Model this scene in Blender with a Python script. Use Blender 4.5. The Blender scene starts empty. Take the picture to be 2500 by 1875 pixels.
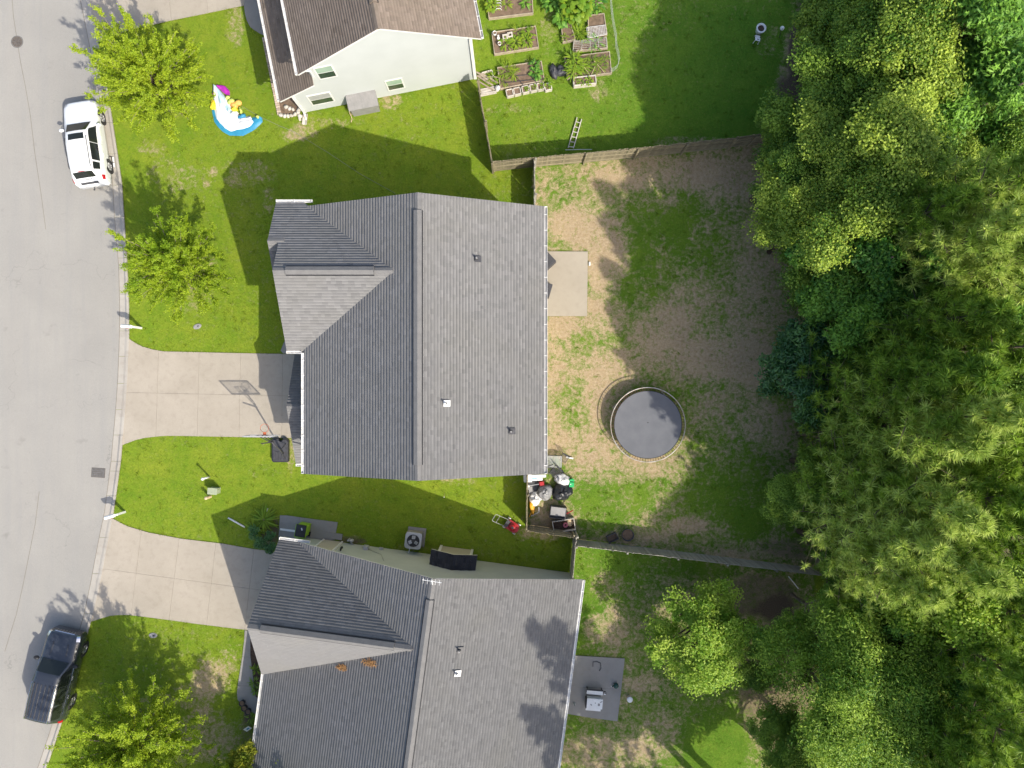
import bpy, bmesh, math, random
import numpy as np
from mathutils import Vector, Matrix, Euler

scene = bpy.context.scene
C = scene.collection
R = math.radians
PI = math.pi
random.seed(7)
NP = np.random.default_rng(11)

# ---------------------------------------------------------------- camera, sky, sun, exposure
CAM_H = 41.0            # drone height in metres
GS = 0.0238             # metres of ground per photo pixel
cam_d = bpy.data.cameras.new('drone_camera')
cam = bpy.data.objects.new('drone_camera', cam_d); C.objects.link(cam)
cam.location = (0, 0, CAM_H); cam.rotation_euler = (0, 0, 0)
cam_d.sensor_width = 36.0
cam_d.lens = 18.0 / (1250 * GS / CAM_H)
cam_d.clip_start = 0.1; cam_d.clip_end = 2000
scene.camera = cam

SUN_EL = R(43.7); SUN_AZ = math.atan2(0.70, -0.72)
sd = Vector((math.sin(SUN_AZ) * math.cos(SUN_EL), math.cos(SUN_AZ) * math.cos(SUN_EL), math.sin(SUN_EL)))
world = bpy.data.worlds.new('World'); scene.world = world; world.use_nodes = True
wn = world.node_tree.nodes; wl = world.node_tree.links
bgn = wn.get('Background') or wn.new('ShaderNodeBackground')
sky = wn.new('ShaderNodeTexSky'); sky.sky_type = 'NISHITA'; sky.sun_disc = False
sky.sun_elevation = SUN_EL; sky.sun_rotation = SUN_AZ; sky.air_density = 1.0; sky.dust_density = 3.0; sky.ozone_density = 1.0
wl.new(sky.outputs[0], bgn.inputs[0]); bgn.inputs[1].default_value = 0.138
sun_d = bpy.data.lights.new('sun', 'SUN'); sun_d.energy = 3.1; sun_d.angle = R(0.55); sun_d.color = (1.0, 0.935, 0.81)
sun = bpy.data.objects.new('sun', sun_d); C.objects.link(sun)
sun.rotation_euler = sd.to_track_quat('Z', 'Y').to_euler(); sun.location = (30, -30, 60)
scene.view_settings.view_transform = 'Standard'; scene.view_settings.look = 'None'
scene.view_settings.gamma = 1.0; scene.view_settings.use_curve_mapping = False
scene.view_settings.exposure = 0.76
scene.cycles.max_bounces = 6; scene.cycles.transparent_max_bounces = 6

# ---------------------------------------------------------------- helpers
def W(px, py, h=0.0):
    """world point of something seen at photo pixel (px,py) that stands h metres high"""
    k = GS * (CAM_H - h) / CAM_H
    return Vector(((px - 1250) * k, -(py - 937.5) * k, h))

def P2(px, py, h=0.0):
    v = W(px, py, h); return (v.x, v.y)

class MB:
    def __init__(s): s.v = []; s.f = []; s.t = []
    def add(s, vs, fs, tone=None):
        o = len(s.v); s.v.extend([tuple(q) for q in vs]); s.f.extend([tuple(i + o for i in q) for q in fs])
        s.t.extend([0.5 if tone is None else tone] * len(vs)); return s
    def box(s, c, d, rz=0.0, tone=None, m=None, taper=1.0):
        x, y, z = d[0] / 2, d[1] / 2, d[2] / 2
        vs = []
        for sz in (-1, 1):
            k = 1.0 if sz < 0 else taper
            for sx, sy in ((-1, -1), (1, -1), (1, 1), (-1, 1)):
                vs.append(Vector((sx * x * k, sy * y * k, sz * z)))
        M = Matrix.Translation(Vector(c)) @ (m if m is not None else Matrix.Rotation(rz, 4, 'Z'))
        vs = [M @ q for q in vs]
        return s.add(vs, [(3, 2, 1, 0), (4, 5, 6, 7), (0, 1, 5, 4), (1, 2, 6, 5), (2, 3, 7, 6), (3, 0, 4, 7)], tone)
    def bar(s, a, b, w, t, up=(0, 0, 1), tone=None):
        a = Vector(a); b = Vector(b); d = b - a; L = d.length
        if L < 1e-6: return s
        d.normalize(); u = Vector(up); sd_ = d.cross(u)
        if sd_.length < 1e-4: sd_ = d.cross(Vector((1, 0, 0)))
        sd_.normalize(); u = sd_.cross(d)
        vs = []
        for q in (a, b):
            for i, j in ((-1, -1), (1, -1), (1, 1), (-1, 1)):
                vs.append(q + sd_ * (i * w / 2) + u * (j * t / 2))
        return s.add(vs, [(0, 1, 2, 3), (7, 6, 5, 4), (0, 4, 5, 1), (1, 5, 6, 2), (2, 6, 7, 3), (3, 7, 4, 0)], tone)
    def tube(s, pts, rad, n=8, caps=True, tone=None):
        pts = [Vector(p) for p in pts]
        if not isinstance(rad, (list, tuple)): rad = [rad] * len(pts)
        vs = []; fs = []
        ref = Vector((0, 0, 1))
        for i, p in enumerate(pts):
            if i == 0: d = pts[1] - p
            elif i == len(pts) - 1: d = p - pts[i - 1]
            else: d = pts[i + 1] - pts[i - 1]
            d.normalize()
            a = d.cross(ref)
            if a.length < 0.05: a = d.cross(Vector((1, 0, 0)))
            a.normalize(); b = d.cross(a)
            for k in range(n):
                t = 2 * PI * k / n
                vs.append(p + (a * math.cos(t) + b * math.sin(t)) * rad[i])
        for i in range(len(pts) - 1):
            for k in range(n):
                fs.append((i * n + k, i * n + (k + 1) % n, (i + 1) * n + (k + 1) % n, (i + 1) * n + k))
        if caps:
            fs.append(tuple(range(n))[::-1]); fs.append(tuple((len(pts) - 1) * n + k for k in range(n)))
        return s.add(vs, fs, tone)
    def lathe(s, prof, n=16, c=(0, 0, 0), tone=None, capt=False, capb=False):
        vs = []; fs = []
        for r, z in prof:
            for k in range(n):
                t = 2 * PI * k / n
                vs.append((c[0] + r * math.cos(t), c[1] + r * math.sin(t), c[2] + z))
        for i in range(len(prof) - 1):
            for k in range(n):
                fs.append((i * n + k, i * n + (k + 1) % n, (i + 1) * n + (k + 1) % n, (i + 1) * n + k))
        if capb: fs.append(tuple(range(n))[::-1])
        if capt: fs.append(tuple((len(prof) - 1) * n + k for k in range(n)))
        return s.add(vs, fs, tone)
    def ring(s, c, Rr, r, n=40, m=6, tone=None):
        vs = []; fs = []
        for i in range(n):
            t = 2 * PI * i / n
            for j in range(m):
                q = 2 * PI * j / m
                rr = Rr + r * math.cos(q)
                vs.append((c[0] + rr * math.cos(t), c[1] + rr * math.sin(t), c[2] + r * math.sin(q)))
        for i in range(n):
            for j in range(m):
                fs.append((i * m + j, ((i + 1) % n) * m + j, ((i + 1) % n) * m + (j + 1) % m, i * m + (j + 1) % m))
        return s.add(vs, fs, tone)
    def prism(s, poly, z0, z1, tone=None, inset=0.0):
        n = len(poly)
        A = sum(poly[i][0] * poly[(i + 1) % n][1] - poly[(i + 1) % n][0] * poly[i][1] for i in range(n))
        if A < 0: poly = poly[::-1]
        zt = z1 if callable(z1) else (lambda x, y: z1)
        zb = z0 if callable(z0) else (lambda x, y: z0)
        vs = [(p[0], p[1], zb(*p[:2])) for p in poly] + [(p[0], p[1], zt(*p[:2])) for p in poly]
        fs = [tuple(range(n))[::-1], tuple(range(n, 2 * n))]
        for i in range(n):
            j = (i + 1) % n; fs.append((i, j, n + j, n + i))
        return s.add(vs, fs, tone)
    def blob(s, c, r, seed=0, rough=0.18, nu=14, nv=9, rz=0.0, flat=True, tone=None):
        rg = random.Random(seed)
        ph = [(rg.uniform(1, 4), rg.uniform(1, 4), rg.uniform(0, 6), rg.uniform(0, 6)) for _ in range(5)]
        vs = []; fs = []
        ca, sa = math.cos(rz), math.sin(rz)
        for i in range(nv + 1):
            th = PI * i / nv
            for j in range(nu):
                p = 2 * PI * j / nu
                k = 1 + rough * sum(math.sin(a * round(1 + a) * th / 2 + e) * math.sin(round(b) * p + f) for a, b, e, f in ph) / 2.2
                x = r[0] * k * math.sin(th) * math.cos(p); y = r[1] * k * math.sin(th) * math.sin(p); z = r[2] * k * math.cos(th)
                if flat: z = max(z, -r[2] * 0.75)
                vs.append((c[0] + ca * x - sa * y, c[1] + sa * x + ca * y, c[2] + z))
        for i in range(nv):
            for j in range(nu):
                fs.append((i * nu + j, (i + 1) * nu + j, (i + 1) * nu + (j + 1) % nu, i * nu + (j + 1) % nu))
        return s.add(vs, fs, tone)
    def mesh(s, name, mat, smooth=False):
        me = bpy.data.meshes.new(name); me.from_pydata([tuple(q) for q in s.v], [], s.f)
        if any(t != 0.5 for t in s.t):
            at = me.attributes.new('tone', 'FLOAT', 'POINT'); at.data.foreach_set('value', s.t)
        if mat: me.materials.append(mat)
        if smooth: me.polygons.foreach_set('use_smooth', [True] * len(me.polygons))
        me.update(); return me
    def build(s, name, mat, parent=None, smooth=False, kind=None, loc=None, rot=None):
        return link(name, s.mesh(name, mat, smooth), parent, kind, loc, rot)

def link(name, me, parent=None, kind=None, loc=None, rot=None, scale=None):
    o = bpy.data.objects.new(name, me); C.objects.link(o)
    if parent: o.parent = parent
    if kind: o['kind'] = kind
    if loc is not None: o.location = loc
    if rot is not None: o.rotation_euler = rot
    if scale is not None: o.scale = scale
    return o

def npmesh(name, V, F, mat, tone=None, smooth=False):
    """fast mesh from numpy arrays; F is (n,3) or (n,4)"""
    me = bpy.data.meshes.new(name)
    nv = len(V); nf, k = F.shape
    me.vertices.add(nv); me.vertices.foreach_set('co', np.asarray(V, dtype=np.float32).ravel())
    me.loops.add(nf * k); me.loops.foreach_set('vertex_index', F.astype(np.int32).ravel())
    me.polygons.add(nf)
    me.polygons.foreach_set('loop_start', np.arange(0, nf * k, k, dtype=np.int32))
    me.polygons.foreach_set('loop_total', np.full(nf, k, dtype=np.int32))
    if smooth: me.polygons.foreach_set('use_smooth', np.ones(nf, dtype=bool))
    me.update(calc_edges=True)
    if tone is not None:
        at = me.attributes.new('tone', 'FLOAT', 'POINT'); at.data.foreach_set('value', np.asarray(tone, dtype=np.float32))
    if mat: me.materials.append(mat)
    me.validate(); return me

def tag(o, label, cat, group=None):
    o['label'] = label; o['category'] = cat
    if group: o['group'] = group
    return o

def thing(name, label, cat, loc=(0, 0, 0), rz=0.0, group=None):
    o = bpy.data.objects.new(name, None); C.objects.link(o)
    o.location = loc; o.rotation_euler = (0, 0, rz); o.empty_display_size = 0.2
    return tag(o, label, cat, group)

def struct(o): o['kind'] = 'structure'; return o

# ---------------------------------------------------------------- materials
def new_mat(name):
    m = bpy.data.materials.new(name); m.use_nodes = True
    nt = m.node_tree; b = nt.nodes.get('Principled BSDF'); return m, nt, b
def spec(b, v):
    for k in ('Specular IOR Level', 'Specular'):
        if k in b.inputs: b.inputs[k].default_value = v; return
def nmath(nt, op, a, b=None, clamp=False):
    n = nt.nodes.new('ShaderNodeMath'); n.operation = op; n.use_clamp = clamp
    for i, q in enumerate((a, b)):
        if q is None: continue
        if isinstance(q, (int, float)): n.inputs[i].default_value = q
        else: nt.links.new(q, n.inputs[i])
    return n.outputs[0]
def nmix(nt, fac, a, b, mode='MIX'):
    n = nt.nodes.new('ShaderNodeMix'); n.data_type = 'RGBA'; n.blend_type = mode
    if isinstance(fac, (int, float)): n.inputs[0].default_value = fac
    else: nt.links.new(fac, n.inputs[0])
    for i, q in ((6, a), (7, b)):
        if isinstance(q, tuple): n.inputs[i].default_value = (q[0], q[1], q[2], 1)
        else: nt.links.new(q, n.inputs[i])
    return n.outputs[2]
def nnoise(nt, vec, scale, detail=3, rough=0.55, dist=0.0):
    n = nt.nodes.new('ShaderNodeTexNoise'); n.inputs['Scale'].default_value = scale
    n.inputs['Detail'].default_value = detail; n.inputs['Roughness'].default_value = rough
    n.inputs['Distortion'].default_value = dist
    if vec is not None: nt.links.new(vec, n.inputs['Vector'])
    return n.outputs['Fac']
def nramp(nt, fac, lo, hi):
    n = nt.nodes.new('ShaderNodeMapRange'); n.inputs[1].default_value = lo; n.inputs[2].default_value = hi
    nt.links.new(fac, n.inputs[0]); return n.outputs[0]
def ncoord(nt, kind='Object'): return nt.nodes.new('ShaderNodeTexCoord').outputs[kind]
def nattr(nt, name):
    n = nt.nodes.new('ShaderNodeAttribute'); n.attribute_name = name; return n.outputs['Fac']
def nbump(nt, b, h, strength=0.4, dist=0.02):
    n = nt.nodes.new('ShaderNodeBump'); n.inputs['Strength'].default_value = strength; n.inputs['Distance'].default_value = dist
    nt.links.new(h, n.inputs['Height']); nt.links.new(n.outputs[0], b.inputs['Normal'])

def mat(name, c1, c2=None, scale=4.0, rough=0.7, bump=0.0, metal=0.0, sp=0.4, fine=0.0, rnd=0.0, bscale=None, coat=0.0):
    """plain procedural material: two colours mixed by noise, finer grain, per-object variation"""
    m, nt, b = new_mat(name)
    v = ncoord(nt)
    c2 = c2 or tuple(x * 0.82 for x in c1)
    col = nmix(nt, nramp(nt, nnoise(nt, v, scale, 4), 0.35, 0.65), c1, c2)
    if fine:
        g = nramp(nt, nnoise(nt, v, scale * 14 + 20, 2), 0.25, 0.75)
        col = nmix(nt, fine, col, nmix(nt, g, (0.35, 0.35, 0.35), (0.65, 0.65, 0.65)), 'OVERLAY')
    if rnd:
        oi = nt.nodes.new('ShaderNodeObjectInfo').outputs['Random']
        k = nmath(nt, 'ADD', nmath(nt, 'MULTIPLY', oi, rnd), 1 - rnd / 2)
        cc = nt.nodes.new('ShaderNodeCombineColor')
        for i in range(3): nt.links.new(k, cc.inputs[i])
        col = nmix(nt, 1.0, col, cc.outputs[0], 'MULTIPLY')
    nt.links.new(col, b.inputs['Base Color'])
    b.inputs['Roughness'].default_value = rough; b.inputs['Metallic'].default_value = metal; spec(b, sp)
    if coat and 'Coat Weight' in b.inputs: b.inputs['Coat Weight'].default_value = coat; b.inputs['Coat Roughness'].default_value = 0.04
    if bump: nbump(nt, b, nnoise(nt, v, bscale or scale * 6, 4), bump, 0.02)
    return m

def leafmat(name, dark, light, transl=0.3, rough=0.5, sp=0.35, rnd=0.35, yellow=None):
    m, nt, b = new_mat(name)
    t = nattr(nt, 'tone')
    oi = nt.nodes.new('ShaderNodeObjectInfo').outputs['Random']
    f = nmath(nt, 'ADD', t, nmath(nt, 'MULTIPLY', nmath(nt, 'SUBTRACT', oi, 0.5), rnd), True)
    col = nmix(nt, f, dark, light)
    if yellow: col = nmix(nt, nramp(nt, t, 0.86, 1.0), col, yellow)
    nt.links.new(col, b.inputs['Base Color']); b.inputs['Roughness'].default_value = rough; spec(b, sp)
    tr = nt.nodes.new('ShaderNodeBsdfTranslucent')
    nt.links.new(nmix(nt, 0.5, col, light), tr.inputs[0])
    mx = nt.nodes.new('ShaderNodeMixShader'); mx.inputs[0].default_value = transl
    nt.links.new(b.outputs[0], mx.inputs[1]); nt.links.new(tr.outputs[0], mx.inputs[2])
    nt.links.new(mx.outputs[0], nt.nodes['Material Output'].inputs[0])
    return m

def shinglemat(name, dark, light, streak):
    m, nt, b = new_mat(name)
    v = ncoord(nt); t = nattr(nt, 'tone')
    col = nmix(nt, t, dark, light)
    g = nramp(nt, nnoise(nt, v, 90, 2), 0.2, 0.8)
    col = nmix(nt, 0.35, col, nmix(nt, g, (0.3, 0.3, 0.3), (0.7, 0.7, 0.7)), 'OVERLAY')
    w = nramp(nt, nnoise(nt, v, 0.35, 4, 0.6, 0.4), 0.42, 0.7)
    col = nmix(nt, nmath(nt, 'MULTIPLY', w, 0.45), col, streak)
    nt.links.new(col, b.inputs['Base Color']); b.inputs['Roughness'].default_value = 0.9; spec(b, 0.1)
    if 'Diffuse Roughness' in b.inputs: b.inputs['Diffuse Roughness'].default_value = 1.0
    nbump(nt, b, nnoise(nt, v, 90, 2), 0.12, 0.002)
    return m

def groundmat():
    m, nt, b = new_mat('lawn_ground')
    v = ncoord(nt)
    dry = nattr(nt, 'dry'); lush = nattr(nt, 'lush'); lit = nattr(nt, 'litter')
    n1 = nnoise(nt, v, 0.55, 6, 0.7, 0.3); n2 = nnoise(nt, v, 5.5, 4, 0.7); n3 = nnoise(nt, v, 26, 3, 0.7)
    n4 = nnoise(nt, v, 2.4, 5, 0.7, 0.6)
    yg = nmix(nt, nramp(nt, n1, 0.3, 0.7), (0.130, 0.218, 0.014), (0.218, 0.262, 0.024))
    gr = nmix(nt, nramp(nt, n1, 0.3, 0.7), (0.062, 0.158, 0.015), (0.118, 0.218, 0.023))
    g = nmix(nt, lush, yg, gr)
    g = nmix(nt, nmath(nt, 'MULTIPLY', nramp(nt, n4, 0.48, 0.72), 0.6), g, (0.080, 0.165, 0.012))
    g = nmix(nt, nmath(nt, 'MULTIPLY', nramp(nt, n2, 0.54, 0.8), 0.5), g, (0.28, 0.265, 0.07))
    soil = nmix(nt, nramp(nt, n1, 0.3, 0.75), (0.42, 0.315, 0.185), (0.29, 0.215, 0.13))
    soil = nmix(nt, nramp(nt, n2, 0.42, 0.75), soil, (0.46, 0.37, 0.25))
    k = nmath(nt, 'MULTIPLY', nmath(nt, 'SUBTRACT', n2, 0.5), 1.5)
    k = nmath(nt, 'ADD', k, nmath(nt, 'MULTIPLY', nmath(nt, 'SUBTRACT', n4, 0.5), 2.3))
    k = nmath(nt, 'ADD', k, nmath(nt, 'MULTIPLY', nmath(nt, 'SUBTRACT', n3, 0.5), 0.9))
    k = nmath(nt, 'MULTIPLY', k, nmath(nt, 'ADD', nmath(nt, 'MULTIPLY', dry, 2.2), 0.34, True))
    k = nmath(nt, 'ADD', k, dry)
    col = nmix(nt, nramp(nt, k, 0.17, 0.87), g, soil)
    n5 = nnoise(nt, v, 9.0, 3, 0.8)
    col = nmix(nt, 0.42, col, nmix(nt, nramp(nt, n5, 0.32, 0.68), (0.30, 0.30, 0.30), (0.70, 0.70, 0.70)), 'OVERLAY')
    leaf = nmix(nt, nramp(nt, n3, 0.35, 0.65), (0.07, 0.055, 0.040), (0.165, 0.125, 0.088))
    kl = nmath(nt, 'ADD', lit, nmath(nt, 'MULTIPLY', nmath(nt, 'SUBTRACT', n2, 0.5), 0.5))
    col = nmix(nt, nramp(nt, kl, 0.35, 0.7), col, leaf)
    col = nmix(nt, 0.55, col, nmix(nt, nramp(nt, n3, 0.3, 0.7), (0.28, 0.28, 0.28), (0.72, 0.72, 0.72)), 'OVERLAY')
    nt.links.new(col, b.inputs['Base Color']); b.inputs['Roughness'].default_value = 0.95; spec(b, 0.1)
    h = nmath(nt, 'ADD', nmath(nt, 'MULTIPLY', n3, 0.7), nmath(nt, 'MULTIPLY', nnoise(nt, v, 70, 2), 0.5))
    nbump(nt, b, h, 0.6, 0.035)
    return m

def roadmat():
    m, nt, b = new_mat('road_asphalt')
    v = ncoord(nt)
    n1 = nnoise(nt, v, 0.25, 4, 0.6, 0.3); n2 = nnoise(nt, v, 2.2, 4, 0.6); n3 = nnoise(nt, v, 60, 2)
    mp = nt.nodes.new('ShaderNodeMapping'); mp.inputs['Scale'].default_value = (2.2, 0.12, 1)
    mp.inputs['Rotation'].default_value = (0, 0, R(-4)); nt.links.new(v, mp.inputs[0])
    st = nnoise(nt, mp.outputs[0], 1.0, 4, 0.6)
    col = nmix(nt, nramp(nt, n1, 0.3, 0.7), (0.325, 0.31, 0.283), (0.285, 0.273, 0.252))
    col = nmix(nt, nmath(nt, 'MULTIPLY', nramp(nt, st, 0.45, 0.75), 0.5), col, (0.27, 0.265, 0.255))
    col = nmix(nt, nmath(nt, 'MULTIPLY', nramp(nt, n2, 0.6, 0.8), 0.35), col, (0.23, 0.22, 0.21))
    oil = nnoise(nt, v, 1.1, 2, 0.5); col = nmix(nt, nmath(nt, 'MULTIPLY', nramp(nt, oil, 0.68, 0.80), 0.4), col, (0.17, 0.16, 0.15))
    cr = nt.nodes.new('ShaderNodeTexVoronoi'); cr.feature = 'DISTANCE_TO_EDGE'; cr.inputs['Scale'].default_value = 0.16
    wv = nt.nodes.new('ShaderNodeTexNoise'); wv.inputs['Scale'].default_value = 0.8; wv.inputs['Detail'].default_value = 6
    nt.links.new(v, wv.inputs['Vector'])
    va = nt.nodes.new('ShaderNodeVectorMath'); va.operation = 'ADD'; nt.links.new(v, va.inputs[0])
    vs = nt.nodes.new('ShaderNodeVectorMath'); vs.operation = 'SCALE'; vs.inputs['Scale'].default_value = 2.5
    nt.links.new(wv.outputs['Color'], vs.inputs[0]); nt.links.new(vs.outputs[0], va.inputs[1]); nt.links.new(va.outputs[0], cr.inputs['Vector'])
    ck = nmath(nt, 'SUBTRACT', 1.0, nramp(nt, cr.outputs['Distance'], 0.0, 0.004), True)
    ck = nmath(nt, 'MULTIPLY', ck, nramp(nt, n1, 0.45, 0.6), True)
    col = nmix(nt, nmath(nt, 'MULTIPLY', ck, 0.45), col, (0.12, 0.12, 0.12))
    col = nmix(nt, 0.4, col, nmix(nt, nramp(nt, n3, 0.25, 0.75), (0.3, 0.3, 0.3), (0.7, 0.7, 0.7)), 'OVERLAY')
    nt.links.new(col, b.inputs['Base Color']); b.inputs['Roughness'].default_value = 0.9; spec(b, 0.25)
    nbump(nt, b, n3, 0.3, 0.01)
    return m

def concretemat(name, c1, c2, stain=(0.2, 0.17, 0.14), amt=0.4):
    m, nt, b = new_mat(name)
    v = ncoord(nt)
    n1 = nnoise(nt, v, 0.5, 5, 0.65, 0.5); n2 = nnoise(nt, v, 3.0, 4, 0.6); n3 = nnoise(nt, v, 70, 2)
    col = nmix(nt, nramp(nt, n1, 0.3, 0.7), c1, c2)
    col = nmix(nt, nmath(nt, 'MULTIPLY', nramp(nt, n2, 0.5, 0.85), amt), col, stain)
    oi = nt.nodes.new('ShaderNodeObjectInfo').outputs['Random']
    col = nmix(nt, nmath(nt, 'MULTIPLY', oi, 0.22), col, c2)
    col = nmix(nt, 0.3, col, nmix(nt, nramp(nt, n3, 0.25, 0.75), (0.33, 0.33, 0.33), (0.67, 0.67, 0.67)), 'OVERLAY')
    nt.links.new(col, b.inputs['Base Color']); b.inputs['Roughness'].default_value = 0.85; spec(b, 0.3)
    nbump(nt, b, n3, 0.2, 0.008)
    return m

M = {}
M['ground'] = groundmat(); M['road'] = roadmat()
M['kerb'] = concretemat('kerb_concrete', (0.42, 0.395, 0.355), (0.34, 0.31, 0.27))
M['drive'] = concretemat('drive_concrete', (0.40, 0.355, 0.295), (0.34, 0.30, 0.245), amt=0.4)
M['patio'] = concretemat('patio_concrete', (0.40, 0.355, 0.285), (0.355, 0.312, 0.248), amt=0.25)
M['walk'] = concretemat('walk_concrete', (0.30, 0.29, 0.275), (0.25, 0.24, 0.23))
M['joint'] = mat('joint_dirt', (0.22, 0.19, 0.15), (0.16, 0.14, 0.11))
M['sh_grey'] = shinglemat('grey_shingles', (0.150, 0.149, 0.150), (0.230, 0.227, 0.226), (0.19, 0.185, 0.17))
M['sh_brown'] = shinglemat('brown_shingles', (0.138, 0.113, 0.095), (0.235, 0.193, 0.163), (0.15, 0.12, 0.09))
M['sh_lower'] = shinglemat('slate_shingles', (0.150, 0.149, 0.150), (0.230, 0.227, 0.226), (0.20, 0.195, 0.18))
M['cap'] = mat('ridge_cap', (0.175, 0.171, 0.168), (0.15, 0.147, 0.146), 3, 0.9, 0.3, fine=0.4)
M['capb'] = mat('ridge_cap_brown', (0.20, 0.16, 0.13), (0.16, 0.13, 0.10), 3, 0.9, 0.3, fine=0.4)
M['trim'] = mat('white_trim', (0.78, 0.77, 0.74), (0.70, 0.69, 0.66), 2, 0.5)
M['gutter'] = mat('white_gutter', (0.80, 0.79, 0.77), (0.66, 0.64, 0.60), 3, 0.45)
M['trough'] = mat('gutter_grime', (0.06, 0.055, 0.05), (0.14, 0.11, 0.08), 8, 0.9)  # dark lining colour for gutter troughs
M['wall_w'] = mat('white_siding', (0.49, 0.515, 0.505), (0.46, 0.485, 0.475), 0.8, 0.55)
M['wall_g'] = mat('grey_green_siding', (0.47, 0.50, 0.44), (0.42, 0.45, 0.40), 0.8, 0.55)
M['wall_t'] = mat('tan_siding', (0.50, 0.46, 0.36), (0.46, 0.42, 0.33), 0.8, 0.6)
M['glass'] = mat('window_glass', (0.05, 0.075, 0.06), (0.03, 0.05, 0.04), 2, 0.06, sp=0.9)
M['glass_l'] = mat('window_blind', (0.36, 0.47, 0.38), (0.30, 0.42, 0.33), 2, 0.15, sp=0.7)  # upper panes: pale green reflection painted into the glass colour
M['wood'] = mat('weathered_fence_wood', (0.27, 0.235, 0.15), (0.20, 0.175, 0.115), 5, 0.85, 0.3, fine=0.4, rnd=0.45)
M['wood_g'] = mat('grey_fence_wood', (0.40, 0.375, 0.32), (0.28, 0.265, 0.23), 5, 0.85, 0.3, fine=0.4, rnd=0.4)
M['wood_n'] = mat('bed_timber', (0.42, 0.35, 0.26), (0.32, 0.26, 0.19), 5, 0.8, 0.2, fine=0.3, rnd=0.3)
M['soil'] = mat('bed_soil', (0.21, 0.145, 0.10), (0.13, 0.09, 0.06), 5, 0.95, 0.8, fine=0.5)
M['mulch'] = mat('dark_mulch', (0.10, 0.065, 0.045), (0.045, 0.03, 0.022), 9, 0.95, 0.9, fine=0.5)
M['white'] = mat('white_plastic', (0.80, 0.80, 0.79), (0.72, 0.72, 0.71), 3, 0.4)
M['wpaint'] = mat('white_car_paint', (0.80, 0.81, 0.82), (0.79, 0.80, 0.81), 1, 0.25, coat=0.6)
M['bpaint'] = mat('black_car_paint', (0.030, 0.034, 0.045), (0.026, 0.030, 0.040), 1, 0.25, sp=0.6, coat=0.9)
M['cglass'] = mat('car_glass', (0.018, 0.022, 0.02), (0.012, 0.016, 0.015), 1, 0.05, sp=0.5)
M['tyre'] = mat('tyre_rubber', (0.025, 0.025, 0.025), (0.018, 0.018, 0.018), 8, 0.85)
M['rim'] = mat('alloy_rim', (0.45, 0.45, 0.46), (0.35, 0.35, 0.36), 6, 0.3, metal=0.8)
M['chrome'] = mat('chrome', (0.7, 0.7, 0.72), (0.6, 0.6, 0.62), 6, 0.18, metal=1.0)
M['black'] = mat('black_plastic', (0.022, 0.022, 0.025), (0.035, 0.035, 0.038), 5, 0.45)
M['dgrey'] = mat('dark_grey_plastic', (0.07, 0.07, 0.078), (0.05, 0.05, 0.055), 5, 0.5)
M['grey'] = mat('grey_plastic', (0.30, 0.29, 0.285), (0.25, 0.245, 0.24), 3, 0.6)
M['lgrey'] = mat('light_grey_metal', (0.50, 0.50, 0.51), (0.42, 0.42, 0.43), 4, 0.4, metal=0.2)
M['red'] = mat('red_plastic', (0.42, 0.03, 0.035), (0.30, 0.02, 0.025), 4, 0.35)
M['tail'] = mat('tail_light_red', (0.45, 0.01, 0.02), (0.30, 0.01, 0.015), 6, 0.15)
M['orange'] = mat('orange_paint', (0.75, 0.19, 0.08), (0.65, 0.15, 0.06), 4, 0.5)
M['amber'] = mat('yellow_plastic', (0.75, 0.38, 0.02), (0.65, 0.3, 0.02), 4, 0.5)
M['green'] = mat('green_plastic', (0.03, 0.42, 0.13), (0.025, 0.34, 0.1), 4, 0.4)
M['lime'] = mat('lime_plastic', (0.32, 0.55, 0.02), (0.27, 0.47, 0.02), 4, 0.45)
M['dteal'] = mat('dark_green_glaze', (0.01, 0.07, 0.055), (0.008, 0.05, 0.04), 4, 0.2)
M['sage'] = mat('sage_green_metal', (0.36, 0.40, 0.27), (0.31, 0.35, 0.23), 3, 0.6)
M['tan'] = mat('tan_plastic', (0.62, 0.48, 0.30), (0.52, 0.40, 0.26), 3, 0.6)
M['tramp'] = mat('trampoline_mat', (0.135, 0.14, 0.155), (0.115, 0.12, 0.135), 1.5, 0.6, fine=0.25)
M['galv'] = mat('galvanised_pipe', (0.55, 0.53, 0.50), (0.40, 0.33, 0.27), 4, 0.45, metal=0.3)
M['rust'] = mat('rusty_springs', (0.16, 0.085, 0.045), (0.10, 0.055, 0.03), 8, 0.8)
M['bag_b'] = mat('black_bin_bag', (0.02, 0.022, 0.026), (0.03, 0.032, 0.038), 5, 0.28, 0.6, sp=0.6)
M['bag_w'] = mat('white_bag', (0.72, 0.72, 0.72), (0.6, 0.6, 0.6), 5, 0.5, 0.5)
M['bag_s'] = mat('grey_clear_bag', (0.33, 0.33, 0.33), (0.16, 0.16, 0.165), 7, 0.3, 0.6)
M['bark'] = mat('bark', (0.16, 0.12, 0.09), (0.10, 0.075, 0.055), 6, 0.9, 0.8)
M['bark_l'] = mat('pale_bark', (0.27, 0.22, 0.175), (0.19, 0.15, 0.12), 6, 0.9, 0.6)
M['iron'] = mat('cast_iron', (0.14, 0.115, 0.095), (0.09, 0.075, 0.065), 9, 0.7, 0.5, fine=0.4)
M['steel_p'] = mat('steel_plate', (0.15, 0.145, 0.14), (0.11, 0.105, 0.10), 7, 0.6, 0.3, fine=0.3)
M['fab_w'] = mat('white_nylon', (0.80, 0.79, 0.80), (0.72, 0.73, 0.76), 3, 0.5, 0.3)
M['fab_lb'] = mat('pale_blue_nylon', (0.50, 0.68, 0.74), (0.43, 0.62, 0.70), 3, 0.5, 0.3)
M['fab_b'] = mat('blue_nylon', (0.04, 0.28, 0.47), (0.03, 0.22, 0.38), 3, 0.45, 0.3)
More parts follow.
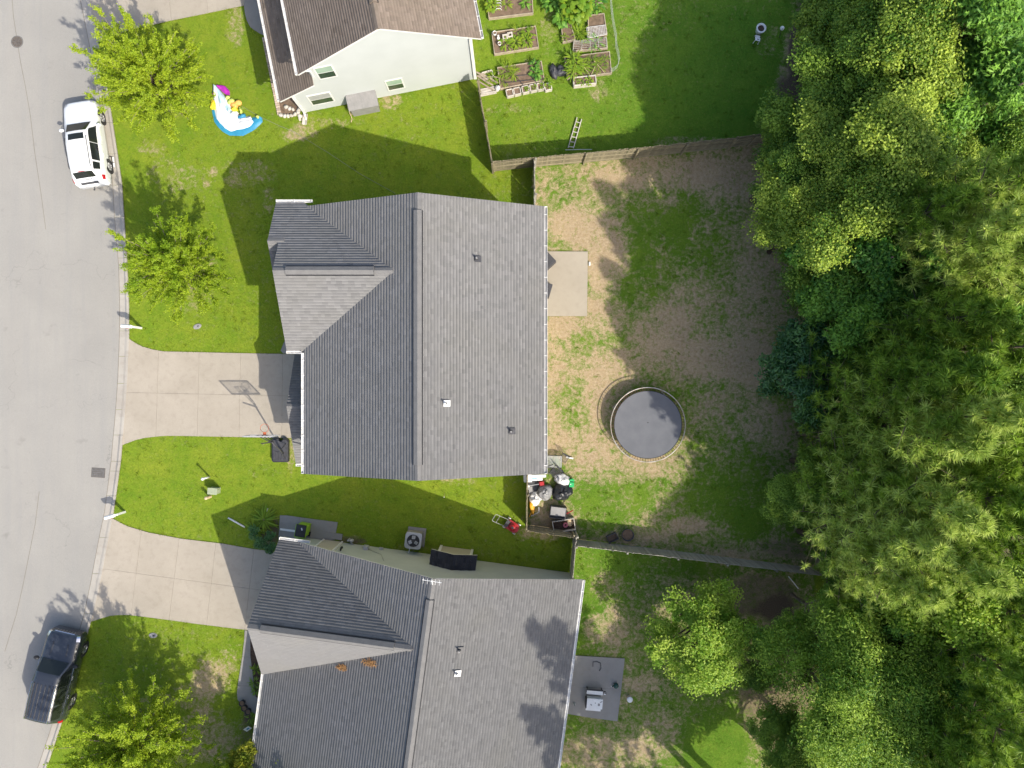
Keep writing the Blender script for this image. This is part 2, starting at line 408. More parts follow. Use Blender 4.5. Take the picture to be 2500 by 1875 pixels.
M['fab_p'] = mat('magenta_nylon', (0.45, 0.03, 0.42), (0.35, 0.02, 0.33), 3, 0.5, 0.3)
M['fab_y'] = mat('yellow_nylon', (0.78, 0.62, 0.03), (0.68, 0.52, 0.03), 3, 0.5, 0.3)
M['fab_o'] = mat('orange_nylon', (0.80, 0.33, 0.10), (0.75, 0.48, 0.12), 3, 0.5, 0.3)
M['fab_g'] = mat('lime_nylon', (0.58, 0.66, 0.18), (0.50, 0.58, 0.14), 3, 0.5, 0.3)
M['brick'] = mat('edging_brick', (0.52, 0.42, 0.33), (0.42, 0.33, 0.26), 5, 0.85, 0.3, rnd=0.4)
M['stone'] = mat('pale_stone', (0.60, 0.55, 0.48), (0.48, 0.44, 0.38), 5, 0.85, 0.4, rnd=0.3)
M['dirtwall'] = mat('garage_panel', (0.62, 0.62, 0.60), (0.57, 0.57, 0.55), 2, 0.5)
M['needles'] = mat('dead_pine_needles', (0.36, 0.20, 0.08), (0.25, 0.13, 0.05), 9, 0.9, 0.8, fine=0.5)
M['pink'] = mat('pink_plastic', (0.55, 0.16, 0.22), (0.45, 0.12, 0.18), 5, 0.5)
M['net'] = mat('grey_netting', (0.52, 0.54, 0.52), (0.45, 0.47, 0.45), 5, 0.6)
# foliage
M['lf_yard'] = leafmat('yard_tree_leaf', (0.20, 0.33, 0.012), (0.46, 0.56, 0.035), 0.42)
M['lf_a'] = leafmat('oak_leaf', (0.05, 0.14, 0.014), (0.34, 0.50, 0.06), 0.3)
M['lf_b'] = leafmat('maple_leaf', (0.07, 0.17, 0.014), (0.48, 0.60, 0.08), 0.32)
M['lf_c'] = leafmat('gum_leaf', (0.035, 0.14, 0.02), (0.27, 0.50, 0.06), 0.3)
M['lf_d'] = leafmat('laurel_leaf', (0.035, 0.12, 0.035), (0.13, 0.27, 0.06), 0.24, 0.35, 0.5)
M['lf_w'] = leafmat('willow_leaf', (0.08, 0.20, 0.016), (0.45, 0.62, 0.075), 0.32)
M['lf_p'] = leafmat('pine_needle', (0.085, 0.19, 0.014), (0.38, 0.54, 0.07), 0.3)
M['lf_pl'] = leafmat('bright_pine_needle', (0.18, 0.31, 0.03), (0.68, 0.78, 0.20), 0.3)
M['lf_pale'] = leafmat('pale_leaf', (0.17, 0.33, 0.02), (0.52, 0.66, 0.09), 0.42)
M['lf_yel'] = leafmat('gold_shrub_leaf', (0.16, 0.24, 0.012), (0.46, 0.45, 0.04), 0.3)
M['lf_veg'] = leafmat('vegetable_leaf', (0.12, 0.26, 0.02), (0.32, 0.42, 0.03), 0.35)
M['grass'] = leafmat('grass_blade', (0.08, 0.19, 0.012), (0.25, 0.32, 0.024), 0.35, 0.6, 0.2, rnd=0.0)
# ================================================================ THE SETTING
# ---------------------------------------------------------------- ground
def fbm(X, Y, cell, seed, octs=4):
    rg = np.random.default_rng(seed); out = np.zeros_like(X); amp = 1.0; tot = 0
    for o in range(octs):
        n = 256; g = rg.random((n, n)); c = cell / 2 ** o
        u = (X / c) % n; v = (Y / c) % n
        i = u.astype(int) % n; j = v.astype(int) % n; fu = u - np.floor(u); fv = v - np.floor(v)
        fu = fu * fu * (3 - 2 * fu); fv = fv * fv * (3 - 2 * fv)
        i2 = (i + 1) % n; j2 = (j + 1) % n
        out += amp * (g[i, j] * (1 - fu) * (1 - fv) + g[i2, j] * fu * (1 - fv) + g[i, j2] * (1 - fu) * fv + g[i2, j2] * fu * fv)
        tot += amp; amp *= 0.55
    return out / tot

def inpoly(X, Y, poly):
    ins = np.zeros(X.shape, bool); n = len(poly)
    for i in range(n):
        x1, y1 = poly[i]; x2, y2 = poly[(i + 1) % n]
        c = ((y1 > Y) != (y2 > Y)) & (X < (x2 - x1) * (Y - y1) / (y2 - y1 + 1e-12) + x1)
        ins ^= c
    return ins

POLY_MAIN = [P2(*q) for q in ((1302, 408), (1824, 354), (2030, 340), (2018, 650), (2004, 985), (1990, 1390), (1402, 1316), (1283, 1281), (1286, 1111), (1304, 1000), (1304, 578))]
POLY_LOW = [P2(*q) for q in ((1402, 1316), (1990, 1390), (1985, 2000), (1250, 2000), (1390, 1400))]
POLY_UP = [P2(*q) for q in ((1165, 200), (1203, 419), (1302, 408), (2030, 340), (1971, -60), (1165, -60))]

def ground_fields(X, Y):
    """dryness, lushness and leaf litter of the ground at world points"""
    px = X / GS + 1250; py = 937.5 - Y / GS
    dry = np.full(X.shape, 0.06); lush = np.full(X.shape, 0.12); lit = np.zeros(X.shape)
    f1 = fbm(X + 90, Y + 90, 6.0, 1); f2 = fbm(X + 90, Y + 90, 1.6, 2)
    dry += 0.25 * (f1 - 0.5)
    main = inpoly(X, Y, POLY_MAIN); low = inpoly(X, Y, POLY_LOW); up = inpoly(X, Y, POLY_UP)
    lush = np.where(up, 0.62 + 0.5 * np.clip((px - 1450) / 400, -0.6, 0.8), lush)
    lush = np.where(low, 0.8, lush); lush = np.where(main, 0.75, lush)
    dry = np.where(main, 0.39 + 0.8 * (f1 - 0.5) + 0.5 * (f2 - 0.5), dry)
    dry = np.where(low, 0.16 + 1.0 * (f1 - 0.5), dry)
    def spot(x, y, rx, ry, d, l=0.0, t=0.0, rough=0.45):
        nonlocal dry, lush, lit
        r = np.sqrt(((px - x) / rx) ** 2 + ((py - y) / ry) ** 2) + rough * (f2 - 0.5) * 2
        k = np.clip(1.25 - r, 0, 0.5) * 2
        dry = dry + (d * 0.85 if d > 0 else d * 0.3) * k; lush = lush + l * k; lit = lit + t * 0.8 * k
    # main yard: bare sandy patches and green drifts
    for q in ((1400, 545, 60, 45, .6), (1460, 590, 70, 60, .55), (1490, 650, 45, 60, .6), (1440, 700, 40, 60, .5), (1470, 770, 60, 40, .45), (1370, 790, 45, 40, .45),
              (1600, 420, 200, 40, .4), (1800, 420, 120, 70, .45), (1500, 470, 90, 60, .25), (1620, 800, 70, 60, .45), (1660, 870, 80, 60, .4), (1780, 870, 110, 60, .5),
              (1870, 890, 90, 40, .6), (1700, 760, 90, 70, .3), (1420, 1090, 90, 50, .4), (1340, 1060, 50, 70, .35), (1500, 1140, 120, 40, .35), (1460, 960, 30, 90, .35),
              (1620, 1130, 90, 40, .3), (1850, 700, 60, 220, .35), (1880, 1050, 50, 60, .3), (1690, 1283, 55, 22, .6), (1560, 1310, 90, 25, .3), (1350, 1260, 60, 40, .35),
              (1330, 1300, 60, 20, .5), (1480, 900, 90, 50, .2), (1780, 1010, 90, 60, .25), (1350, 900, 40, 60, .25),
              (1600, 560, 90, 110, -.35), (1690, 600, 60, 90, -.3), (1680, 1170, 110, 60, -.3), (1750, 1280, 120, 60, -.4), (1560, 690, 60, 40, -.3), (1440, 880, 70, 50, -.2),
              (1640, 950, 70, 70, -.2), (1450, 1230, 70, 40, -.25), (1380, 450, 50, 50, -.15), (1830, 1230, 80, 90, -.25),
              # lower yard
              (1480, 1430, 40, 40, .35), (1490, 1530, 60, 40, .4), (1620, 1450, 120, 60, .3), (1570, 1670, 40, 25, .4), (1480, 1840, 130, 45, .45), (1600, 1800, 60, 60, .3),
              (1740, 1760, 90, 110, -.6), (1450, 1480, 30, 100, -.2), (1780, 1360, 60, 20, .5), (1640, 1400, 90, 30, -.2),
              # front lawns
              (372, 360, 40, 20, .25), (490, 900, 60, 30, .05), (500, 665, 28, 40, .5), (475, 720, 40, 40, .25), (445, 262, 40, 22, .3), (420, 430, 60, 40, .18), (520, 1650, 50, 45, .7), (480, 1700, 60, 40, .4),
              (510, 1800, 80, 60, .55), (560, 1620, 30, 40, .25), (390, 1710, 60, 20, .3), (340, 1340, 30, 30, .0), (735, 325, 40, 20, .55), (800, 300, 80, 12, .25), (950, 245, 25, 20, .5),
              (575, 60, 20, 50, .4), (610, 420, 60, 30, .25), (560, 1010, 60, 40, .08), (650, 1150, 60, 20, .08), (1120, 1170, 50, 14, .3), (710, 1100, 10, 60, .45),
              (1460, 220, 20, 30, .3), (1230, 265, 60, 12, .2), (1290, 165, 30, 16, .2), (1340, 60, 20, 60, .2), (1930, 160, 25, 60, .3), (1870, 95, 30, 40, .2)):
        spot(*q)
    # dark worn soil by trees and yards; lower-garden litter also paints absent shade
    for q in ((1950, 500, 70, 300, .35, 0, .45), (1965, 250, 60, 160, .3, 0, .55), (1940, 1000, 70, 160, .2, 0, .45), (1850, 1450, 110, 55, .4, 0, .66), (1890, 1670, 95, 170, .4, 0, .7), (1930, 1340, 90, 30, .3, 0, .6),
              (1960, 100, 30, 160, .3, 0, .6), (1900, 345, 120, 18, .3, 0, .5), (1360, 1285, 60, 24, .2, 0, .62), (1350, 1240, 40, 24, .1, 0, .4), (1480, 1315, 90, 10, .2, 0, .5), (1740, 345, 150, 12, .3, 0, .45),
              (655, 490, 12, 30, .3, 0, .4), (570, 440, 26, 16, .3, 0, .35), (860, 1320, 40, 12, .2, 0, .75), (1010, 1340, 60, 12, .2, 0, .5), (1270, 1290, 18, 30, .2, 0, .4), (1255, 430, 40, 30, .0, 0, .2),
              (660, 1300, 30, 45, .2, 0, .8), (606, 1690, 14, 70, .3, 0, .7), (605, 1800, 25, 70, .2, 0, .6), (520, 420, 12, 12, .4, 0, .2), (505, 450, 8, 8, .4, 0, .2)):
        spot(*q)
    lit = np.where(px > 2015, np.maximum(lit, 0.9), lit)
    return np.clip(dry, 0, 1), np.clip(lush, 0, 1), np.clip(lit, 0, 1)

xs = np.linspace(-36, 36, 461); ys = np.linspace(-28, 28, 361)
GX, GY = np.meshgrid(xs, ys)
V = np.stack([GX.ravel(), GY.ravel(), np.zeros(GX.size)], 1)
nx, ny = len(xs), len(ys)
ii, jj = np.meshgrid(np.arange(nx - 1), np.arange(ny - 1))
a = (jj * nx + ii).ravel(); F = np.stack([a, a + 1, a + 1 + nx, a + nx], 1)
# flat ring out to the horizon, joined on to the same sheet
ex = [-600, -36, 36, 600]; ey = [-600, -28, 28, 600]
o0 = len(V); V = np.vstack([V, np.array([(x, y, -0.0) for y in ey for x in ex])])
F = np.vstack([F, np.array([[o0 + j * 4 + i, o0 + j * 4 + i + 1, o0 + (j + 1) * 4 + i + 1, o0 + (j + 1) * 4 + i] for j in range(3) for i in range(3) if not (i == 1 and j == 1)])])
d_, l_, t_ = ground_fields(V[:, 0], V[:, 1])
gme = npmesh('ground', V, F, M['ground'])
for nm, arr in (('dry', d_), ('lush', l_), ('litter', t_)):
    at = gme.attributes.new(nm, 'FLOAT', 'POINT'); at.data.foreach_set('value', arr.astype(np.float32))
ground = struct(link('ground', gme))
ground['label'] = 'lawn and bare soil ground of the whole neighbourhood'

# ---------------------------------------------------------------- road, kerb
KY = [-700, -200, 0, 215, 375, 450, 525, 650, 750, 830, 930, 1000, 1125, 1250, 1310, 1425, 1500, 1600, 1700, 1800, 1900, 2200, 2700]
KO = [60, 160, 197, 240, 266, 276, 280, 290.5, 293, 292, 288, 283, 272, 256, 243, 221.5, 206, 177, 150, 118, 84, -20, -230]
KI = [83, 183, 220, 263, 288, 299, 304, 312, 316, 316, 312, 307, 296, 278.5, 267, 245, 228, 199, 172, 140, 106, 2, -208]
def kerb_x(py, which): return float(np.interp(py, KY, which))
yy = np.arange(-700, 2701, 25)
rp = [P2(kerb_x(y, KO), y) for y in yy]
rpoly = [(-60, rp[0][1])] + rp + [(-60, rp[-1][1])]
road = struct(MB().prism(rpoly, -0.05, 0.006).build('road', M['road']))
# kerb: cast segments with open joints, gutter pan dished towards the road
kerb = thing('kerb', 'pale concrete kerb and gutter along the road', 'kerb'); kerb['kind'] = 'structure'
kj = [-60, 40, 128, 215, 240, 300, 376, 452, 530, 630, 718, 808, 870, 936, 1000, 1062, 1126, 1150, 1210, 1262, 1312, 1400, 1498, 1560, 1640, 1730, 1820, 1900, 1980]
for a_, b_ in zip(kj[:-1], kj[1:]):
    low_ = any(lo < (a_ + b_) / 2 < hi for lo, hi in ((-200, 110), (815, 1090), (1262, 1515)))
    top = 0.05 if low_ else 0.085
    m = MB(); n = max(2, int((b_ - a_) / 25)); ysq = np.linspace(a_ + 0.35, b_ - 0.35, n + 1)
    rows = []
    for y in ysq:
        p0 = Vector(P2(kerb_x(y, KO), y)); p1 = Vector(P2(kerb_x(y, KI), y))
        rows.append([(p0.x, p0.y, -0.03), (p0.x, p0.y, 0.012), tuple(p0.lerp(p1, 0.55)) + (0.02,), tuple(p0.lerp(p1, 0.78)) + (top,), (p1.x, p1.y, top), (p1.x, p1.y, -0.03)])
    vs = [q for r in rows for q in r]; fs = []
    for i in range(len(rows) - 1):
        for k in range(5): fs.append((i * 6 + k, i * 6 + k + 1, (i + 1) * 6 + k + 1, (i + 1) * 6 + k))
    fs += [tuple(range(6)), tuple((len(rows) - 1) * 6 + k for k in range(6))[::-1]]
    m.add(vs, fs).build('kerb_segment', M['kerb'], kerb)
m = MB()
for a_, b_ in zip(yy[:-1], yy[1:]):
    p = P2(kerb_x(a_, KO) - 0.4, a_); q = P2(kerb_x(b_, KO) - 0.4, b_); m.bar((p[0], p[1], 0.010), (q[0], q[1], 0.010), 0.03, 0.006)
m.build('edge_seam', M['joint'], road)
# expansion seam along the road crown: narrow recessed tar line
m = MB(); sp = [P2(x, y) for x, y in ((22, -100), (33, 40), (50, 150), (62, 210), (74, 280), (86, 380), (100, 470), (112, 560))]
for p, q in zip(sp[:-1], sp[1:]): m.bar((p[0], p[1], 0.0075), (q[0], q[1], 0.0075), 0.025, 0.004)
m.build('road_seam', M['joint'], road)
m = MB(); sp = [P2(x, y) for x, y in ((96, 1200), (86, 1280), (72, 1350), (56, 1430), (40, 1500), (12, 1590))]
for p, q in zip(sp[:-1], sp[1:]): m.bar((p[0], p[1], 0.0075), (q[0], q[1], 0.0075), 0.025, 0.004)
m.build('road_seam', M['joint'], road)

# ---------------------------------------------------------------- driveways, walks, patios (cast slabs with joints)
def clip(poly, a, b, c):
    """keep the side a*x+b*y<=c of a polygon"""
    out = []; n = len(poly)
    for i in range(n):
        p, q = poly[i], poly[(i + 1) % n]; dp = a * p[0] + b * p[1] - c; dq = a * q[0] + b * q[1] - c
        if dp <= 0: out.append(p)
        if (dp < 0 < dq) or (dq < 0 < dp):
            t = dp / (dp - dq); out.append((p[0] + (q[0] - p[0]) * t, p[1] + (q[1] - p[1]) * t))
    return out
def cutline(p, q, gap=0.005):
    (x1, y1), (x2, y2) = p, q; a, b = y2 - y1, x1 - x2; L = math.hypot(a, b); a /= L; b /= L; c = a * x1 + b * y1
    return (a, b, c - gap), (-a, -b, -c - gap)
def slabs(name, label, poly, cuts, material, z=0.035, base=0.008):
    root = thing(name, label, 'driveway' if 'drive' in name else name.split('_')[-1]); root['kind'] = 'structure'
    MB().prism(poly, -0.02, base).build('joint_bed', M['joint'], root)
    pcs = [poly]
    for p, q in cuts:
        A, B = cutline(p, q); nxt = []
        for s in pcs:
            for L in (A, B):
                k = clip(s, *L)
                if len(k) >= 3: nxt.append(k)
        pcs = nxt
    for s in pcs:
        ar = abs(sum(s[i][0] * s[(i + 1) % len(s)][1] - s[(i + 1) % len(s)][0] * s[i][1] for i in range(len(s)))) / 2
        if ar < 0.05: continue
        MB().prism(s, 0.0, z + random.uniform(-0.003, 0.003)).build('concrete_slab', material, root)
    return root
def px2(*pts): return [P2(*q) for q in pts]
slabs('main_driveway', 'wide pale concrete driveway under the basketball hoop',
      px2((308, 822), (332, 838), (348, 846), (372, 853), (400, 858), (627, 863), (690, 864), (776, 866), (776, 1070), (667, 1069), (636, 1068), (430, 1064), (405, 1064), (380, 1066), (355, 1069), (332, 1074), (293, 1089), (298, 1000), (303, 930)),
      [px2((388, 850), (381, 1070)), px2((487, 850), (482, 1070)), px2((588, 850), (584, 1070)), px2((691, 850), (688, 1070)), px2((300, 958), (780, 968))], M['drive'])
slabs('lower_driveway', 'stained concrete driveway of the house at the bottom',
      px2((270, 1262), (300, 1279), (316, 1286), (364, 1300), (443, 1315), (544, 1327), (617, 1340), (678, 1346), (745, 1358), (690, 1560), (640, 1545), (598, 1537), (475, 1522), (411, 1513), (350, 1505), (316, 1501), (290, 1501), (269, 1503), (217, 1519), (236, 1430)),
      [px2((345, 1302), (321, 1499)), px2((438, 1315), (416, 1492)), px2((527, 1330), (506, 1515)), px2((620, 1343), (603, 1492)), px2((256, 1389), (598, 1435))], M['drive'])
slabs('upper_driveway', 'pale concrete driveway in the shade of the kerbside tree at the top',
      px2((210, -10), (237, 105), (280, 87), (316, 74), (411, 52), (500, 34), (596, 14), (600, -160), (176, -160)),
      [px2((318, 80), (290, -150)), px2((420, 60), (400, -150)), px2((510, 60), (495, -150)), px2((200, -60), (620, -90))], M['drive'])
slabs('front_walk', 'shaded curved concrete walk to the brown-roofed house',
      px2((596, 14), (598, 30), (603, 51), (611, 66), (620, 73), (634, 82), (650, 89), (680, 92), (690, -30), (598, -30)), [px2((590, 8), (640, -2)), px2((625, 90), (650, 40))], M['walk'])
slabs('back_patio', 'bare pale concrete patio behind the main house', px2((1304, 614), (1435, 614.5), (1433, 772), (1304, 772)), [], M['patio'], 0.07)
slabs('rear_patio', 'grey concrete patio holding the white cart', px2((1372, 1597), (1406, 1600), (1525, 1607), (1520, 1650), (1514, 1705), (1507, 1760), (1440, 1751), (1387, 1742), (1350, 1738)), [px2((1340, 1672), (1530, 1683))], M['walk'], 0.06)
slabs('side_pad', 'shaded concrete pad under the lime wheeled bin', px2((684, 1258), (700, 1258), (735, 1263), (825, 1275), (817, 1318), (760, 1322), (680, 1318)), [px2((731, 1255), (731, 1330))], M['walk'], 0.04)
slabs('side_walk', 'narrow grey walk beside the lower house gable', px2((598, 1538), (597, 1560), (592, 1603), (582, 1666), (579, 1692), (581, 1708), (588, 1716), (606, 1732), (640, 1752), (660, 1752), (660, 1560), (640, 1547)), [px2((580, 1601), (680, 1611)), px2((560, 1670), (680, 1682))], M['walk'], 0.04)
MB().prism(px2((612, 1560), (612, 1600), (625, 1700), (660, 1720), (660, 1560)), 0.0, 0.06).build('mulch_bed', M['mulch'])
struct(bpy.data.objects['mulch_bed'])
MB().prism(px2((686, 856), (693, 838), (702, 822), (740, 815), (740, 863), (692, 863)), 0.0, 0.05).build('porch_step', M['walk'])
struct(bpy.data.objects['porch_step'])

# ---------------------------------------------------------------- roofs and walls
def scan(poly, u):
    xs_ = []; n = len(poly)
    for i in range(n):
        (a1, u1), (a2, u2) = poly[i], poly[(i + 1) % n]
        if (u1 <= u < u2) or (u2 <= u < u1): xs_.append(a1 + (u - u1) / (u2 - u1) * (a2 - a1))
    return sorted(xs_)

def roof_plane(root, pts, mat_sh, expo=0.156, tabw=(0.13, 0.34), trim=None, seed=0, thick=0.16, rough=1.0, t=0.0022):
    """one slope: a fascia-edged deck (part) carrying courses of real overlapping shingle tabs (sub-part)"""
    pts = [Vector(p) for p in pts]; n = Vector((0, 0, 0)); c = sum(pts, Vector()) / len(pts)
    for i in range(len(pts)): n += (pts[i] - c).cross(pts[(i + 1) % len(pts)] - c)
    n.normalize()
    if n.z < 0: n = -n; pts = pts[::-1]
    Ax = n.cross(Vector((0, 0, 1))); Ax.normalize(); Up = n.cross(Ax)
    if Up.z < 0: Up = -Up
    O = min(pts, key=lambda q: q.z)
    poly = [((q - O).dot(Ax), (q - O).dot(Up)) for q in pts]
    m = MB(); N_ = len(pts)
    vs = [q - Vector((0, 0, 0.006)) for q in pts] + [q - Vector((0, 0, thick)) for q in pts]
    m.add(vs, [tuple(range(N_)), tuple(range(N_, 2 * N_))[::-1]] + [(i + N_, (i + 1) % N_ + N_, (i + 1) % N_, i) for i in range(N_)])
    deck = m.build('roof_slope', trim or M['trim'], root)
    rg = random.Random(seed); umax = max(q[1] for q in poly); umin = min(q[1] for q in poly)
    VS = []; FS = []; TS = []
    u = umin - 0.01; row = 0
    while u < umax - 0.005:
        e = expo; u1 = min(u + e, umax)
        lo = scan(poly, max(u, umin) + 0.003); hi = scan(poly, u1 - 0.003)
        rowtone = rg.gauss(0, 0.02)
        for k in range(0, min(len(lo), len(hi)) - 1, 2):
            aL, aR, bL, bR = lo[k] - 0.02, lo[k + 1] + 0.02, hi[k] - 0.02, hi[k + 1] + 0.02
            L0 = min(aL, bL); R0 = max(aR, bR); x = L0 - rg.uniform(0, 0.3)
            while x < R0:
                w = rg.uniform(*tabw); xa, xb = max(x, L0), min(x + w, R0); x += w
                if xb - xa < 0.004: continue
                def cl(q, l, r): return min(max(q, l), r)
                q = [(cl(xa, aL, aR), u), (cl(xb, aL, aR), u), (cl(xb, bL, bR), u1 + 0.01), (cl(xa, bL, bR), u1 + 0.01)]
                if abs(q[1][0] - q[0][0]) + abs(q[2][0] - q[3][0]) < 0.004: continue
                tk = t + rg.choice((0, 0, 0.002)); tone = min(1, max(0, 0.56 + rowtone + rg.gauss(0, 0.17) * rough))
                def P(a, uu, z): return O + Ax * a + Up * uu + n * z
                um = u + (u1 - u) * 0.74
                ml = q[0][0] + (q[3][0] - q[0][0]) * 0.74; mr = q[1][0] + (q[2][0] - q[1][0]) * 0.74
                o = len(VS)
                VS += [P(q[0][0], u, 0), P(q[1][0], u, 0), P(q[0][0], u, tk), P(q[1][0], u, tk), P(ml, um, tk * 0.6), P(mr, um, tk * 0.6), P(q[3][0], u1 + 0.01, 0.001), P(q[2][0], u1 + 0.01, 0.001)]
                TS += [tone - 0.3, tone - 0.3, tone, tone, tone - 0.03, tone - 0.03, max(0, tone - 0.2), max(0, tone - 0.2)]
                FS += [(o, o + 1, o + 3, o + 2), (o + 2, o + 3, o + 5, o + 4), (o + 4, o + 5, o + 7, o + 6)]
        u += e; row += 1
    Va = np.array([tuple(q) for q in VS]); 
    sh = link('shingles', npmesh('shingles', Va, np.array(FS), mat_sh, TS), deck, 'stuff')
    return deck

def ridge_vent(root, a, b, n1, n2, w=0.17, h=0.045, material=None, name='ridge_vent'):
    """capped ridge vent between a and b; n1,n2 horizontal unit vectors pointing down both slopes with drop per metre"""
    a = Vector(a); b = Vector(b); m = MB(); vs = []
    for p in (a, b):
        for (dx, dy, s), sg in ((n1, 1), (n2, 1)):
            e = p + Vector((dx * w, dy * w, -s * w))
            vs += [e + Vector((0, 0, 0.002)), e + Vector((0, 0, h))]
        vs.append(p + Vector((0, 0, h + 0.012)))
    f = [(1, 4, 9, 6), (4, 3, 8, 9), (0, 1, 6, 5), (3, 2, 7, 8), (0, 2, 3, 4, 1), (5, 6, 9, 8, 7)]
    m.add(vs, f); o = m.build(name, material or M['cap'], root)
    if name == 'ridge_vent':
        b2 = MB(); vs2 = []
        for p in (a, b):
            for dx, dy, s in (n1, n2):
                e = p + Vector((dx * (w + 0.045), dy * (w + 0.045), -s * (w + 0.045))); vs2 += [e, e + Vector((0, 0, h * 0.62))]
        b2.add(vs2, [(0, 1, 5, 4), (3, 2, 6, 7), (1, 3, 7, 5), (0, 2, 3, 1), (4, 5, 7, 6)]); b2.build('vent_baffle', M['black'], o)  # black baffle flared past the cap, also drawing the vent's shadow line
    return o

def gutter(root, a, b, out, hang=0.75, lining='gutter'):
    """K-style gutter: bottom, back and rolled front lip round a lined trough, with strap hangers (sub-parts)"""
    a = Vector(a); b = Vector(b); o = Vector(out).normalized(); w = 0.125
    m = MB(); z = Vector((0, 0, 1))
    m.bar(a + o * 0.012 - z * 0.05, b + o * 0.012 - z * 0.05, 0.02, 0.11, z); m.bar(a + o * w - z * 0.045, b + o * w - z * 0.045, 0.016, 0.10, z)
    m.bar(a + o * w / 2 - z * 0.095, b + o * w / 2 - z * 0.095, w, 0.02, z)
    for e, s in ((a, 1), (b, -1)):
        d = (b - a).normalized() * 0.01 * s
        m.bar(e + d + o * 0.0, e + d + o * w, 0.02, 0.16, z)
    g = m.build('gutter', M['gutter'], root)
    t = MB(); t.bar(a + o * w / 2 - z * 0.083, b + o * w / 2 - z * 0.083, w * 0.72, 0.006, z); t.build('trough_lining', M[lining], g)
    L = (b - a).length; k = max(1, int(L / hang)); me = None
    for i in range(k):
        p = a.lerp(b, (i + 0.5) / k)
        h = MB(); h.bar(Vector((0, 0, 0)) - o * 0.05, o * (w + 0.012), 0.035, 0.012, z)
        if me is None: me = h.mesh('hanger', M['gutter'])
        link('hanger', me, g, loc=p + z * 0.004)
    return g

def downspout(root, pts, r=0.04):
    m = MB()
    for p, q in zip(pts[:-1], pts[1:]): m.bar(p, q, 0.08, 0.06, (0, 1, 0.01))
    return m.build('downspout', M['trim'], root)

def siding(root, origin, along, length, top, material, lap=0.16, z0=0.1, proud=0.018, name='siding_board', joined=False, s0=0.0, mid=None):
    """lap siding, one board per course; top(s) gives wall height at s, boards are cut to the gable"""
    o = Vector(origin); a = Vector(along).normalized(); nrm = a.cross(Vector((0, 0, 1))); z = z0; J = MB()
    S = np.linspace(s0, length, 241); T = np.array([top(s) for s in S]); zmax = T.max()
    while z < zmax - 0.02:
        z1 = min(z + lap, zmax)
        oka = S[T >= z + 0.001]; okb = S[T >= z1 - 0.001]
        if len(oka) < 2: break
        if len(okb) < 2: okb = np.array([oka.mean() - 0.01, oka.mean() + 0.01])
        def P(s, zz, d): return o + a * s + nrm * d + Vector((0, 0, zz))
        l0, r0, l1, r1 = oka[0], oka[-1], okb[0], okb[-1]
        m = J if joined else MB()
        m.add([P(l0, z, 0), P(r0, z, 0), P(l0, z, proud), P(r0, z, proud), P(l1, z1, 0.002), P(r1, z1, 0.002)], [(0, 1, 3, 2), (2, 3, 5, 4), (0, 2, 4), (1, 5, 3)])
        if not joined: m.build(name, material, root)
        z += lap
    if joined: J.build(name, material, root)

def wall_block(root, poly, top, material, name='wall'):
    MB().prism(poly, 0.0, top).build(name, material, root)

def window(root, c, along, w, h, panes=2, mats=('glass_l', 'glass'), name='window', out=0.0035):
    """framed sash window standing on a wall; c = centre on the wall plane"""
    a = Vector(along).normalized(); n = a.cross(Vector((0, 0, 1))); c = Vector(c); z = Vector((0, 0, 1)); f = 0.075
    m = MB()
    for sg in (-1, 1):
        m.bar(c + a * sg * w / 2 - z * (h / 2 + f / 2) + n * out, c + a * sg * w / 2 + z * (h / 2 + f / 2) + n * out, f, 0.08, n)
        m.bar(c - a * (w / 2 - f / 2) + z * sg * h / 2 + n * out, c + a * (w / 2 - f / 2) + z * sg * h / 2 + n * out, f, 0.078, n)
    if panes == 2: m.bar(c - a * (w / 2 - f / 2) + n * out, c + a * (w / 2 - f / 2) + n * out, 0.06, 0.06, n)
    fr = m.build(name, M['trim'], root)
    for i in range(panes):
        zc = 0 if panes == 1 else (h / 4 if i == 0 else -h / 4)
        g = MB(); hh = (h - f) / panes - 0.01
        g.bar(c - a * (w / 2 - f / 2) + z * zc + n * 0.03, c + a * (w / 2 - f / 2) + z * zc + n * 0.03, hh, 0.01, n)
        g.build('pane', M[mats[i % len(mats)]], fr)
    return fr

# ---------------- main house (grey roof, two storeys)
HM = thing('main_house', 'two-storey house with the large plain grey roof in the centre', 'house', (-4.4, 2.2, 0))
hm = Vector((-4.4, 2.2, 0))
def L(x, y, z=0.0): return Vector((x, y, z)) - hm
RZ = 8.3; RS = 0.425
zm = lambda x: RZ - RS * abs(x + 4.37)
XW, XE, YN, YS = -10.4, 1.63, 8.86, -4.47
wall_block(HM, [tuple(L(*p)[:2]) for p in ((-10.05, -4.1), (1.3, -4.1), (1.3, 8.5), (-10.05, 8.5))], 5.3, M['wall_t'])
for yv, dr in ((-4.1, (1, 0, 0)), (8.5, (-1, 0, 0))):
    ox = -10.05 if dr[0] > 0 else 1.3
    siding(HM, L(ox, yv), dr, 11.35, (lambda s: zm(-10.05 + s) - 0.12) if dr[0] > 0 else (lambda s: zm(1.3 - s) - 0.12), M['wall_t'], joined=True)
wall_block(HM, [tuple(L(*p)[:2]) for p in ((-10.95, 2.0), (-10.04, 2.0), (-10.04, 8.7), (-10.95, 8.7))], 5.35, M['wall_t'])
siding(HM, L(-10.95, 8.7), (0, -1, 0), 6.7, lambda s: 7.8 - 0.568 * abs(8.7 - s - 5.34) - 0.12, M['wall_t'], joined=True)
wall_block(HM, [tuple(L(*p)[:2]) for p in ((-11.5, 5.05), (-10.96, 5.05), (-10.96, 8.75), (-11.5, 8.75))], 5.3, M['wall_t'])
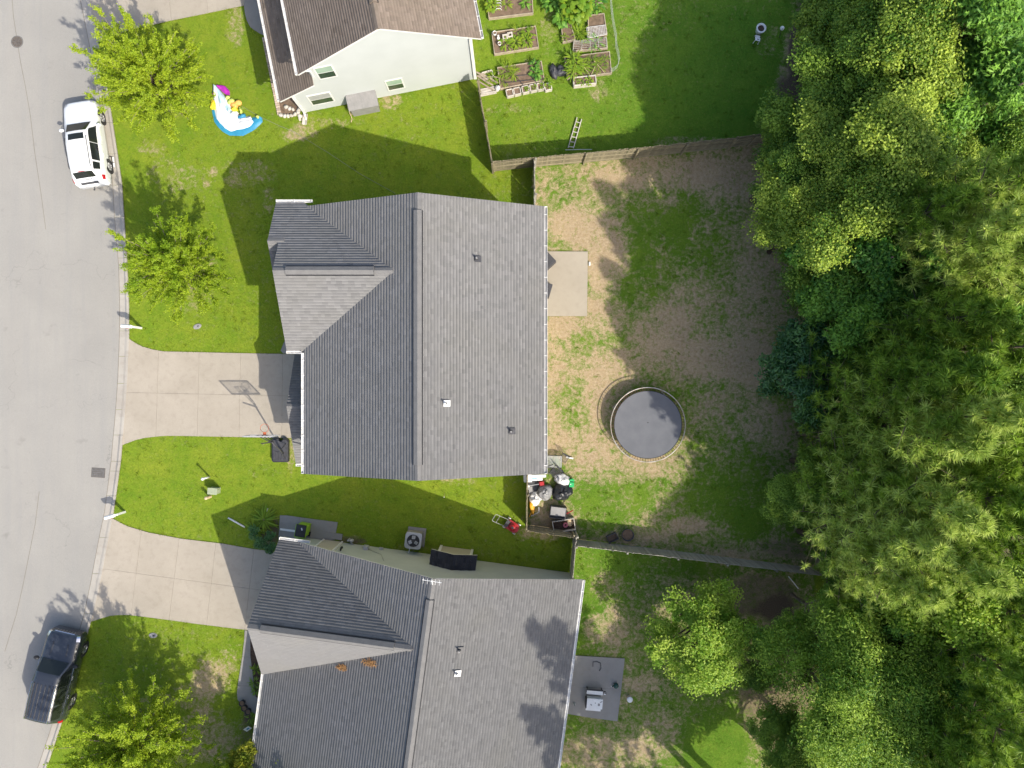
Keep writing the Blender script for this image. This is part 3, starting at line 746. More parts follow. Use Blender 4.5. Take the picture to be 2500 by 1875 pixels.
siding(HM, L(-11.5, 8.75), (0, -1, 0), 3.7, lambda s: 6.9 - 0.568 * abs(8.75 - s - 6.91) - 0.12, M['wall_t'], joined=True)
wall_block(HM, [tuple(L(*p)[:2]) for p in ((-11.3, -4.0), (-10.06, -4.0), (-10.06, 1.7), (-11.3, 1.7))], 2.95, M['wall_t'])
siding(HM, L(-11.3, 1.7), (0, -1, 0), 5.7, lambda s: 4.6 - 0.5 * abs(1.7 - s + 1.15) - 0.12, M['wall_t'], joined=True)
m = MB(); m.box(L(-11.33, -1.15, 1.1), (0.05, 4.9, 2.2)); gd = m.build('garage_door', M['dirtwall'], HM)
for i in range(4): MB().box(L(-11.365, -1.15, 0.29 + i * 0.54), (0.03, 4.8, 0.5)).build('door_panel', M['trim'], gd)
window(HM, L(1.3, 4.2, 4.1), (0, 1, 0), 0.95, 1.35); window(HM, L(1.3, -1.5, 4.1), (0, 1, 0), 0.95, 1.35); window(HM, L(1.3, 0.5, 1.6), (0, 1, 0), 1.2, 1.35)
window(HM, L(-10.95, 4.3, 4.2), (0, -1, 0), 0.95, 1.35); window(HM, L(-11.5, 6.9, 1.7), (0, -1, 0), 1.5, 1.4)
dr_ = MB().box(L(1.33, 5.6, 1.1), (0.05, 1.8, 2.1)).build('patio_door', M['trim'], HM)
for s in (-0.45, 0.45): MB().box(L(1.36, 5.6 + s, 1.1), (0.03, 0.75, 1.9)).build('pane', M['glass'], dr_)
z0 = zm(XW)
roof_plane(HM, [L(XW, YS, z0), L(-4.37, YS, RZ), L(-4.37, YN, RZ), L(XW, YN, z0)], M['sh_grey'], seed=1)
roof_plane(HM, [L(-4.37, YS, RZ), L(XE, YS, zm(XE)), L(XE, YN, zm(XE)), L(-4.37, YN, RZ)], M['sh_grey'], seed=2)
zn = lambda y: 7.8 - 0.568 * abs(y - 5.34)
roof_plane(HM, [L(-11.8, 9.1, zn(9.1)), L(-11.8, 6.91, zn(6.91)), L(-11.25, 6.91, zn(6.91)), L(-11.25, 5.34, 7.8), L(-5.55, 5.34, 7.8), L(-10.45, 9.1, zn(9.1))], M['sh_grey'], seed=3, t=0.003)
roof_plane(HM, [L(-11.25, 5.34, 7.8), L(-11.25, 1.65, zn(1.65)), L(-10.35, 1.65, zn(1.65)), L(-5.55, 5.34, 7.8)], M['sh_grey'], seed=4)
zb_ = lambda y: zn(6.91) - 0.568 * abs(y - 6.91)
roof_plane(HM, [L(-11.8, 6.91, zb_(6.91)), L(-11.8, 4.72, zb_(4.72)), L(-10.98, 4.72, zb_(4.72)), L(-10.98, 6.91, zb_(6.91))], M['sh_grey'], seed=5)
roof_plane(HM, [L(-11.62, 2.0, 3.02), L(-11.62, -1.15, 4.6), L(-10.07, -1.15, 4.6), L(-10.07, 2.0, 3.02)], M['sh_grey'], seed=6)
roof_plane(HM, [L(-11.62, -4.3, 3.02), L(-11.62, -1.15, 4.6), L(-10.07, -1.15, 4.6), L(-10.07, -4.3, 3.02)], M['sh_grey'], seed=7)
sl = ((-1, 0, RS), (1, 0, RS))
ridge_vent(HM, L(-4.37, -3.75, RZ + 0.02), L(-4.37, 8.05, RZ + 0.02), *sl, w=0.19, h=0.11)
ridge_vent(HM, L(-4.37, -4.48, RZ + 0.01), L(-4.37, -3.76, RZ + 0.01), *sl, w=0.15, h=0.03, name='ridge_cap'); ridge_vent(HM, L(-4.37, 8.06, RZ + 0.01), L(-4.37, 8.87, RZ + 0.01), *sl, w=0.15, h=0.03, name='ridge_cap')
sl2 = ((0, 1, 0.568), (0, -1, 0.568))
ridge_vent(HM, L(-10.65, 5.34, 7.82), L(-6.5, 5.34, 7.82), *sl2, w=0.19, h=0.11)
ridge_vent(HM, L(-11.26, 5.34, 7.81), L(-10.66, 5.34, 7.81), *sl2, w=0.15, h=0.03, name='ridge_cap'); ridge_vent(HM, L(-6.49, 5.34, 7.81), L(-5.6, 5.34, 7.81), *sl2, w=0.15, h=0.03, name='ridge_cap')
ridge_vent(HM, L(-11.63, -1.15, 4.61), L(-10.08, -1.15, 4.61), (0, 1, 0.5), (0, -1, 0.5), w=0.14, h=0.03, name='ridge_cap')
ridge_vent(HM, L(-11.81, 6.91, zn(6.91) + 0.01), L(-11.0, 6.91, zn(6.91) + 0.01), *sl2, w=0.14, h=0.03, name='ridge_cap')
ze = zm(XE)
gutter(HM, L(XE, YS, ze), L(XE, YN, ze), (1, 0, 0), lining='grey'); gutter(HM, L(XW, YS, z0), L(XW, 1.55, z0), (-1, 0, 0))
gutter(HM, L(-11.27, 1.65, zn(1.65)), L(-10.53, 1.65, zn(1.65)), (0, -1, 0)); gutter(HM, L(-11.8, 9.1, zn(9.1)), L(-10.0, 9.1, zn(9.1)), (0, 1, 0), 1.0)
gutter(HM, L(-11.62, -4.3, 3.02), L(-10.08, -4.3, 3.02), (0, -1, 0)); gutter(HM, L(-11.8, 4.72, zb_(4.72)), L(-11.0, 4.72, zb_(4.72)), (0, -1, 0))
downspout(HM, [L(1.75, -4.25, 5.3), L(1.38, -4.25, 5.0), L(1.38, -4.25, 0.25), L(1.7, -4.25, 0.1)])
downspout(HM, [L(-10.5, -4.25, 5.3), L(-10.12, -4.25, 5.0), L(-10.12, -4.25, 0.25)])
def pipe_vent(root, p, off, h=0.32, white=False, flash=True):
    q = Vector(p) - off
    m = MB(); m.tube([q - Vector((0, 0, 0.15)), q + Vector((0, 0, h))], 0.045, 10); pv = m.build('vent_pipe', M['white'] if white else M['grey'], root)
    MB().lathe([(0.085, -0.04), (0.06, 0.09), (0.05, 0.1)], 12, c=q).build('boot', M['black'], pv)
    if flash:
        n = Vector((0.447, 0, 0.894)); mt = Matrix.Rotation(math.atan2(0.5, 1), 4, 'Y')
        MB().box(q + Vector((0.06, 0, 0.0)), (0.34, 0.30, 0.012), m=mt).build('flashing', M['white'] if white else M['dgrey'], pv)
for (x, y), wt in (((1164, 632), False), (1087 and (1088, 985), True), ((1248, 1053), False)):
    h = 7.0
    for _ in range(6): p = W(x, y, h); h = zm(p.x)
    pipe_vent(HM, W(x, y, h + 0.05), hm, white=wt)

# ---------------- upper house (brown roof, rotated)
A1 = R(11.2); U0, V0 = -3.0, 21.5
def uvw(u, v, ang): c, s = math.cos(ang), math.sin(ang); return (u * c - v * s, u * s + v * c, 0)
HU = thing('brown_roofed_house', 'white-sided two-storey house with a brown shingle roof at the top', 'house', uvw(U0, V0, A1), A1)
def L1(u, v, z=0.0): return Vector((u - U0, v - V0, z))
zu = lambda u: 8.3 - 0.6 * abs(u + 2.87)
VF, VB = 17.38, 29.4
wall_block(HU, [tuple(L1(*p)[:2]) for p in ((-7.12, 17.83), (1.41, 17.83), (1.41, 29), (-7.12, 29))], 5.45, M['wall_w'])
siding(HU, L1(-8.75, 17.8), (1, 0, 0), 10.16, lambda s: (zu(-8.75 + s) - 0.1) if s > 1.6 else (3.35 + 0.5 * (s - 0.0) - 0.12), M['wall_w'], lap=0.19, proud=0.028)
wall_block(HU, [tuple(L1(*p)[:2]) for p in ((-8.75, 17.83), (-7.13, 17.83), (-7.13, 24), (-8.75, 24))], 2.9, M['wall_w'])
for uu in (1.36, ): MB().box(L1(uu, 17.78, 2.7), (0.14, 0.06, 5.3)).build('corner_board', M['trim'], HU)
MB().box(L1(-8.72, 17.77, 1.55), (0.16, 0.08, 3.0)).build('corner_board', M['trim'], HU)
window(HU, L1(-6.35, 17.79, 4.35), (1, 0, 0), 0.92, 1.25); window(HU, L1(-3.17, 17.79, 1.4), (1, 0, 0), 0.92, 1.2)
window(HU, L1(-7.4, 17.79, 1.45), (1, 0, 0), 1.25, 1.2, mats=('lgrey', 'glass'))
roof_plane(HU, [L1(-2.87, VF, 8.3), L1(1.86, VF, zu(1.86)), L1(1.86, VB, zu(1.86)), L1(-2.87, VB, 8.3)], M['sh_brown'], seed=11, t=0.003)
roof_plane(HU, [L1(-2.87, VF, 8.3), L1(-7.55, VF, zu(-7.55)), L1(-7.55, VB, zu(-7.55)), L1(-2.87, VB, 8.3)], M['sh_brown'], seed=12, t=0.003)
zp = lambda u: 3.0 + 0.5 * (u + 9.32)
roof_plane(HU, [L1(-9.32, VF - 0.02, 3.0), L1(-7.14, VF - 0.02, zp(-7.14)), L1(-7.14, VB, zp(-7.14)), L1(-9.32, VB, 3.0)], M['sh_brown'], seed=13, t=0.003)
sl = ((-1, 0, 0.6), (1, 0, 0.6))
ridge_vent(HU, L1(-2.87, 18.6, 8.32), L1(-2.87, 29, 8.32), *sl, w=0.19, h=0.08, material=M['capb'])
ridge_vent(HU, L1(-2.87, VF - 0.01, 8.31), L1(-2.87, 18.59, 8.31), *sl, w=0.15, h=0.03, material=M['capb'], name='ridge_cap')
gutter(HU, L1(1.86, VF, zu(1.86)), L1(1.86, VB, zu(1.86)), (1, 0, 0), lining='grey'); gutter(HU, L1(-7.55, VF, zu(-7.55)), L1(-7.55, VB, zu(-7.55)), (-1, 0, 0)); gutter(HU, L1(-9.32, VF, 3.0), L1(-9.32, VB, 3.0), (-1, 0, 0))
downspout(HU, [L1(1.95, 17.72, 5.3), L1(1.3, 17.72, 4.9), L1(1.3, 17.72, 0.25)])
downspout(HU, [L1(-7.65, 17.68, 5.3), L1(-7.0, 17.68, 4.95), L1(-7.0, 17.68, 4.3)])
downspout(HU, [L1(-9.42, 17.68, 2.9), L1(-8.72, 17.68, 2.55), L1(-8.72, 17.68, 0.3), L1(-8.72, 17.35, 0.12)])

# ---------------- lower house (slate roof, single storey, rotated)
A2 = R(-7.56); U2, V2 = -3.0, -16.0
HL = thing('lower_house', 'single-storey house with a grey roof and pale sage siding at the bottom', 'house', uvw(U2, V2, A2), A2)
def L2(u, v, z=0.0): return Vector((u - U2, v - V2, z))
zl = lambda u: 6.15 - 0.45 * abs(u + 2.62)
VN, VS2 = -10.06, -27.5
zw = lambda v: 5.95 - 0.905 * abs(v + 13.72)
wall_block(HL, [tuple(L2(*p)[:2]) for p in ((-9.6, -10.47), (4.78, -10.47), (4.78, -27), (-9.6, -27))], 2.55, M['wall_g'])
siding(HL, L2(4.78, -10.43), (-1, 0, 0), 15.7, lambda s: max(zl(4.78 - s) - 0.1, zw(-10.43) - 0.1), M['wall_g'], lap=0.2, proud=0.026)
wall_block(HL, [tuple(L2(*p)[:2]) for p in ((-11.0, -10.47), (-9.61, -10.47), (-9.61, -17.0), (-11.0, -17.0))], 2.5, M['wall_g'])
siding(HL, L2(-11.0, -10.43), (0, -1, 0), 6.57, lambda s: zw(-10.43 - s) - 0.12, M['wall_g'], joined=True)
MB().box(L2(-11.03, -13.72, 1.1), (0.05, 4.9, 2.2)).build('garage_door', M['dirtwall'], HL)
roof_plane(HL, [L2(-2.62, VN, 6.15), L2(5.22, VN, zl(5.22)), L2(5.22, VS2, zl(5.22)), L2(-2.62, VS2, 6.15)], M['sh_lower'], seed=21)
roof_plane(HL, [L2(-2.62, VN, 6.15), L2(-10.47, VN, zl(-10.47)), L2(-11.45, -16.8, zl(-11.45)), L2(-11.45, VS2, zl(-11.45)), L2(-2.62, VS2, 6.15)], M['sh_lower'], seed=22)
roof_plane(HL, [L2(-11.43, -10.04, zw(-10.04)), L2(-10.4, -10.04, zw(-10.04)), L2(-3.1, -13.72, 5.95), L2(-11.43, -13.72, 5.95)], M['sh_lower'], seed=23, t=0.0035)
roof_plane(HL, [L2(-11.43, -17.45, zw(-17.45)), L2(-11.38, -17.45, zw(-17.45)), L2(-3.1, -13.72, 5.95), L2(-11.43, -13.72, 5.95)], M['sh_lower'], seed=24, t=0.005, rough=0.3)
sl = ((-1, 0, 0.45), (1, 0, 0.45))
ridge_vent(HL, L2(-2.62, -11.1, 6.17), L2(-2.62, -27, 6.17), *sl, w=0.19, h=0.09); ridge_vent(HL, L2(-2.62, VN + 0.01, 6.16), L2(-2.62, -11.09, 6.16), *sl, w=0.15, h=0.03, name='ridge_cap')
sl2 = ((0, 1, 0.905), (0, -1, 0.905))
ridge_vent(HL, L2(-10.8, -13.72, 5.97), L2(-4.1, -13.72, 5.97), *sl2, w=0.19, h=0.11); ridge_vent(HL, L2(-11.44, -13.72, 5.96), L2(-10.81, -13.72, 5.96), *sl2, w=0.16, h=0.03, name='ridge_cap'); ridge_vent(HL, L2(-4.09, -13.72, 5.96), L2(-3.2, -13.72, 5.96), *sl2, w=0.16, h=0.03, name='ridge_cap')
gutter(HL, L2(5.22, VN, zl(5.22)), L2(5.22, VS2, zl(5.22)), (1, 0, 0), 1.2); gutter(HL, L2(-11.45, -17.4, zl(-11.45)), L2(-11.45, VS2, zl(-11.45)), (-1, 0, 0), 1.2); gutter(HL, L2(-11.43, -10.04, zw(-10.04)), L2(-9.75, -10.04, zw(-10.04)), (0, 1, 0), 1.2)
# fireplace bump-out with its own small gable
uc = -1.92
wall_block(HL, [tuple(L2(u, v)[:2]) for u, v in ((uc - 0.93, -10.46), (uc + 0.93, -10.46), (uc + 0.93, -9.86), (uc - 0.93, -9.86))], 2.4, M['wall_t'], 'bump_out')
for s in (-1, 1): MB().box(L2(uc + s * 0.9, -9.84, 1.2), (0.14, 0.08, 2.3)).build('corner_board', M['trim'], HL)
M['sh_dark'] = shinglemat('dark_bump_shingles', (0.035, 0.035, 0.042), (0.075, 0.075, 0.088), (0.05, 0.05, 0.055))
for s in (-1, 1): roof_plane(HL, [L2(uc, -9.58, 2.85), L2(uc + s * 1.27, -9.58, 2.3), L2(uc + s * 1.27, -10.42, 2.3), L2(uc, -10.42, 2.85)], M['sh_dark'], seed=30 + s)
# side door, light, meter, hose bib
dr_ = MB().box(L2(-9.1, -10.40, 1.12), (1.0, 0.05, 2.15)).build('side_door', M['wall_t'], HL)
for s in (-0.54, 0.54): MB().box(L2(-9.1 + s, -10.385, 1.15), (0.09, 0.08, 2.3)).build('door_casing', M['trim'], dr_)
MB().box(L2(-9.1, -10.1, 0.06), (1.0, 0.34, 0.08)).build('door_step', M['walk'], HL)
MB().tube([L2(-8.2, -10.40, 1.95), L2(-8.2, -10.30, 1.95), L2(-8.2, -10.27, 1.72)], [0.05, 0.05, 0.08], 10).build('wall_lamp', M['black'], HL)
for p, w_ in ((W(893, 1340, 0.9), (0.28, 0.22, 0.35)), (W(930, 1343, 0.5), (0.22, 0.12, 0.18)), (W(1056, 1360, 1.2), (0.3, 0.26, 0.6))):
    rel = Matrix.Rotation(-A2, 4, 'Z') @ (p - HL.location)
    MB().box((rel.x, L2(0, -10.43).y + w_[1] / 2 + 0.02, p.z), w_, taper=0.92).build('meter_box', M['lgrey'], HL)
m = MB(); m.tube([L2(-7.3, -10.40, 0.5), L2(-6.0, -10.39, 1.6), L2(-5.6, -10.385, 2.9)], 0.008, 5); m.build('cable', M['dgrey'], HL)
for (x, y), wt in (((1122, 1587), False), ((1115, 1644), True)):
    h = 4.6
    for _ in range(6):
        p = W(x, y, h); u = p.x * math.cos(A2) + p.y * math.sin(A2); h = zl(u)
    p = W(x, y, h + 0.05); q = Matrix.Rotation(-A2, 4, 'Z') @ (p - HL.location)
    pipe_vent(HL, q, Vector((0, 0, 0)), white=wt)
# old TV aerial on the ridge end
ar = thing('roof_aerial', 'small bent television aerial at the ridge end of the lower house', 'aerial', W(1056, 1413, 6.15), R(-6))
MB().tube([(0, 0, -0.1), (0, 0, 0.55)], 0.02, 6).build('mast', M['white'], ar)
m = MB(); m.tube([(-0.45, 0.05, 0.52), (0.5, 0, 0.52)], 0.014, 6)
for x in (-0.4, -0.2, 0, 0.2, 0.4): m.tube([(x, -0.14, 0.53), (x, 0.14, 0.53)], 0.008, 5)
m.build('elements', M['white'], ar)
MB().tube([(0.0, 0, 0.2), (0.05, -0.35, -0.02), (0.03, -0.8, -0.02)], 0.018, 6).build('cable', M['white'], ar)
# dead needles caught in the roof valley
for i, (x, y, r) in enumerate(((902, 1617, 0.42), (835, 1629, 0.30))):
    h = 4.0
    for _ in range(6):
        p = W(x, y, h); u = p.x * math.cos(A2) + p.y * math.sin(A2); h = zl(u)
    m = MB(); rg = random.Random(i)
    for k in range(90):
        a_ = rg.uniform(0, 6.28); d = r * rg.random() ** 0.6; c = Vector((d * math.cos(a_), 0.45 * d * math.sin(a_), 0.03 + rg.uniform(0, 0.06) + 0.45 * d * math.cos(a_)))
        b_ = rg.uniform(0, 6.28); e = Vector((math.cos(b_), math.sin(b_), rg.uniform(-0.1, 0.5))) * rg.uniform(0.06, 0.13)
        m.bar(c - e, c + e, 0.014, 0.006)
    o = m.build('needle_litter', M['needles'], loc=W(x, y, h)); o['kind'] = 'stuff'
    tag(o, ('larger' if i == 0 else 'smaller') + ' clump of brown pine needles caught in the lower roof valley', 'needles')
# ================================================================ FENCES
def fence(label, base, h=1.8, material='wood', rails='left', pw=0.14, name='picket_fence', seed=0, posts=True):
    """board fence: every picket, rail and post is its own part. rails side seen along the path direction"""
    rg = random.Random(seed); pts = [Vector(P2(*q)) for q in base]
    root = thing(name, label, 'fence', (pts[0].x, pts[0].y, 0))
    mt = M[material]; vars_ = []
    for k in range(4):
        hh = h + (k - 1.5) * 0.012; c = 0.03
        m = MB(); w = pw / 2 - 0.004
        prof = [(-w, 0.03), (w, 0.03), (w, hh - c), (w - c, hh), (-w + c, hh), (-w, hh - c)]
        vs = [(x, -0.009, z) for x, z in prof] + [(x, 0.009, z) for x, z in prof]; n = 6
        m.add(vs, [tuple(range(n)), tuple(range(n, 2 * n))[::-1]] + [(i, i + n, (i + 1) % n + n, (i + 1) % n) for i in range(n)])
        vars_.append(m.mesh('picket', mt))
    pm = MB().box((0, 0, h / 2 - 0.02), (0.09, 0.09, h - 0.04)).mesh('post', mt)
    for a, b in zip(pts[:-1], pts[1:]):
        d = b - a; Ls = d.length; d.normalize(); ang = math.atan2(d.y, d.x); nrm = Vector((-d.y, d.x)) * (1 if rails == 'left' else -1)
        n = max(1, round(Ls / pw)); st = Ls / n
        for i in range(n):
            p = a + d * (st * (i + 0.5)) - pts[0]
            link('picket', rg.choice(vars_), root, loc=(p.x, p.y, rg.uniform(-0.012, 0.012)), rot=(rg.gauss(0, 0.008), rg.gauss(0, 0.006), ang + rg.gauss(0, 0.012)))
        if not posts: continue
        k = max(1, round(Ls / 2.35))
        for i in range(k + 1):
            p = a + d * (Ls * i / k) + nrm * 0.095 - pts[0]; link('post', pm, root, loc=(p.x, p.y, 0), rot=(0, 0, ang))
        for zz in (0.3, h * 0.55, h - 0.22):
            o = nrm * 0.03; q0 = a + o - pts[0]; q1 = b + o - pts[0]
            MB().bar((q0.x, q0.y, zz), (q1.x, q1.y, zz), 0.04, 0.09).build('rail', mt, root)
    return root
fence('weathered fence from the white house corner down beside the garden beds', [(1168, 226), (1203, 419)], material='wood', rails='left', seed=1)
fence('long mossy board fence with exposed posts behind the leaning ladder', [(1203, 419), (1302, 408), (1546, 386), (1776, 361.5), (1824, 354), (2030, 335)], rails='right', seed=2)
fence('short fence running from the main house to the long mossy fence', [(1302, 411), (1303, 575)], material='wood_g', rails='left', seed=3)
fence('fence boxing in the rubbish corner beside the red mower', [(1286, 1114), (1283.5, 1281), (1395, 1296.5)], material='wood', rails='left', seed=4)
fence('short fence between the sage-sided wall and the lower back garden', [(1400, 1296), (1391, 1398)], material='wood_g', rails='left', seed=5)
fence('long grey board fence dividing the trampoline yard from the lower garden', [(1402, 1316), (1640, 1344), (1871, 1372), (1985, 1386)], material='wood_g', rails='right', seed=6)
fence('back fence half buried under the woodland edge', [(1958, -60), (1971, 16), (2009, 212), (2030, 335), (2018, 650), (2004, 985), (2002, 1147), (1988, 1386)], material='wood', rails='right', seed=7)

# ================================================================ TREES
def leaves(cent, nrm, length, width, rg, droop=0.0):
    """diamond leaves folded along the midrib; returns V,F"""
    n = len(cent)
    d = rg.normal(size=(n, 3)); d -= nrm * (d * nrm).sum(1, keepdims=True); d /= np.linalg.norm(d, axis=1, keepdims=True) + 1e-9
    s = np.cross(nrm, d); Lh = (length / 2)[:, None]; Wh = (width / 2)[:, None]
    tip = cent + d * Lh - nrm * (droop * Lh); bas = cent - d * Lh
    l = cent + s * Wh + nrm * (Wh * 0.35); r = cent - s * Wh + nrm * (Wh * 0.35)
    V = np.stack([bas, r, tip, l], 1).reshape(-1, 3)
    k = np.arange(n)[:, None] * 4
    F = np.concatenate([k + np.array([[0, 1, 2]]), k + np.array([[0, 2, 3]])], 0)
    return V, F

def unit(a): return a / (np.linalg.norm(a, axis=1, keepdims=True) + 1e-9)

def broadleaf(seed, Rr, H, base_h, ncl, per, ll, lw, material, bark, clr=0.19, gap=0.0, flat=0.65, star=False, limbs=26, rise=0.0, nlobe=0):
    """trunk mesh, crown mesh: clumps of leaves on limbs through an uneven crown"""
    rg = np.random.default_rng(seed); cz = base_h + (H - base_h) * 0.52; rz = (H - base_h) * 0.5
    # the crown is a handful of unequal lobes round the leader, so its outline is lopsided and gaps stay open between them
    nl = nlobe or (8 if Rr > 2 else 5); lobes = []
    for b in range(nl):
        az = 2 * PI * (b / nl) + rg.normal(0, 0.35); rr = Rr * rg.uniform(0.35, 0.74) * (0 if b == 0 else 1); lz = cz + rz * (rg.uniform(-0.55, 0.45) if b else 0.35)
        lobes.append((np.array([rr * math.cos(az), rr * math.sin(az), lz]), Rr * rg.uniform(0.27, 0.46)))
    C_ = []; wts = np.array([q[1] ** 2 for q in lobes]); wts /= wts.sum()
    for c in range(ncl):
        ctr, lr = lobes[rg.choice(nl, p=wts)]; d = rg.normal(size=3); d /= np.linalg.norm(d)
        if d[2] < -0.35: d[2] = -d[2]
        C_.append(tuple(ctr + d * lr * rg.uniform(0.45, 1.0) * np.array([1, 1, 0.85])))
    C_ = np.array(C_); nlv = ncl * per
    idx = np.repeat(np.arange(ncl), per); cr = rg.uniform(0.5, 1.6, ncl) * clr * Rr
    off = rg.normal(size=(nlv, 3)); off = unit(off) * (rg.random((nlv, 1)) ** 0.6); off[:, 2] *= flat
    pos = C_[idx] + off * cr[idx][:, None]
    nrm = unit(off * 0.6 + np.array([0, 0, 0.75]) + rg.normal(size=(nlv, 3)) * 0.42)
    tone_c = rg.normal(0.45, 0.27, ncl); tone = np.clip(tone_c[idx] + rg.normal(0, 0.17, nlv), 0, 1)
    le = ll * rg.uniform(0.7, 1.3, nlv); wi = lw * rg.uniform(0.75, 1.25, nlv)
    if star:   # five-lobed leaves made of three crossed blades
        V1, F1 = leaves(pos, nrm, le, wi, rg); V2_, F2 = leaves(pos + nrm * 0.004, nrm, le, wi, rg)
        V = np.vstack([V1, V2_]); F = np.vstack([F1, F2 + len(V1)]); tn = np.repeat(np.concatenate([tone, tone]), 4)
    else:
        V, F = leaves(pos, nrm, le, wi, rg, 0.25); tn = np.repeat(tone, 4)
    crown = npmesh('crown', V, F, material, tn)
    m = MB(); jx = [rg.uniform(-0.25, 0.25) for _ in range(6)]
    t0 = 0.05 + 0.013 * H
    m.tube([(0, 0, -0.1), (jx[0] * 0.4, jx[1] * 0.4, base_h * 0.6), (jx[2], jx[3], base_h + (H - base_h) * 0.3), (jx[4], jx[5], cz + rz * 0.55)], [t0 * 1.25, t0, t0 * 0.75, t0 * 0.2], 9)
    for k in rg.choice(ncl, min(limbs, ncl), replace=False):
        e = Vector(C_[k]); z = base_h * 0.75 + (e.z - base_h * 0.75) * rg.uniform(0.05, 0.5); z = max(base_h * 0.6, min(z, cz + rz * 0.4))
        f = (z - 0) / (cz + rz * 0.55); s = Vector((jx[2] * f, jx[3] * f, z)); mid = s.lerp(e, 0.55) + Vector((0, 0, 0.25 + rise))
        m.tube([s, mid, e], [t0 * 0.42, t0 * 0.22, 0.012], 6, caps=False)
    return m.mesh('trunk', bark, True), crown

def spray_tree(seed, Rr, H, base_h, nb, material, bark, ll=0.10, lw=0.052):
    """open young street tree: long leafy wands radiating from a short trunk"""
    rg = np.random.default_rng(seed); m = MB()
    m.tube([(0, 0, -0.1), (0.03, 0, base_h), (0.05, 0.04, base_h + (H - base_h) * 0.45)], [0.11, 0.09, 0.04], 9)
    P_, D_, T_ = [], [], []
    for b in range(nb):
        az = 2 * PI * (b * 0.618 % 1) + rg.normal(0, 0.15); el = R(8 + 72 * (b / nb) ** 1.15) + rg.normal(0, 0.1)
        Ln = Rr * rg.uniform(0.72, 1.12) * (0.55 + 0.45 * math.cos(el)) / max(0.62, math.cos(el) * 0.98)
        s = np.array([0, 0, base_h + (H - base_h) * 0.42 * (b / nb)]); d = np.array([math.cos(az) * math.cos(el), math.sin(az) * math.cos(el), math.sin(el)])
        pts = []
        for i in range(7):
            t = i / 6; q = s + d * Ln * t; q[2] += 0.35 * t - 0.55 * t * t * math.cos(el) * Ln / Rr; q[:2] += rg.normal(0, 0.03, 2); pts.append(q)
        m.tube([tuple(q) for q in pts], [0.035 * (1 - 0.13 * i) for i in range(7)], 5, caps=False)
        bt = rg.normal(0.5, 0.15)
        for j in range(15):   # side twigs
            t = rg.uniform(0.22, 1.0); i0 = min(5, int(t * 6)); q = pts[i0] + (pts[i0 + 1] - pts[i0]) * (t * 6 - i0)
            td = d * 0.85 + rg.normal(0, 0.42, 3); td[2] += 0.12; td /= np.linalg.norm(td); tl = rg.uniform(0.35, 0.8) * (1.2 - 0.5 * t)
            k = 46; tt = rg.random(k)
            P_.append(q + td * (tl * tt)[:, None] + rg.normal(0, 0.05, (k, 3))); D_.append(np.tile(td, (k, 1))); T_.append(np.clip(bt + rg.normal(0, 0.2, k), 0, 1))
    P_ = np.vstack(P_); T_ = np.concatenate(T_); n = len(P_)
    nrm = unit(rg.normal(size=(n, 3)) * 0.5 + np.array([0, 0, 0.8]))
    V, F = leaves(P_, nrm, ll * rg.uniform(0.7, 1.4, n), lw * rg.uniform(0.8, 1.2, n), rg, 0.2)
    return m.mesh('trunk', bark, True), npmesh('crown', V, F, material, np.repeat(T_, 4))

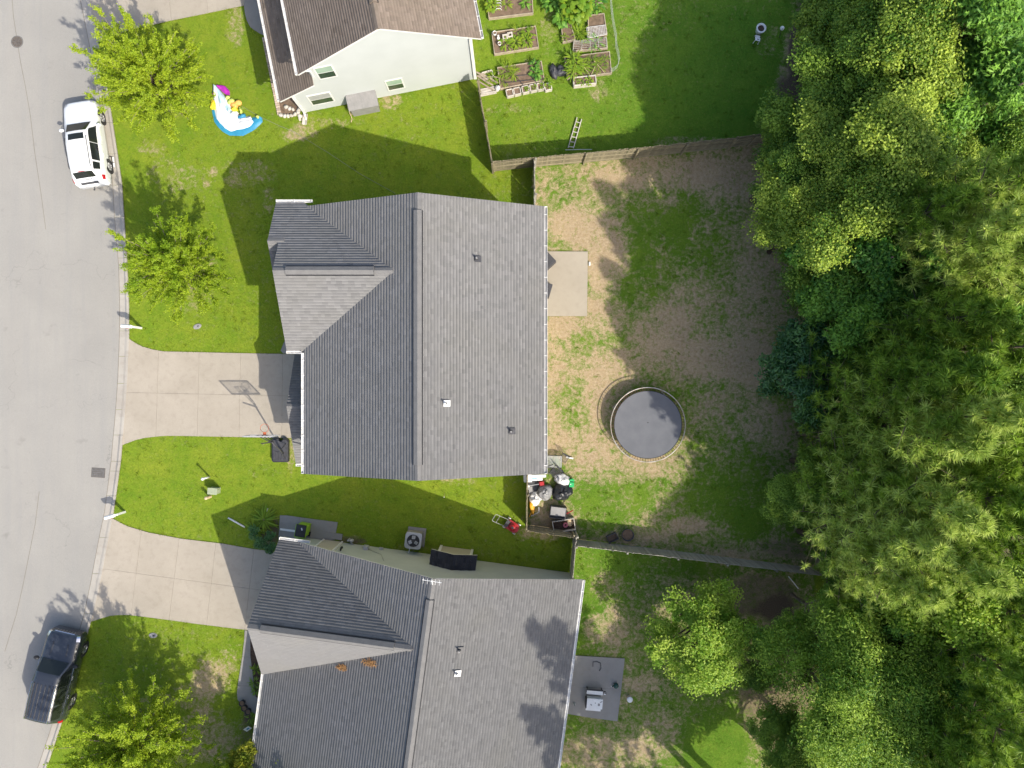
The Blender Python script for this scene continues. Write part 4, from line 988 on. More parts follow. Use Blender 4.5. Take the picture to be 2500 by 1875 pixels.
def pine(seed, Rr, H, base_h, material, bark, nwh=10):
    rg = np.random.default_rng(seed); m = MB()
    m.tube([(0, 0, -0.1), (0.1, 0.05, H * 0.5), (0.05, 0.1, H - 0.3)], [0.2, 0.14, 0.03], 9)
    tips = []
    for w in range(nwh):
        f = w / (nwh - 1); z = base_h + (H - base_h) * f * 0.97; Lb = Rr * (1 - 0.75 * f ** 1.3) * rg.uniform(0.85, 1.1)
        for b in range(5 if f < 0.85 else 4):
            az = rg.uniform(0, 2 * PI) if b == 0 else az + 2 * PI / 5 + rg.normal(0, 0.2)
            el = R(5 + 50 * f) + rg.normal(0, 0.1); d = np.array([math.cos(az) * math.cos(el), math.sin(az) * math.cos(el), math.sin(el)])
            s = np.array([0.05, 0.05, z]); e = s + d * Lb + np.array([0, 0, 0.15 * Lb]); L_ = Lb * rg.uniform(0.75, 1.1)
            m.tube([tuple(s), tuple(s + d * L_ * 0.55 - np.array([0, 0, 0.06 * L_])), tuple(s + d * L_ + np.array([0, 0, 0.1 * L_]))], [0.035, 0.022, 0.01], 5, caps=False)
            bt = rg.normal(0.45, 0.15)
            for j in range(int(5 + 7 * L_ / Rr)):
                t = rg.uniform(0.35, 1.03); q = s + d * L_ * t + np.array([0, 0, 0.12 * L_ * t * t])
                sd2 = np.cross(d, [0, 0, 1]) * rg.normal(0, 0.34) * L_ * (0.35 + 0.4 * (1 - abs(t - 0.7)))
                q2 = q + sd2 + np.array([0, 0, rg.uniform(-0.05, 0.22)])
                if j % 2 == 0: m.tube([tuple(q), tuple(q2)], [0.014, 0.006], 4, caps=False)
                dd = d * 0.7 + sd2 / (np.linalg.norm(sd2) + 1e-6) * 0.5 + np.array([0, 0, 0.55]); tips.append((q2, dd / np.linalg.norm(dd), bt))
    tips.append((np.array([0.05, 0.1, H]), np.array([0, 0, 1.0]), 0.6))
    V, T = [], []
    for q, d, bt in tips:
        k = 40; nd = unit(d * 0.6 + rg.normal(size=(k, 3)) * 0.62); ln = rg.uniform(0.3, 0.5, (k, 1)); bt = rg.normal(bt, 0.16); st = q - d * rg.uniform(0, 0.22, (k, 1))
        sdv = unit(np.cross(nd, rg.normal(size=(k, 3)))) * 0.028
        V.append(np.stack([st - sdv, st + sdv, st + nd * ln + np.array([0, 0, -0.03])], 1).reshape(-1, 3)); T.append(np.repeat(np.clip(bt + rg.normal(0, 0.18, k), 0, 1), 3))
    V = np.vstack(V); F = np.arange(len(V)).reshape(-1, 3)
    return m.mesh('trunk', bark, True), npmesh('crown', V, F, material, np.concatenate(T))

def plant_tree(kind, px, py, h, label, sc=1.0, name='tree', group=None, rz=None, cat='tree', szz=None):
    """kind=(trunk,crown,centre height); stands where its crown centre is seen at (px,py)"""
    tr, cr, ch = kind; s = sc; hz = h / ch
    p = W(px, py, h); o = thing(name, label, cat, (p.x, p.y, 0), random.uniform(0, 6.28) if rz is None else rz, group)
    o.scale = (s, s, hz)
    link('trunk', tr, o); link('crown', cr, o); return o

K = {}
def kind(nm, f, ch): K[nm] = (f[0], f[1], ch)
kind('sp1', spray_tree(1, 2.9, 6.3, 1.5, 105, M['lf_yard'], M['bark_l']), 4.4)
kind('sp2', spray_tree(2, 2.8, 6.0, 1.4, 95, M['lf_yard'], M['bark_l']), 4.3)
kind('sp3', spray_tree(23, 3.1, 6.6, 1.6, 120, M['lf_yard'], M['bark_l'], 0.09, 0.05), 4.5)
kind('oak1', broadleaf(3, 3.2, 11, 3.0, 200, 250, 0.135, 0.08, M['lf_a'], M['bark']), 8.0)
kind('oak2', broadleaf(4, 3.2, 11, 2.5, 200, 250, 0.135, 0.08, M['lf_a'], M['bark']), 8.0)
kind('map1', broadleaf(5, 3.2, 11, 3.0, 200, 240, 0.13, 0.085, M['lf_b'], M['bark']), 8.0)
kind('map2', broadleaf(6, 3.2, 11, 2.5, 190, 250, 0.12, 0.08, M['lf_b'], M['bark']), 8.0)
kind('gum1', broadleaf(7, 3.0, 11, 3.0, 190, 120, 0.21, 0.07, M['lf_c'], M['bark'], star=True), 8.0)
kind('gum2', broadleaf(8, 3.0, 11, 2.5, 190, 120, 0.20, 0.07, M['lf_c'], M['bark'], star=True), 8.0)
kind('lau1', broadleaf(9, 2.6, 8, 1.2, 130, 100, 0.26, 0.085, M['lf_d'], M['bark'], clr=0.19), 5.0)
kind('wil1', broadleaf(10, 4.0, 10, 2.5, 270, 230, 0.165, 0.048, M['lf_w'], M['bark_l'], clr=0.19, limbs=40), 7.0)
kind('pale1', broadleaf(31, 3.0, 10, 2.5, 200, 170, 0.145, 0.10, M['lf_pale'], M['bark'], nlobe=15), 7.2)
kind('pine1', pine(13, 2.9, 14, 6.0, M['lf_p'], M['bark']), 11.0)
kind('pine2', pine(14, 2.8, 14, 6.5, M['lf_pl'], M['bark']), 11.0)
kind('pine3', pine(15, 3.0, 14, 5.0, M['lf_p'], M['bark'], 12), 11.0)
kind('shr1', broadleaf(16, 1.3, 2.4, 0.15, 60, 80, 0.15, 0.09, M['lf_a'], M['bark'], limbs=10), 1.4)
kind('shr2', broadleaf(17, 1.2, 2.6, 0.3, 60, 70, 0.17, 0.08, M['lf_yel'], M['bark'], limbs=10), 1.6)
kind('shrd', broadleaf(18, 0.8, 1.3, 0.05, 50, 70, 0.10, 0.05, M['lf_d'], M['bark'], limbs=8), 0.7)

# street trees
plant_tree(K['sp1'], 342, 171, 4.4, 'large bright yellow-green tree at the kerb ahead of the white car', 0.99, 'kerb_tree', rz=0.3)
plant_tree(K['sp2'], 404, 640, 4.3, 'bright yellow-green tree on the lawn above the upper white mailbox', 0.93, 'lawn_tree', rz=2.0)
plant_tree(K['sp3'], 296, 1852, 4.5, 'yellow-green tree overhanging the black car at the bottom', 1.12, 'kerb_tree', rz=4.1)
# garden tree and bushes of the lower yard
plant_tree(K['pale1'], 1718, 1566, 4.2, 'round pale green garden tree standing alone behind the lower patio', 0.9, 'garden_tree')
plant_tree(K['oak1'], 1862, 1568, 3.0, 'small dark tree between the round pale tree and the wood', 0.38, 'small_tree')
plant_tree(K['oak2'], 1850, 1660, 2.6, 'sparse low bush on the bare soil below the round pale tree', 0.38, 'low_bush')
plant_tree(K['shr2'], 605, 1850, 1.7, 'golden-green shrub by the gutter at the bottom of the lower house', 1.15, 'golden_shrub', cat='shrub')
plant_tree(K['shrd'], 640, 1318, 0.7, 'dark rounded shrub between the lower driveway and the house corner', 1.1, 'dark_shrub', cat='shrub')
# the wood: (kind, px, py, height of crown centre, scale, label or None for one of the unremarkable many)
G = 'trees of the wood behind the back fence'
wood = [
 ('oak2', 2075, 30, 6.5, .8, 'dark leafy tree at the top end of the back fence'),
 ('map1', 2165, 60, 8.5, 1.05, 'yellow-green tree second from the fence along the top edge of the picture'),
 ('map2', 2260, 60, 9.5, 1.0, None), ('oak1', 2110, 190, 7.5, .95, None),
 ('gum1', 2390, 60, 10, 1.15, 'star-leaved tree in the top right corner of the wood'), ('gum2', 2440, 230, 10, 1.0, None), ('gum1', 2330, 180, 8, .9, None),
 ('map1', 2180, 290, 9, 1.1, None), ('oak1', 2025, 290, 6.5, .9, None), ('oak2', 1935, 320, 4.5, .5, 'low leafy tree hiding the far end of the long mossy fence'),
 ('oak2', 1945, 405, 6.5, .75, 'tree reaching farthest over the dry yard at the end of the long fence'), ('map2', 2060, 400, 8, 1.05, None), ('oak1', 2230, 420, 8, 1.0, None),
 ('map2', 2000, 490, 7, .95, None), ('oak1', 1985, 560, 6, .7, None), ('map1', 2090, 540, 8.5, 1.0, None),
 ('gum2', 2130, 640, 8.5, 1.05, None), ('oak2', 2055, 690, 6.5, .85, None), ('gum1', 2085, 770, 7, .85, None), ('gum2', 2270, 620, 9, .95, None), ('oak1', 2230, 760, 7.5, .95, None),
 ('lau1', 1960, 880, 4.6, .95, 'dark glossy evergreen leaning over the bare soil above the trampoline end of the fence'), ('lau1', 2010, 960, 4.2, .85, 'dark glossy evergreen beside the visible stretch of back fence'), ('lau1', 2110, 850, 5, .9, None),
 ('pine2', 2440, 460, 12.5, 1.05, 'tall bright pine at the right edge below the star-leaved tree'), ('pine2', 2370, 590, 12, .9, None), ('pine1', 2250, 520, 10.5, .8, None), ('pine2', 2460, 640, 11.5, .9, None),
 ('pine3', 2330, 780, 10.5, .95, None), ('pine1', 2200, 930, 10.5, .9, 'pine with its branches over the open stretch of back fence'), ('pine3', 2290, 920, 11.5, 1.05, None), ('pine1', 2420, 850, 11.5, 1.0, None),
 ('pine2', 2250, 1060, 12, 1.0, None), ('pine2', 2330, 1020, 13, .85, None), ('pine1', 2440, 1030, 12, 1.0, None), ('pine1', 2130, 1090, 8.5, .6, None), ('pine3', 2140, 1180, 9.5, .85, None),
 ('oak1', 2040, 1190, 5.5, .6, None), ('oak2', 1950, 1235, 3.6, .6, 'low leafy tree on the yard side of the back fence near its lower end'), ('pine1', 2150, 1290, 7.4, .7, None), ('pine3', 2085, 1370, 5.4, .6, 'pine standing over the meeting of the long grey fence and the back fence'),
 ('pine2', 2260, 1230, 12, .95, None), ('pine2', 2180, 1310, 11, .95, None), ('pine2', 2190, 1420, 10.5, .8, None), ('pine2', 2300, 1360, 12, .95, None), ('pine1', 2400, 1210, 12, .95, None), ('pine1', 2460, 1300, 12, .9, None),
 ('pale1', 2320, 1480, 9, 1.0, 'pale broadleaf tree lit up below the bright pines'), ('gum2', 2190, 1510, 7, .8, None), ('oak1', 2440, 1440, 8, .85, None),
 ('wil1', 2050, 1540, 6.0, .62, None), ('wil1', 2085, 1640, 7.0, 1.0, 'broad willowy tree at the wood edge right of the round pale tree'), ('wil1', 2130, 1790, 7.2, 1.0, None),
 ('map2', 2260, 1640, 7.5, .8, None), ('gum1', 2330, 1660, 7.5, .8, None), ('oak2', 1960, 1820, 4.0, .75, 'leafy bush over the dark soil at the bottom edge of the lower garden'),
 ('pine3', 2290, 1780, 9, .9, None), ('pine3', 2420, 1620, 10, 1.0, None), ('pine1', 2430, 1770, 10.5, 1.0, None), ('oak1', 2230, 1850, 6, .8, None), ('pine3', 2480, 1500, 10, .9, None), ('oak2', 2490, 930, 8, .9, None), ('pine3', 2350, 1890, 10, 1.0, None),
 ('oak1', 2300, 300, 7, .8, None), ('oak2', 2500, 130, 8, .9, None), ('map2', 2340, 420, 8, .8, None), ('oak2', 2120, 1060, 6, .7, None), ('oak1', 2240, 1150, 7, .8, None), ('oak2', 2400, 1100, 8, .8, None), ('oak1', 2110, 1430, 5, .7, None), ('oak2', 2380, 700, 8, .8, None), ('oak1', 2490, 360, 8, .8, None), ('gum2', 2485, 760, 9, .95, None), ('pine1', 2490, 1130, 11, .9, None), ('oak2', 2480, 1680, 7, .9, None), ('pine3', 2500, 1850, 9, .9, None), ('oak1', 2370, 1560, 6, .9, None), ('oak2', 2400, 1870, 5, .9, None), ('map2', 2490, 560, 9, .8, None),
]
bands = ((150, 'the raised beds'), (340, 'the white siding'), (500, 'the mossy fence end'), (780, 'the bare patio'), (950, 'the main roof'), (1110, 'the trampoline'), (1260, 'the rubbish corner'), (1400, 'the long grey fence'), (1560, 'the lower house ridge'), (1720, 'the lower patio'), (9999, 'the bottom edge'))
ords = ('first', 'second', 'third', 'fourth', 'fifth', 'sixth', 'seventh', 'eighth', 'ninth')
kn = {'oak': 'leafy mid-green tree', 'map': 'yellow-tinged leafy tree', 'gum': 'star-leaved bright green tree', 'lau': 'dark evergreen tree', 'pin': 'pine', 'wil': 'fine-leaved willowy tree', 'pal': 'pale-leaved tree'}
def band(y): return next(i for i, b in enumerate(bands) if y < b[0])
for i, (k, x, y, h, s, lb) in enumerate(wood):
    pn = k.startswith('pine'); nm = 'pine_tree' if pn else ('evergreen_tree' if k == 'lau1' else 'broadleaf_tree')
    mates = sorted(q[1] for q in wood if q[0][:3] == k[:3] and band(q[2]) == band(y)); r = mates.index(x)
    auto = ('only ' if len(mates) == 1 else ords[r] + ' ') + kn[k[:3]] + (' in the wood' if len(mates) == 1 else ' from the fence') + ' level with ' + bands[band(y)][1]
    plant_tree(K[k], x, y, h, lb or auto, s, nm, 'trees of the wood behind the back fence')
# trees just below the picture whose shadows fall on the lower roof and lawn
plant_tree(K['pine1'], 1955, 2400, 13.5, 'tall pine beyond the bottom edge that shades the lower roof', 1.0, 'pine_tree')
plant_tree(K['pine3'], 1940, 2690, 13.5, 'second tall pine beyond the bottom edge shading the lower patio eave', 1.0, 'pine_tree')
plant_tree(K['map1'], 2057, 2083, 8.0, 'leafy tree rooted at the bottom edge beside the dark soil', 1.05, 'broadleaf_tree')
plant_tree(K['oak2'], 1955, 2233, 9.0, 'leafy tree beyond the bottom edge that shades the lower garden', 1.1, 'broadleaf_tree')
plant_tree(K['sp2'], 560, 2110, 5.5, 'tree beyond the bottom edge shading the left end of the lower roof', 1.3, 'broadleaf_tree')
# ================================================================ CARS
def catmull(P, t):
    i = min(int(t), len(P) - 2); f = t - i
    p0 = P[max(i - 1, 0)]; p1 = P[i]; p2 = P[i + 1]; p3 = P[min(i + 2, len(P) - 1)]
    return p1 + (p2 - p1) * f if False else 0.5 * ((2 * p1) + (-p0 + p2) * f + (2 * p0 - 5 * p1 + 4 * p2 - p3) * f * f + (-p0 + 3 * p1 - 3 * p2 + p3) * f ** 3)

class CarShape:
    """stations from nose (0) to tail; each (x, [(y,z)*5]) = centre top, roof/bonnet edge, belt, shoulder, sill"""
    def __init__(s, st, Lc): s.st = [np.array([[x, a, b] for a, b in pr]) for x, pr in st]; s.L = Lc
    def at(s, t, q):
        i = min(int(t), len(s.st) - 2); f = t - i; A, B = s.st[i], s.st[i + 1]
        sec = A * (1 - f) + B * f
        j = min(int(q), 3); g = q - j
        p = sec[j] * (1 - g) + sec[j + 1] * g
        # round the flanks and the roof crown
        if j == 2: p = p + np.array([0, 0.02 * math.sin(g * PI), 0])
        if j == 0: p = p + np.array([0, 0, 0.012 * math.sin((g) * PI)])
        return Vector((s.L / 2 - p[0], p[1], p[2]))
    def body(s, mat_):
        m = MB(); ts = np.linspace(0, len(s.st) - 1, (len(s.st) - 1) * 3 + 1); qs = np.linspace(0, 4, 13)
        full = [(q, 1) for q in qs[::-1]] + [(q, -1) for q in qs[1:]]
        for t in ts:
            for q, sg in full:
                p = s.at(t, q); m.v.append((p.x, p.y * sg, p.z)); m.t.append(0.5)
        n = len(full)
        for i in range(len(ts) - 1):
            for k in range(n - 1): m.f.append((i * n + k, i * n + k + 1, (i + 1) * n + k + 1, (i + 1) * n + k))
            m.f.append((i * n + n - 1, i * n, (i + 1) * n, (i + 1) * n + n - 1))
        m.f.append(tuple(range(n))[::-1]); m.f.append(tuple((len(ts) - 1) * n + k for k in range(n)))
        return m
    def patch(s, t0, t1, q0, q1, off=0.012, sg=1, nt=6, nq=5, both=False, skew=0.0, taper=0.0):
        """panel lying just proud of the body between the given stations and section heights"""
        m = MB(); rows = []
        for i in range(nt + 1):
            r = []
            rng = [(q, 1) for q in np.linspace(q1, q0, nq + 1)] + [(q, -1) for q in np.linspace(q0, q1, nq + 1)[1:]] if both else [(q, sg) for q in np.linspace(q0, q1, nq + 1)]
            for q, g in rng:
                fq = (q - min(q0, q1)) / (abs(q1 - q0) + 1e-6)
                a = t0 + skew * fq; b = t1 - taper * fq
                t = a + (b - a) * i / nt; p = s.at(t, q)
                e = 0.02
                du = s.at(min(t + e, len(s.st) - 1), q) - s.at(max(t - e, 0), q); dv = s.at(t, min(q + e, 4)) - s.at(t, max(q - e, 0))
                nn = du.cross(dv)
                if nn.length < 1e-9: nn = Vector((0, 0, 1))
                nn.normalize()
                if nn.z < 0 and abs(nn.z) > 0.02: nn = -nn
                elif abs(nn.z) <= 0.02 and nn.y < 0: nn = -nn
                p = p + nn * off; r.append((p.x, p.y * g, p.z))
            rows.append(r)
        n = len(rows[0]); m.v = [q for r in rows for q in r]; m.t = [0.5] * len(m.v)
        for i in range(nt):
            for k in range(n - 1): m.f.append((i * n + k, i * n + k + 1, (i + 1) * n + k + 1, (i + 1) * n + k))
        return m

def wheel(root, x, y, r=0.37, w=0.24, sg=1, spokes=5):
    o = MB().lathe([(r * 0.62, -w / 2), (r * 0.97, -w / 2), (r, -w * 0.3), (r, w * 0.3), (r * 0.97, w / 2), (r * 0.62, w / 2)], 24).build('wheel', M['tyre'], root, True, loc=(x, y, r), rot=(R(90), 0, 0))
    m = MB(); m.lathe([(0.02, -sg * w * 0.30), (r * 0.6, -sg * w * 0.30), (r * 0.66, -sg * w * 0.46)], 20)
    for k in range(spokes):
        t = 2 * PI * k / spokes; m.bar((0.03 * math.cos(t), 0.03 * math.sin(t), -sg * w * 0.42), (r * 0.62 * math.cos(t), r * 0.62 * math.sin(t), -sg * w * 0.42), 0.075, 0.04)
    m.build('rim', M['rim'], o)

def suv(name, label, loc, rz, st, Lc, paint, feats):
    root = thing(name, label, 'car', loc, rz); cs = CarShape(st, Lc)
    b = cs.body(None).build('body', paint, root, True)
    return root, cs, b

# --- white mid-size SUV
st_w = [(0.00, [(0, .74), (.50, .72), (.66, .66), (.70, .52), (.66, .30)]), (0.10, [(0, .90), (.60, .88), (.80, .78), (.86, .60), (.82, .26)]),
        (0.35, [(0, 1.00), (.68, .97), (.88, .87), (.94, .68), (.90, .24)]), (1.15, [(0, 1.09), (.74, 1.05), (.92, .95), (.97, .72), (.94, .24)]),
        (1.38, [(0, 1.14), (.74, 1.11), (.93, 1.0), (.97, .74), (.94, .24)]), (2.05, [(0, 1.66), (.59, 1.60), (.92, 1.05), (.97, .75), (.94, .24)]),
        (2.70, [(0, 1.74), (.62, 1.68), (.92, 1.07), (.97, .76), (.94, .24)]), (3.70, [(0, 1.73), (.62, 1.67), (.92, 1.09), (.97, .78), (.94, .24)]),
        (4.28, [(0, 1.68), (.58, 1.61), (.90, 1.11), (.96, .80), (.93, .26)]), (4.58, [(0, 1.20), (.62, 1.17), (.86, 1.06), (.93, .80), (.90, .28)]),
        (4.74, [(0, 1.02), (.62, .99), (.82, .92), (.89, .72), (.86, .30)]), (4.86, [(0, .74), (.60, .72), (.74, .68), (.78, .56), (.74, .34)])]
WC, cs, wb = suv('white_car', 'white SUV parked at the kerb beneath the large street tree', (-24.31, 13.72, 0), R(98.7), st_w, 4.86, M['wpaint'], None)
cs.patch(4.06, 4.93, 0, 0.93, both=True).build('windscreen', M['cglass'], WC, True)
cs.patch(8.12, 8.88, 0, 0.93, both=True).build('rear_window', M['cglass'], WC, True)
for sg in (1, -1):
    sw = cs.patch(4.75, 6.0, 1.12, 1.86, sg=sg, skew=-0.35).build('side_window', M['cglass'], WC, True)
    cs.patch(6.03, 7.02, 1.12, 1.86, sg=sg).build('side_window', M['cglass'], WC, True)
    cs.patch(7.18, 7.92, 1.14, 1.80, sg=sg, taper=0.1).build('side_window', M['cglass'], WC, True)
    cs.patch(0.7, 1.5, 1.25, 2.05, sg=sg).build('headlight', M['lgrey'], WC, True)
    cs.patch(8.55, 9.6, 1.78, 2.45, sg=sg).build('tail_light', M['tail'], WC, True)
    y = sg * 0.60; m = MB(); m.tube([(0.05, y, 1.70), (-0.05, y, 1.76), (-1.55, y, 1.755), (-1.68, y, 1.69)], 0.022, 6); m.build('roof_rail', M['black'], WC)
    mr = MB().blob((0.78, sg * 1.06, 1.10), (0.10, 0.14, 0.10), 3, 0.05).build('wing_mirror', M['wpaint'], WC, True)
    for x in (1.48, -1.36): wheel(WC, x, sg * 0.84, sg=sg)
    for x in (1.48, -1.36): MB().lathe([(0.30, 0), (0.44, 0)], 24).build('wheel_arch', M['black'], WC, loc=(x, sg * 0.962, 0.40), rot=(R(90), 0, 0))
    for t in (5.98, 7.1): cs.patch(t, t + 0.012, 1.9, 3.7, 0.004, sg).build('door_gap', M['black'], WC)
    for x in (0.1, -0.85): MB().box((x, sg * 0.985, 0.92), (0.22, 0.03, 0.035)).build('door_handle', M['wpaint'], WC)
cs.patch(5.18, 5.72, 0, 0.72, 0.014, both=True).build('sunroof', M['cglass'], WC, True)
cs.patch(9.94, 10.5, 0.0, 0.8, 0.012, both=True).build('bumper_step', M['dgrey'], WC, True)
cs.patch(8.02, 8.1, 0.0, 0.3, 0.014, both=True).build('brake_light', M['tail'], WC, True)
cs.patch(9.2, 9.35, 0.0, 0.45, 0.014, both=True).build('tailgate_handle', M['dgrey'], WC, True)
MB().tube([(-2.35, 0.05, 0.45), (-2.55, 0.05, 0.45), (-2.6, 0.05, 0.52)], [0.03, 0.03, 0.045], 8).build('tow_ball', M['dgrey'], WC)
MB().box((2.38, 0, 0.55), (0.06, 0.9, 0.22)).build('grille', M['black'], WC)

# --- black full-size SUV
st_b = [(0.00, [(0, .92), (.62, .90), (.76, .84), (.80, .62), (.76, .32)]), (0.14, [(0, 1.08), (.74, 1.05), (.90, .96), (.95, .66), (.92, .30)]),
        (0.45, [(0, 1.14), (.80, 1.11), (.96, 1.0), (1.0, .72), (.97, .28)]), (1.30, [(0, 1.18), (.84, 1.15), (.97, 1.06), (1.01, .76), (.98, .28)]),
        (1.50, [(0, 1.22), (.84, 1.19), (.97, 1.09), (1.01, .78), (.98, .28)]), (2.15, [(0, 1.80), (.68, 1.75), (.97, 1.12), (1.01, .80), (.98, .28)]),
        (2.60, [(0, 1.90), (.71, 1.84), (.97, 1.13), (1.01, .80), (.98, .28)]), (4.20, [(0, 1.91), (.71, 1.85), (.97, 1.14), (1.01, .82), (.98, .28)]),
        (4.80, [(0, 1.88), (.70, 1.81), (.96, 1.15), (1.0, .82), (.97, .30)]), (5.02, [(0, 1.30), (.78, 1.27), (.94, 1.12), (.99, .82), (.96, .32)]),
        (5.10, [(0, 1.04), (.78, 1.01), (.92, .96), (.96, .76), (.93, .34)]), (5.18, [(0, .74), (.76, .72), (.86, .70), (.90, .60), (.86, .38)])]
BC, cb, _b = suv('black_car', 'large black SUV with roof rails parked at the lower kerb', (-25.93, -16.58, 0), R(76.8), st_b, 5.18, M['bpaint'], None)
cb.patch(4.06, 4.93, 0, 0.93, both=True).build('windscreen', M['cglass'], BC, True)
cb.patch(8.1, 8.9, 0, 0.93, both=True).build('rear_window', M['cglass'], BC, True)
for sg in (1, -1):
    cb.patch(4.8, 6.1, 1.12, 1.86, sg=sg, skew=-0.3).build('side_window', M['cglass'], BC, True)
    cb.patch(6.15, 6.75, 1.12, 1.86, sg=sg).build('side_window', M['cglass'], BC, True); cb.patch(6.82, 7.8, 1.12, 1.84, sg=sg).build('side_window', M['cglass'], BC, True)
    cb.patch(0.55, 1.75, 1.05, 2.0, sg=sg).build('headlight', M['chrome'], BC, True)
    cb.patch(8.4, 9.6, 1.7, 2.6, sg=sg).build('tail_light', M['tail'], BC, True)
    m = MB(); m.tube([(-0.05, sg * 0.66, 1.84), (-0.15, sg * 0.66, 1.93), (-2.05, sg * 0.66, 1.93), (-2.2, sg * 0.66, 1.85)], 0.024, 6); m.build('roof_rail', M['chrome'], BC)
    for yy_ in (0.12, 0.34, 0.54):
        MB().bar((-0.1, sg * yy_, 1.92 - yy_ * 0.04), (-2.1, sg * yy_, 1.92 - yy_ * 0.04), 0.035, 0.03).build('roof_rib', M['dgrey'], BC)
    MB().blob((0.92, sg * 1.13, 1.2), (0.11, 0.16, 0.12), 5, 0.05).build('wing_mirror', M['black'], BC, True)
    for x in (1.58, -1.5):
        wheel(BC, x, sg * 0.87, 0.41, 0.27, sg, 6); MB().lathe([(0.34, 0), (0.48, 0)], 24).build('wheel_arch', M['black'], BC, loc=(x, sg * 1.0, 0.44), rot=(R(90), 0, 0))
    for x in (0.12, -0.95): MB().box((x, sg * 1.025, 0.98), (0.24, 0.03, 0.04)).build('door_handle', M['chrome'], BC)
    MB().bar((0.9, sg * 1.0, 1.09), (-1.9, sg * 0.995, 1.12), 0.02, 0.025).build('belt_moulding', M['chrome'], BC)
m = MB()
for zz in (0.78, 0.88, 0.98): m.box((2.56, 0, zz), (0.05, 1.15, 0.035))
for yy_ in np.linspace(-0.5, 0.5, 7): m.box((2.57, yy_, 0.88), (0.045, 0.03, 0.24))
m.build('grille', M['chrome'], BC)
m = MB(); m.tube([(1.0, 0.72, 1.27), (1.05, 0.1, 1.30)], 0.012, 5); m.tube([(1.0, 0.0, 1.29), (1.03, -0.62, 1.27)], 0.012, 5); m.build('wiper', M['black'], BC)
MB().bar((2.0, 0.42, 1.17), (1.3, 0.45, 1.2), 0.03, 0.02).build('bonnet_crease', M['bpaint'], BC); MB().bar((2.0, -0.42, 1.17), (1.3, -0.45, 1.2), 0.03, 0.02).build('bonnet_crease', M['bpaint'], BC)

# board beside the white car's rear wheel
sb = thing('sign_board', 'small white board with faint lettering leaning by the rear wheel of the white car', 'board', W(262, 398), R(8))
mt = Matrix.Rotation(R(-38), 4, 'Y')
MB().box((-0.05, 0, 0.32), (0.62, 0.7, 0.02), m=mt).build('panel', M['white'], sb)
for i, (y, w_) in enumerate(((0.2, 0.16), (-0.1, 0.22))): MB().box((-0.05 + 0.011, y, 0.32 + 0.014), (0.2, w_, 0.004), m=mt).build('lettering', M['fab_lb'], sb)
m = MB()
for s in (-0.32, 0.32): m.tube([(0.2, s, 0.02), (0.32, s, 0.05), (-0.22, s, 0.52)], 0.015, 6)
m.tube([(0.32, -0.32, 0.05), (0.32, 0.32, 0.05)], 0.03, 6); m.build('frame', M['black'], sb)
for y in (-0.2, 0.12): MB().box((0.42, y, 0.09), (0.09, 0.26, 0.04)).build('foot', M['white'], sb)

# ================================================================ STREET FURNITURE
mh = thing('manhole_cover', 'round rusty manhole cover in the road', 'manhole', W(42, 102, 0))
MB().lathe([(0.0, 0.011), (0.30, 0.011), (0.30, 0.004)], 28).build('lid', M['iron'], mh); MB().lathe([(0.31, 0.004), (0.315, 0.014), (0.35, 0.014), (0.36, 0.004)], 28).build('ring', M['steel_p'], mh)
for k in range(8): t = k * PI / 4; MB().bar((0.08 * math.cos(t), 0.08 * math.sin(t), 0.014), (0.27 * math.cos(t), 0.27 * math.sin(t), 0.014), 0.03, 0.01).build('rib', M['steel_p'], mh)
p = W(240, 1154); dg = thing('storm_drain_plate', 'dark rectangular steel drain plate in the road by the kerb', 'drain', p, R(-4))
MB().box((0, 0, 0.012), (0.74, 0.5, 0.014)).build('plate', M['steel_p'], dg); MB().prism([(-0.40, -0.28), (0.40, -0.28), (0.40, 0.28), (-0.40, 0.28)], 0.003, 0.009).build('frame', M['iron'], dg)
for k in range(4): MB().bar((-0.3, -0.18 + k * 0.12, 0.021), (0.3, -0.18 + k * 0.12, 0.021), 0.02, 0.006).build('rib', M['iron'], dg)
mc = 0
for x, y, rz, lb in ((482, 797, R(20), 'oval grey water meter cover in the lawn beside the main driveway'), (374, 1551, R(-5), 'oval grey water meter cover in the lawn below the lower driveway')):
    o = thing('meter_cover', lb, 'meter cover', W(x, y), rz)
    MB().lathe([(0.0, 0.045), (0.2, 0.045), (0.24, 0.03), (0.25, 0.0)], 20).build('lid', M['grey'], o).scale = (1, 0.62, 1)
    MB().box((0.05, 0, 0.05), (0.1, 0.06, 0.02)).build('catch', M['dgrey'], o)
def mailbox(base, top, label, rz, bend=0.0):
    o = thing('mailbox', label, 'mailbox', W(*base), rz)   # box points along +x of the object = towards the road
    MB().box((0, 0, 0.55), (0.12, 0.12, 1.1)).build('post', M['white'], o); MB().bar((-0.12, 0, 0.92), (0.5, 0, 0.92), 0.09, 0.09).build('arm', M['white'], o)
    MB().bar((0.03, 0, 0.6), (0.36, 0, 0.9), 0.07, 0.07).build('brace', M['white'], o)
    m = MB(); prof = [(math.cos(t) * 0.1, 0.12 + math.sin(t) * 0.1) for t in np.linspace(0, PI, 9)] + [(-0.1, 0.0), (0.1, 0.0)]
    n = len(prof); m.add([(0.02, y, 0.97 + z) for y, z in prof] + [(0.55, y, 0.97 + z) for y, z in prof], [tuple(range(n)), tuple(range(n, 2 * n))[::-1]] + [(i, i + n, (i + 1) % n + n, (i + 1) % n) for i in range(n)])
    bx = m.build('box', M['white'], o); MB().box((0.2, 0.115, 1.12), (0.16, 0.012, 0.05)).build('flag', M['red'], bx)
    return o
mailbox((345, 801), None, 'white mailbox on a post beside the upper lawn tree', R(176))
mailbox((305, 1250), None, 'white mailbox on a post between the two lower driveways', R(195))
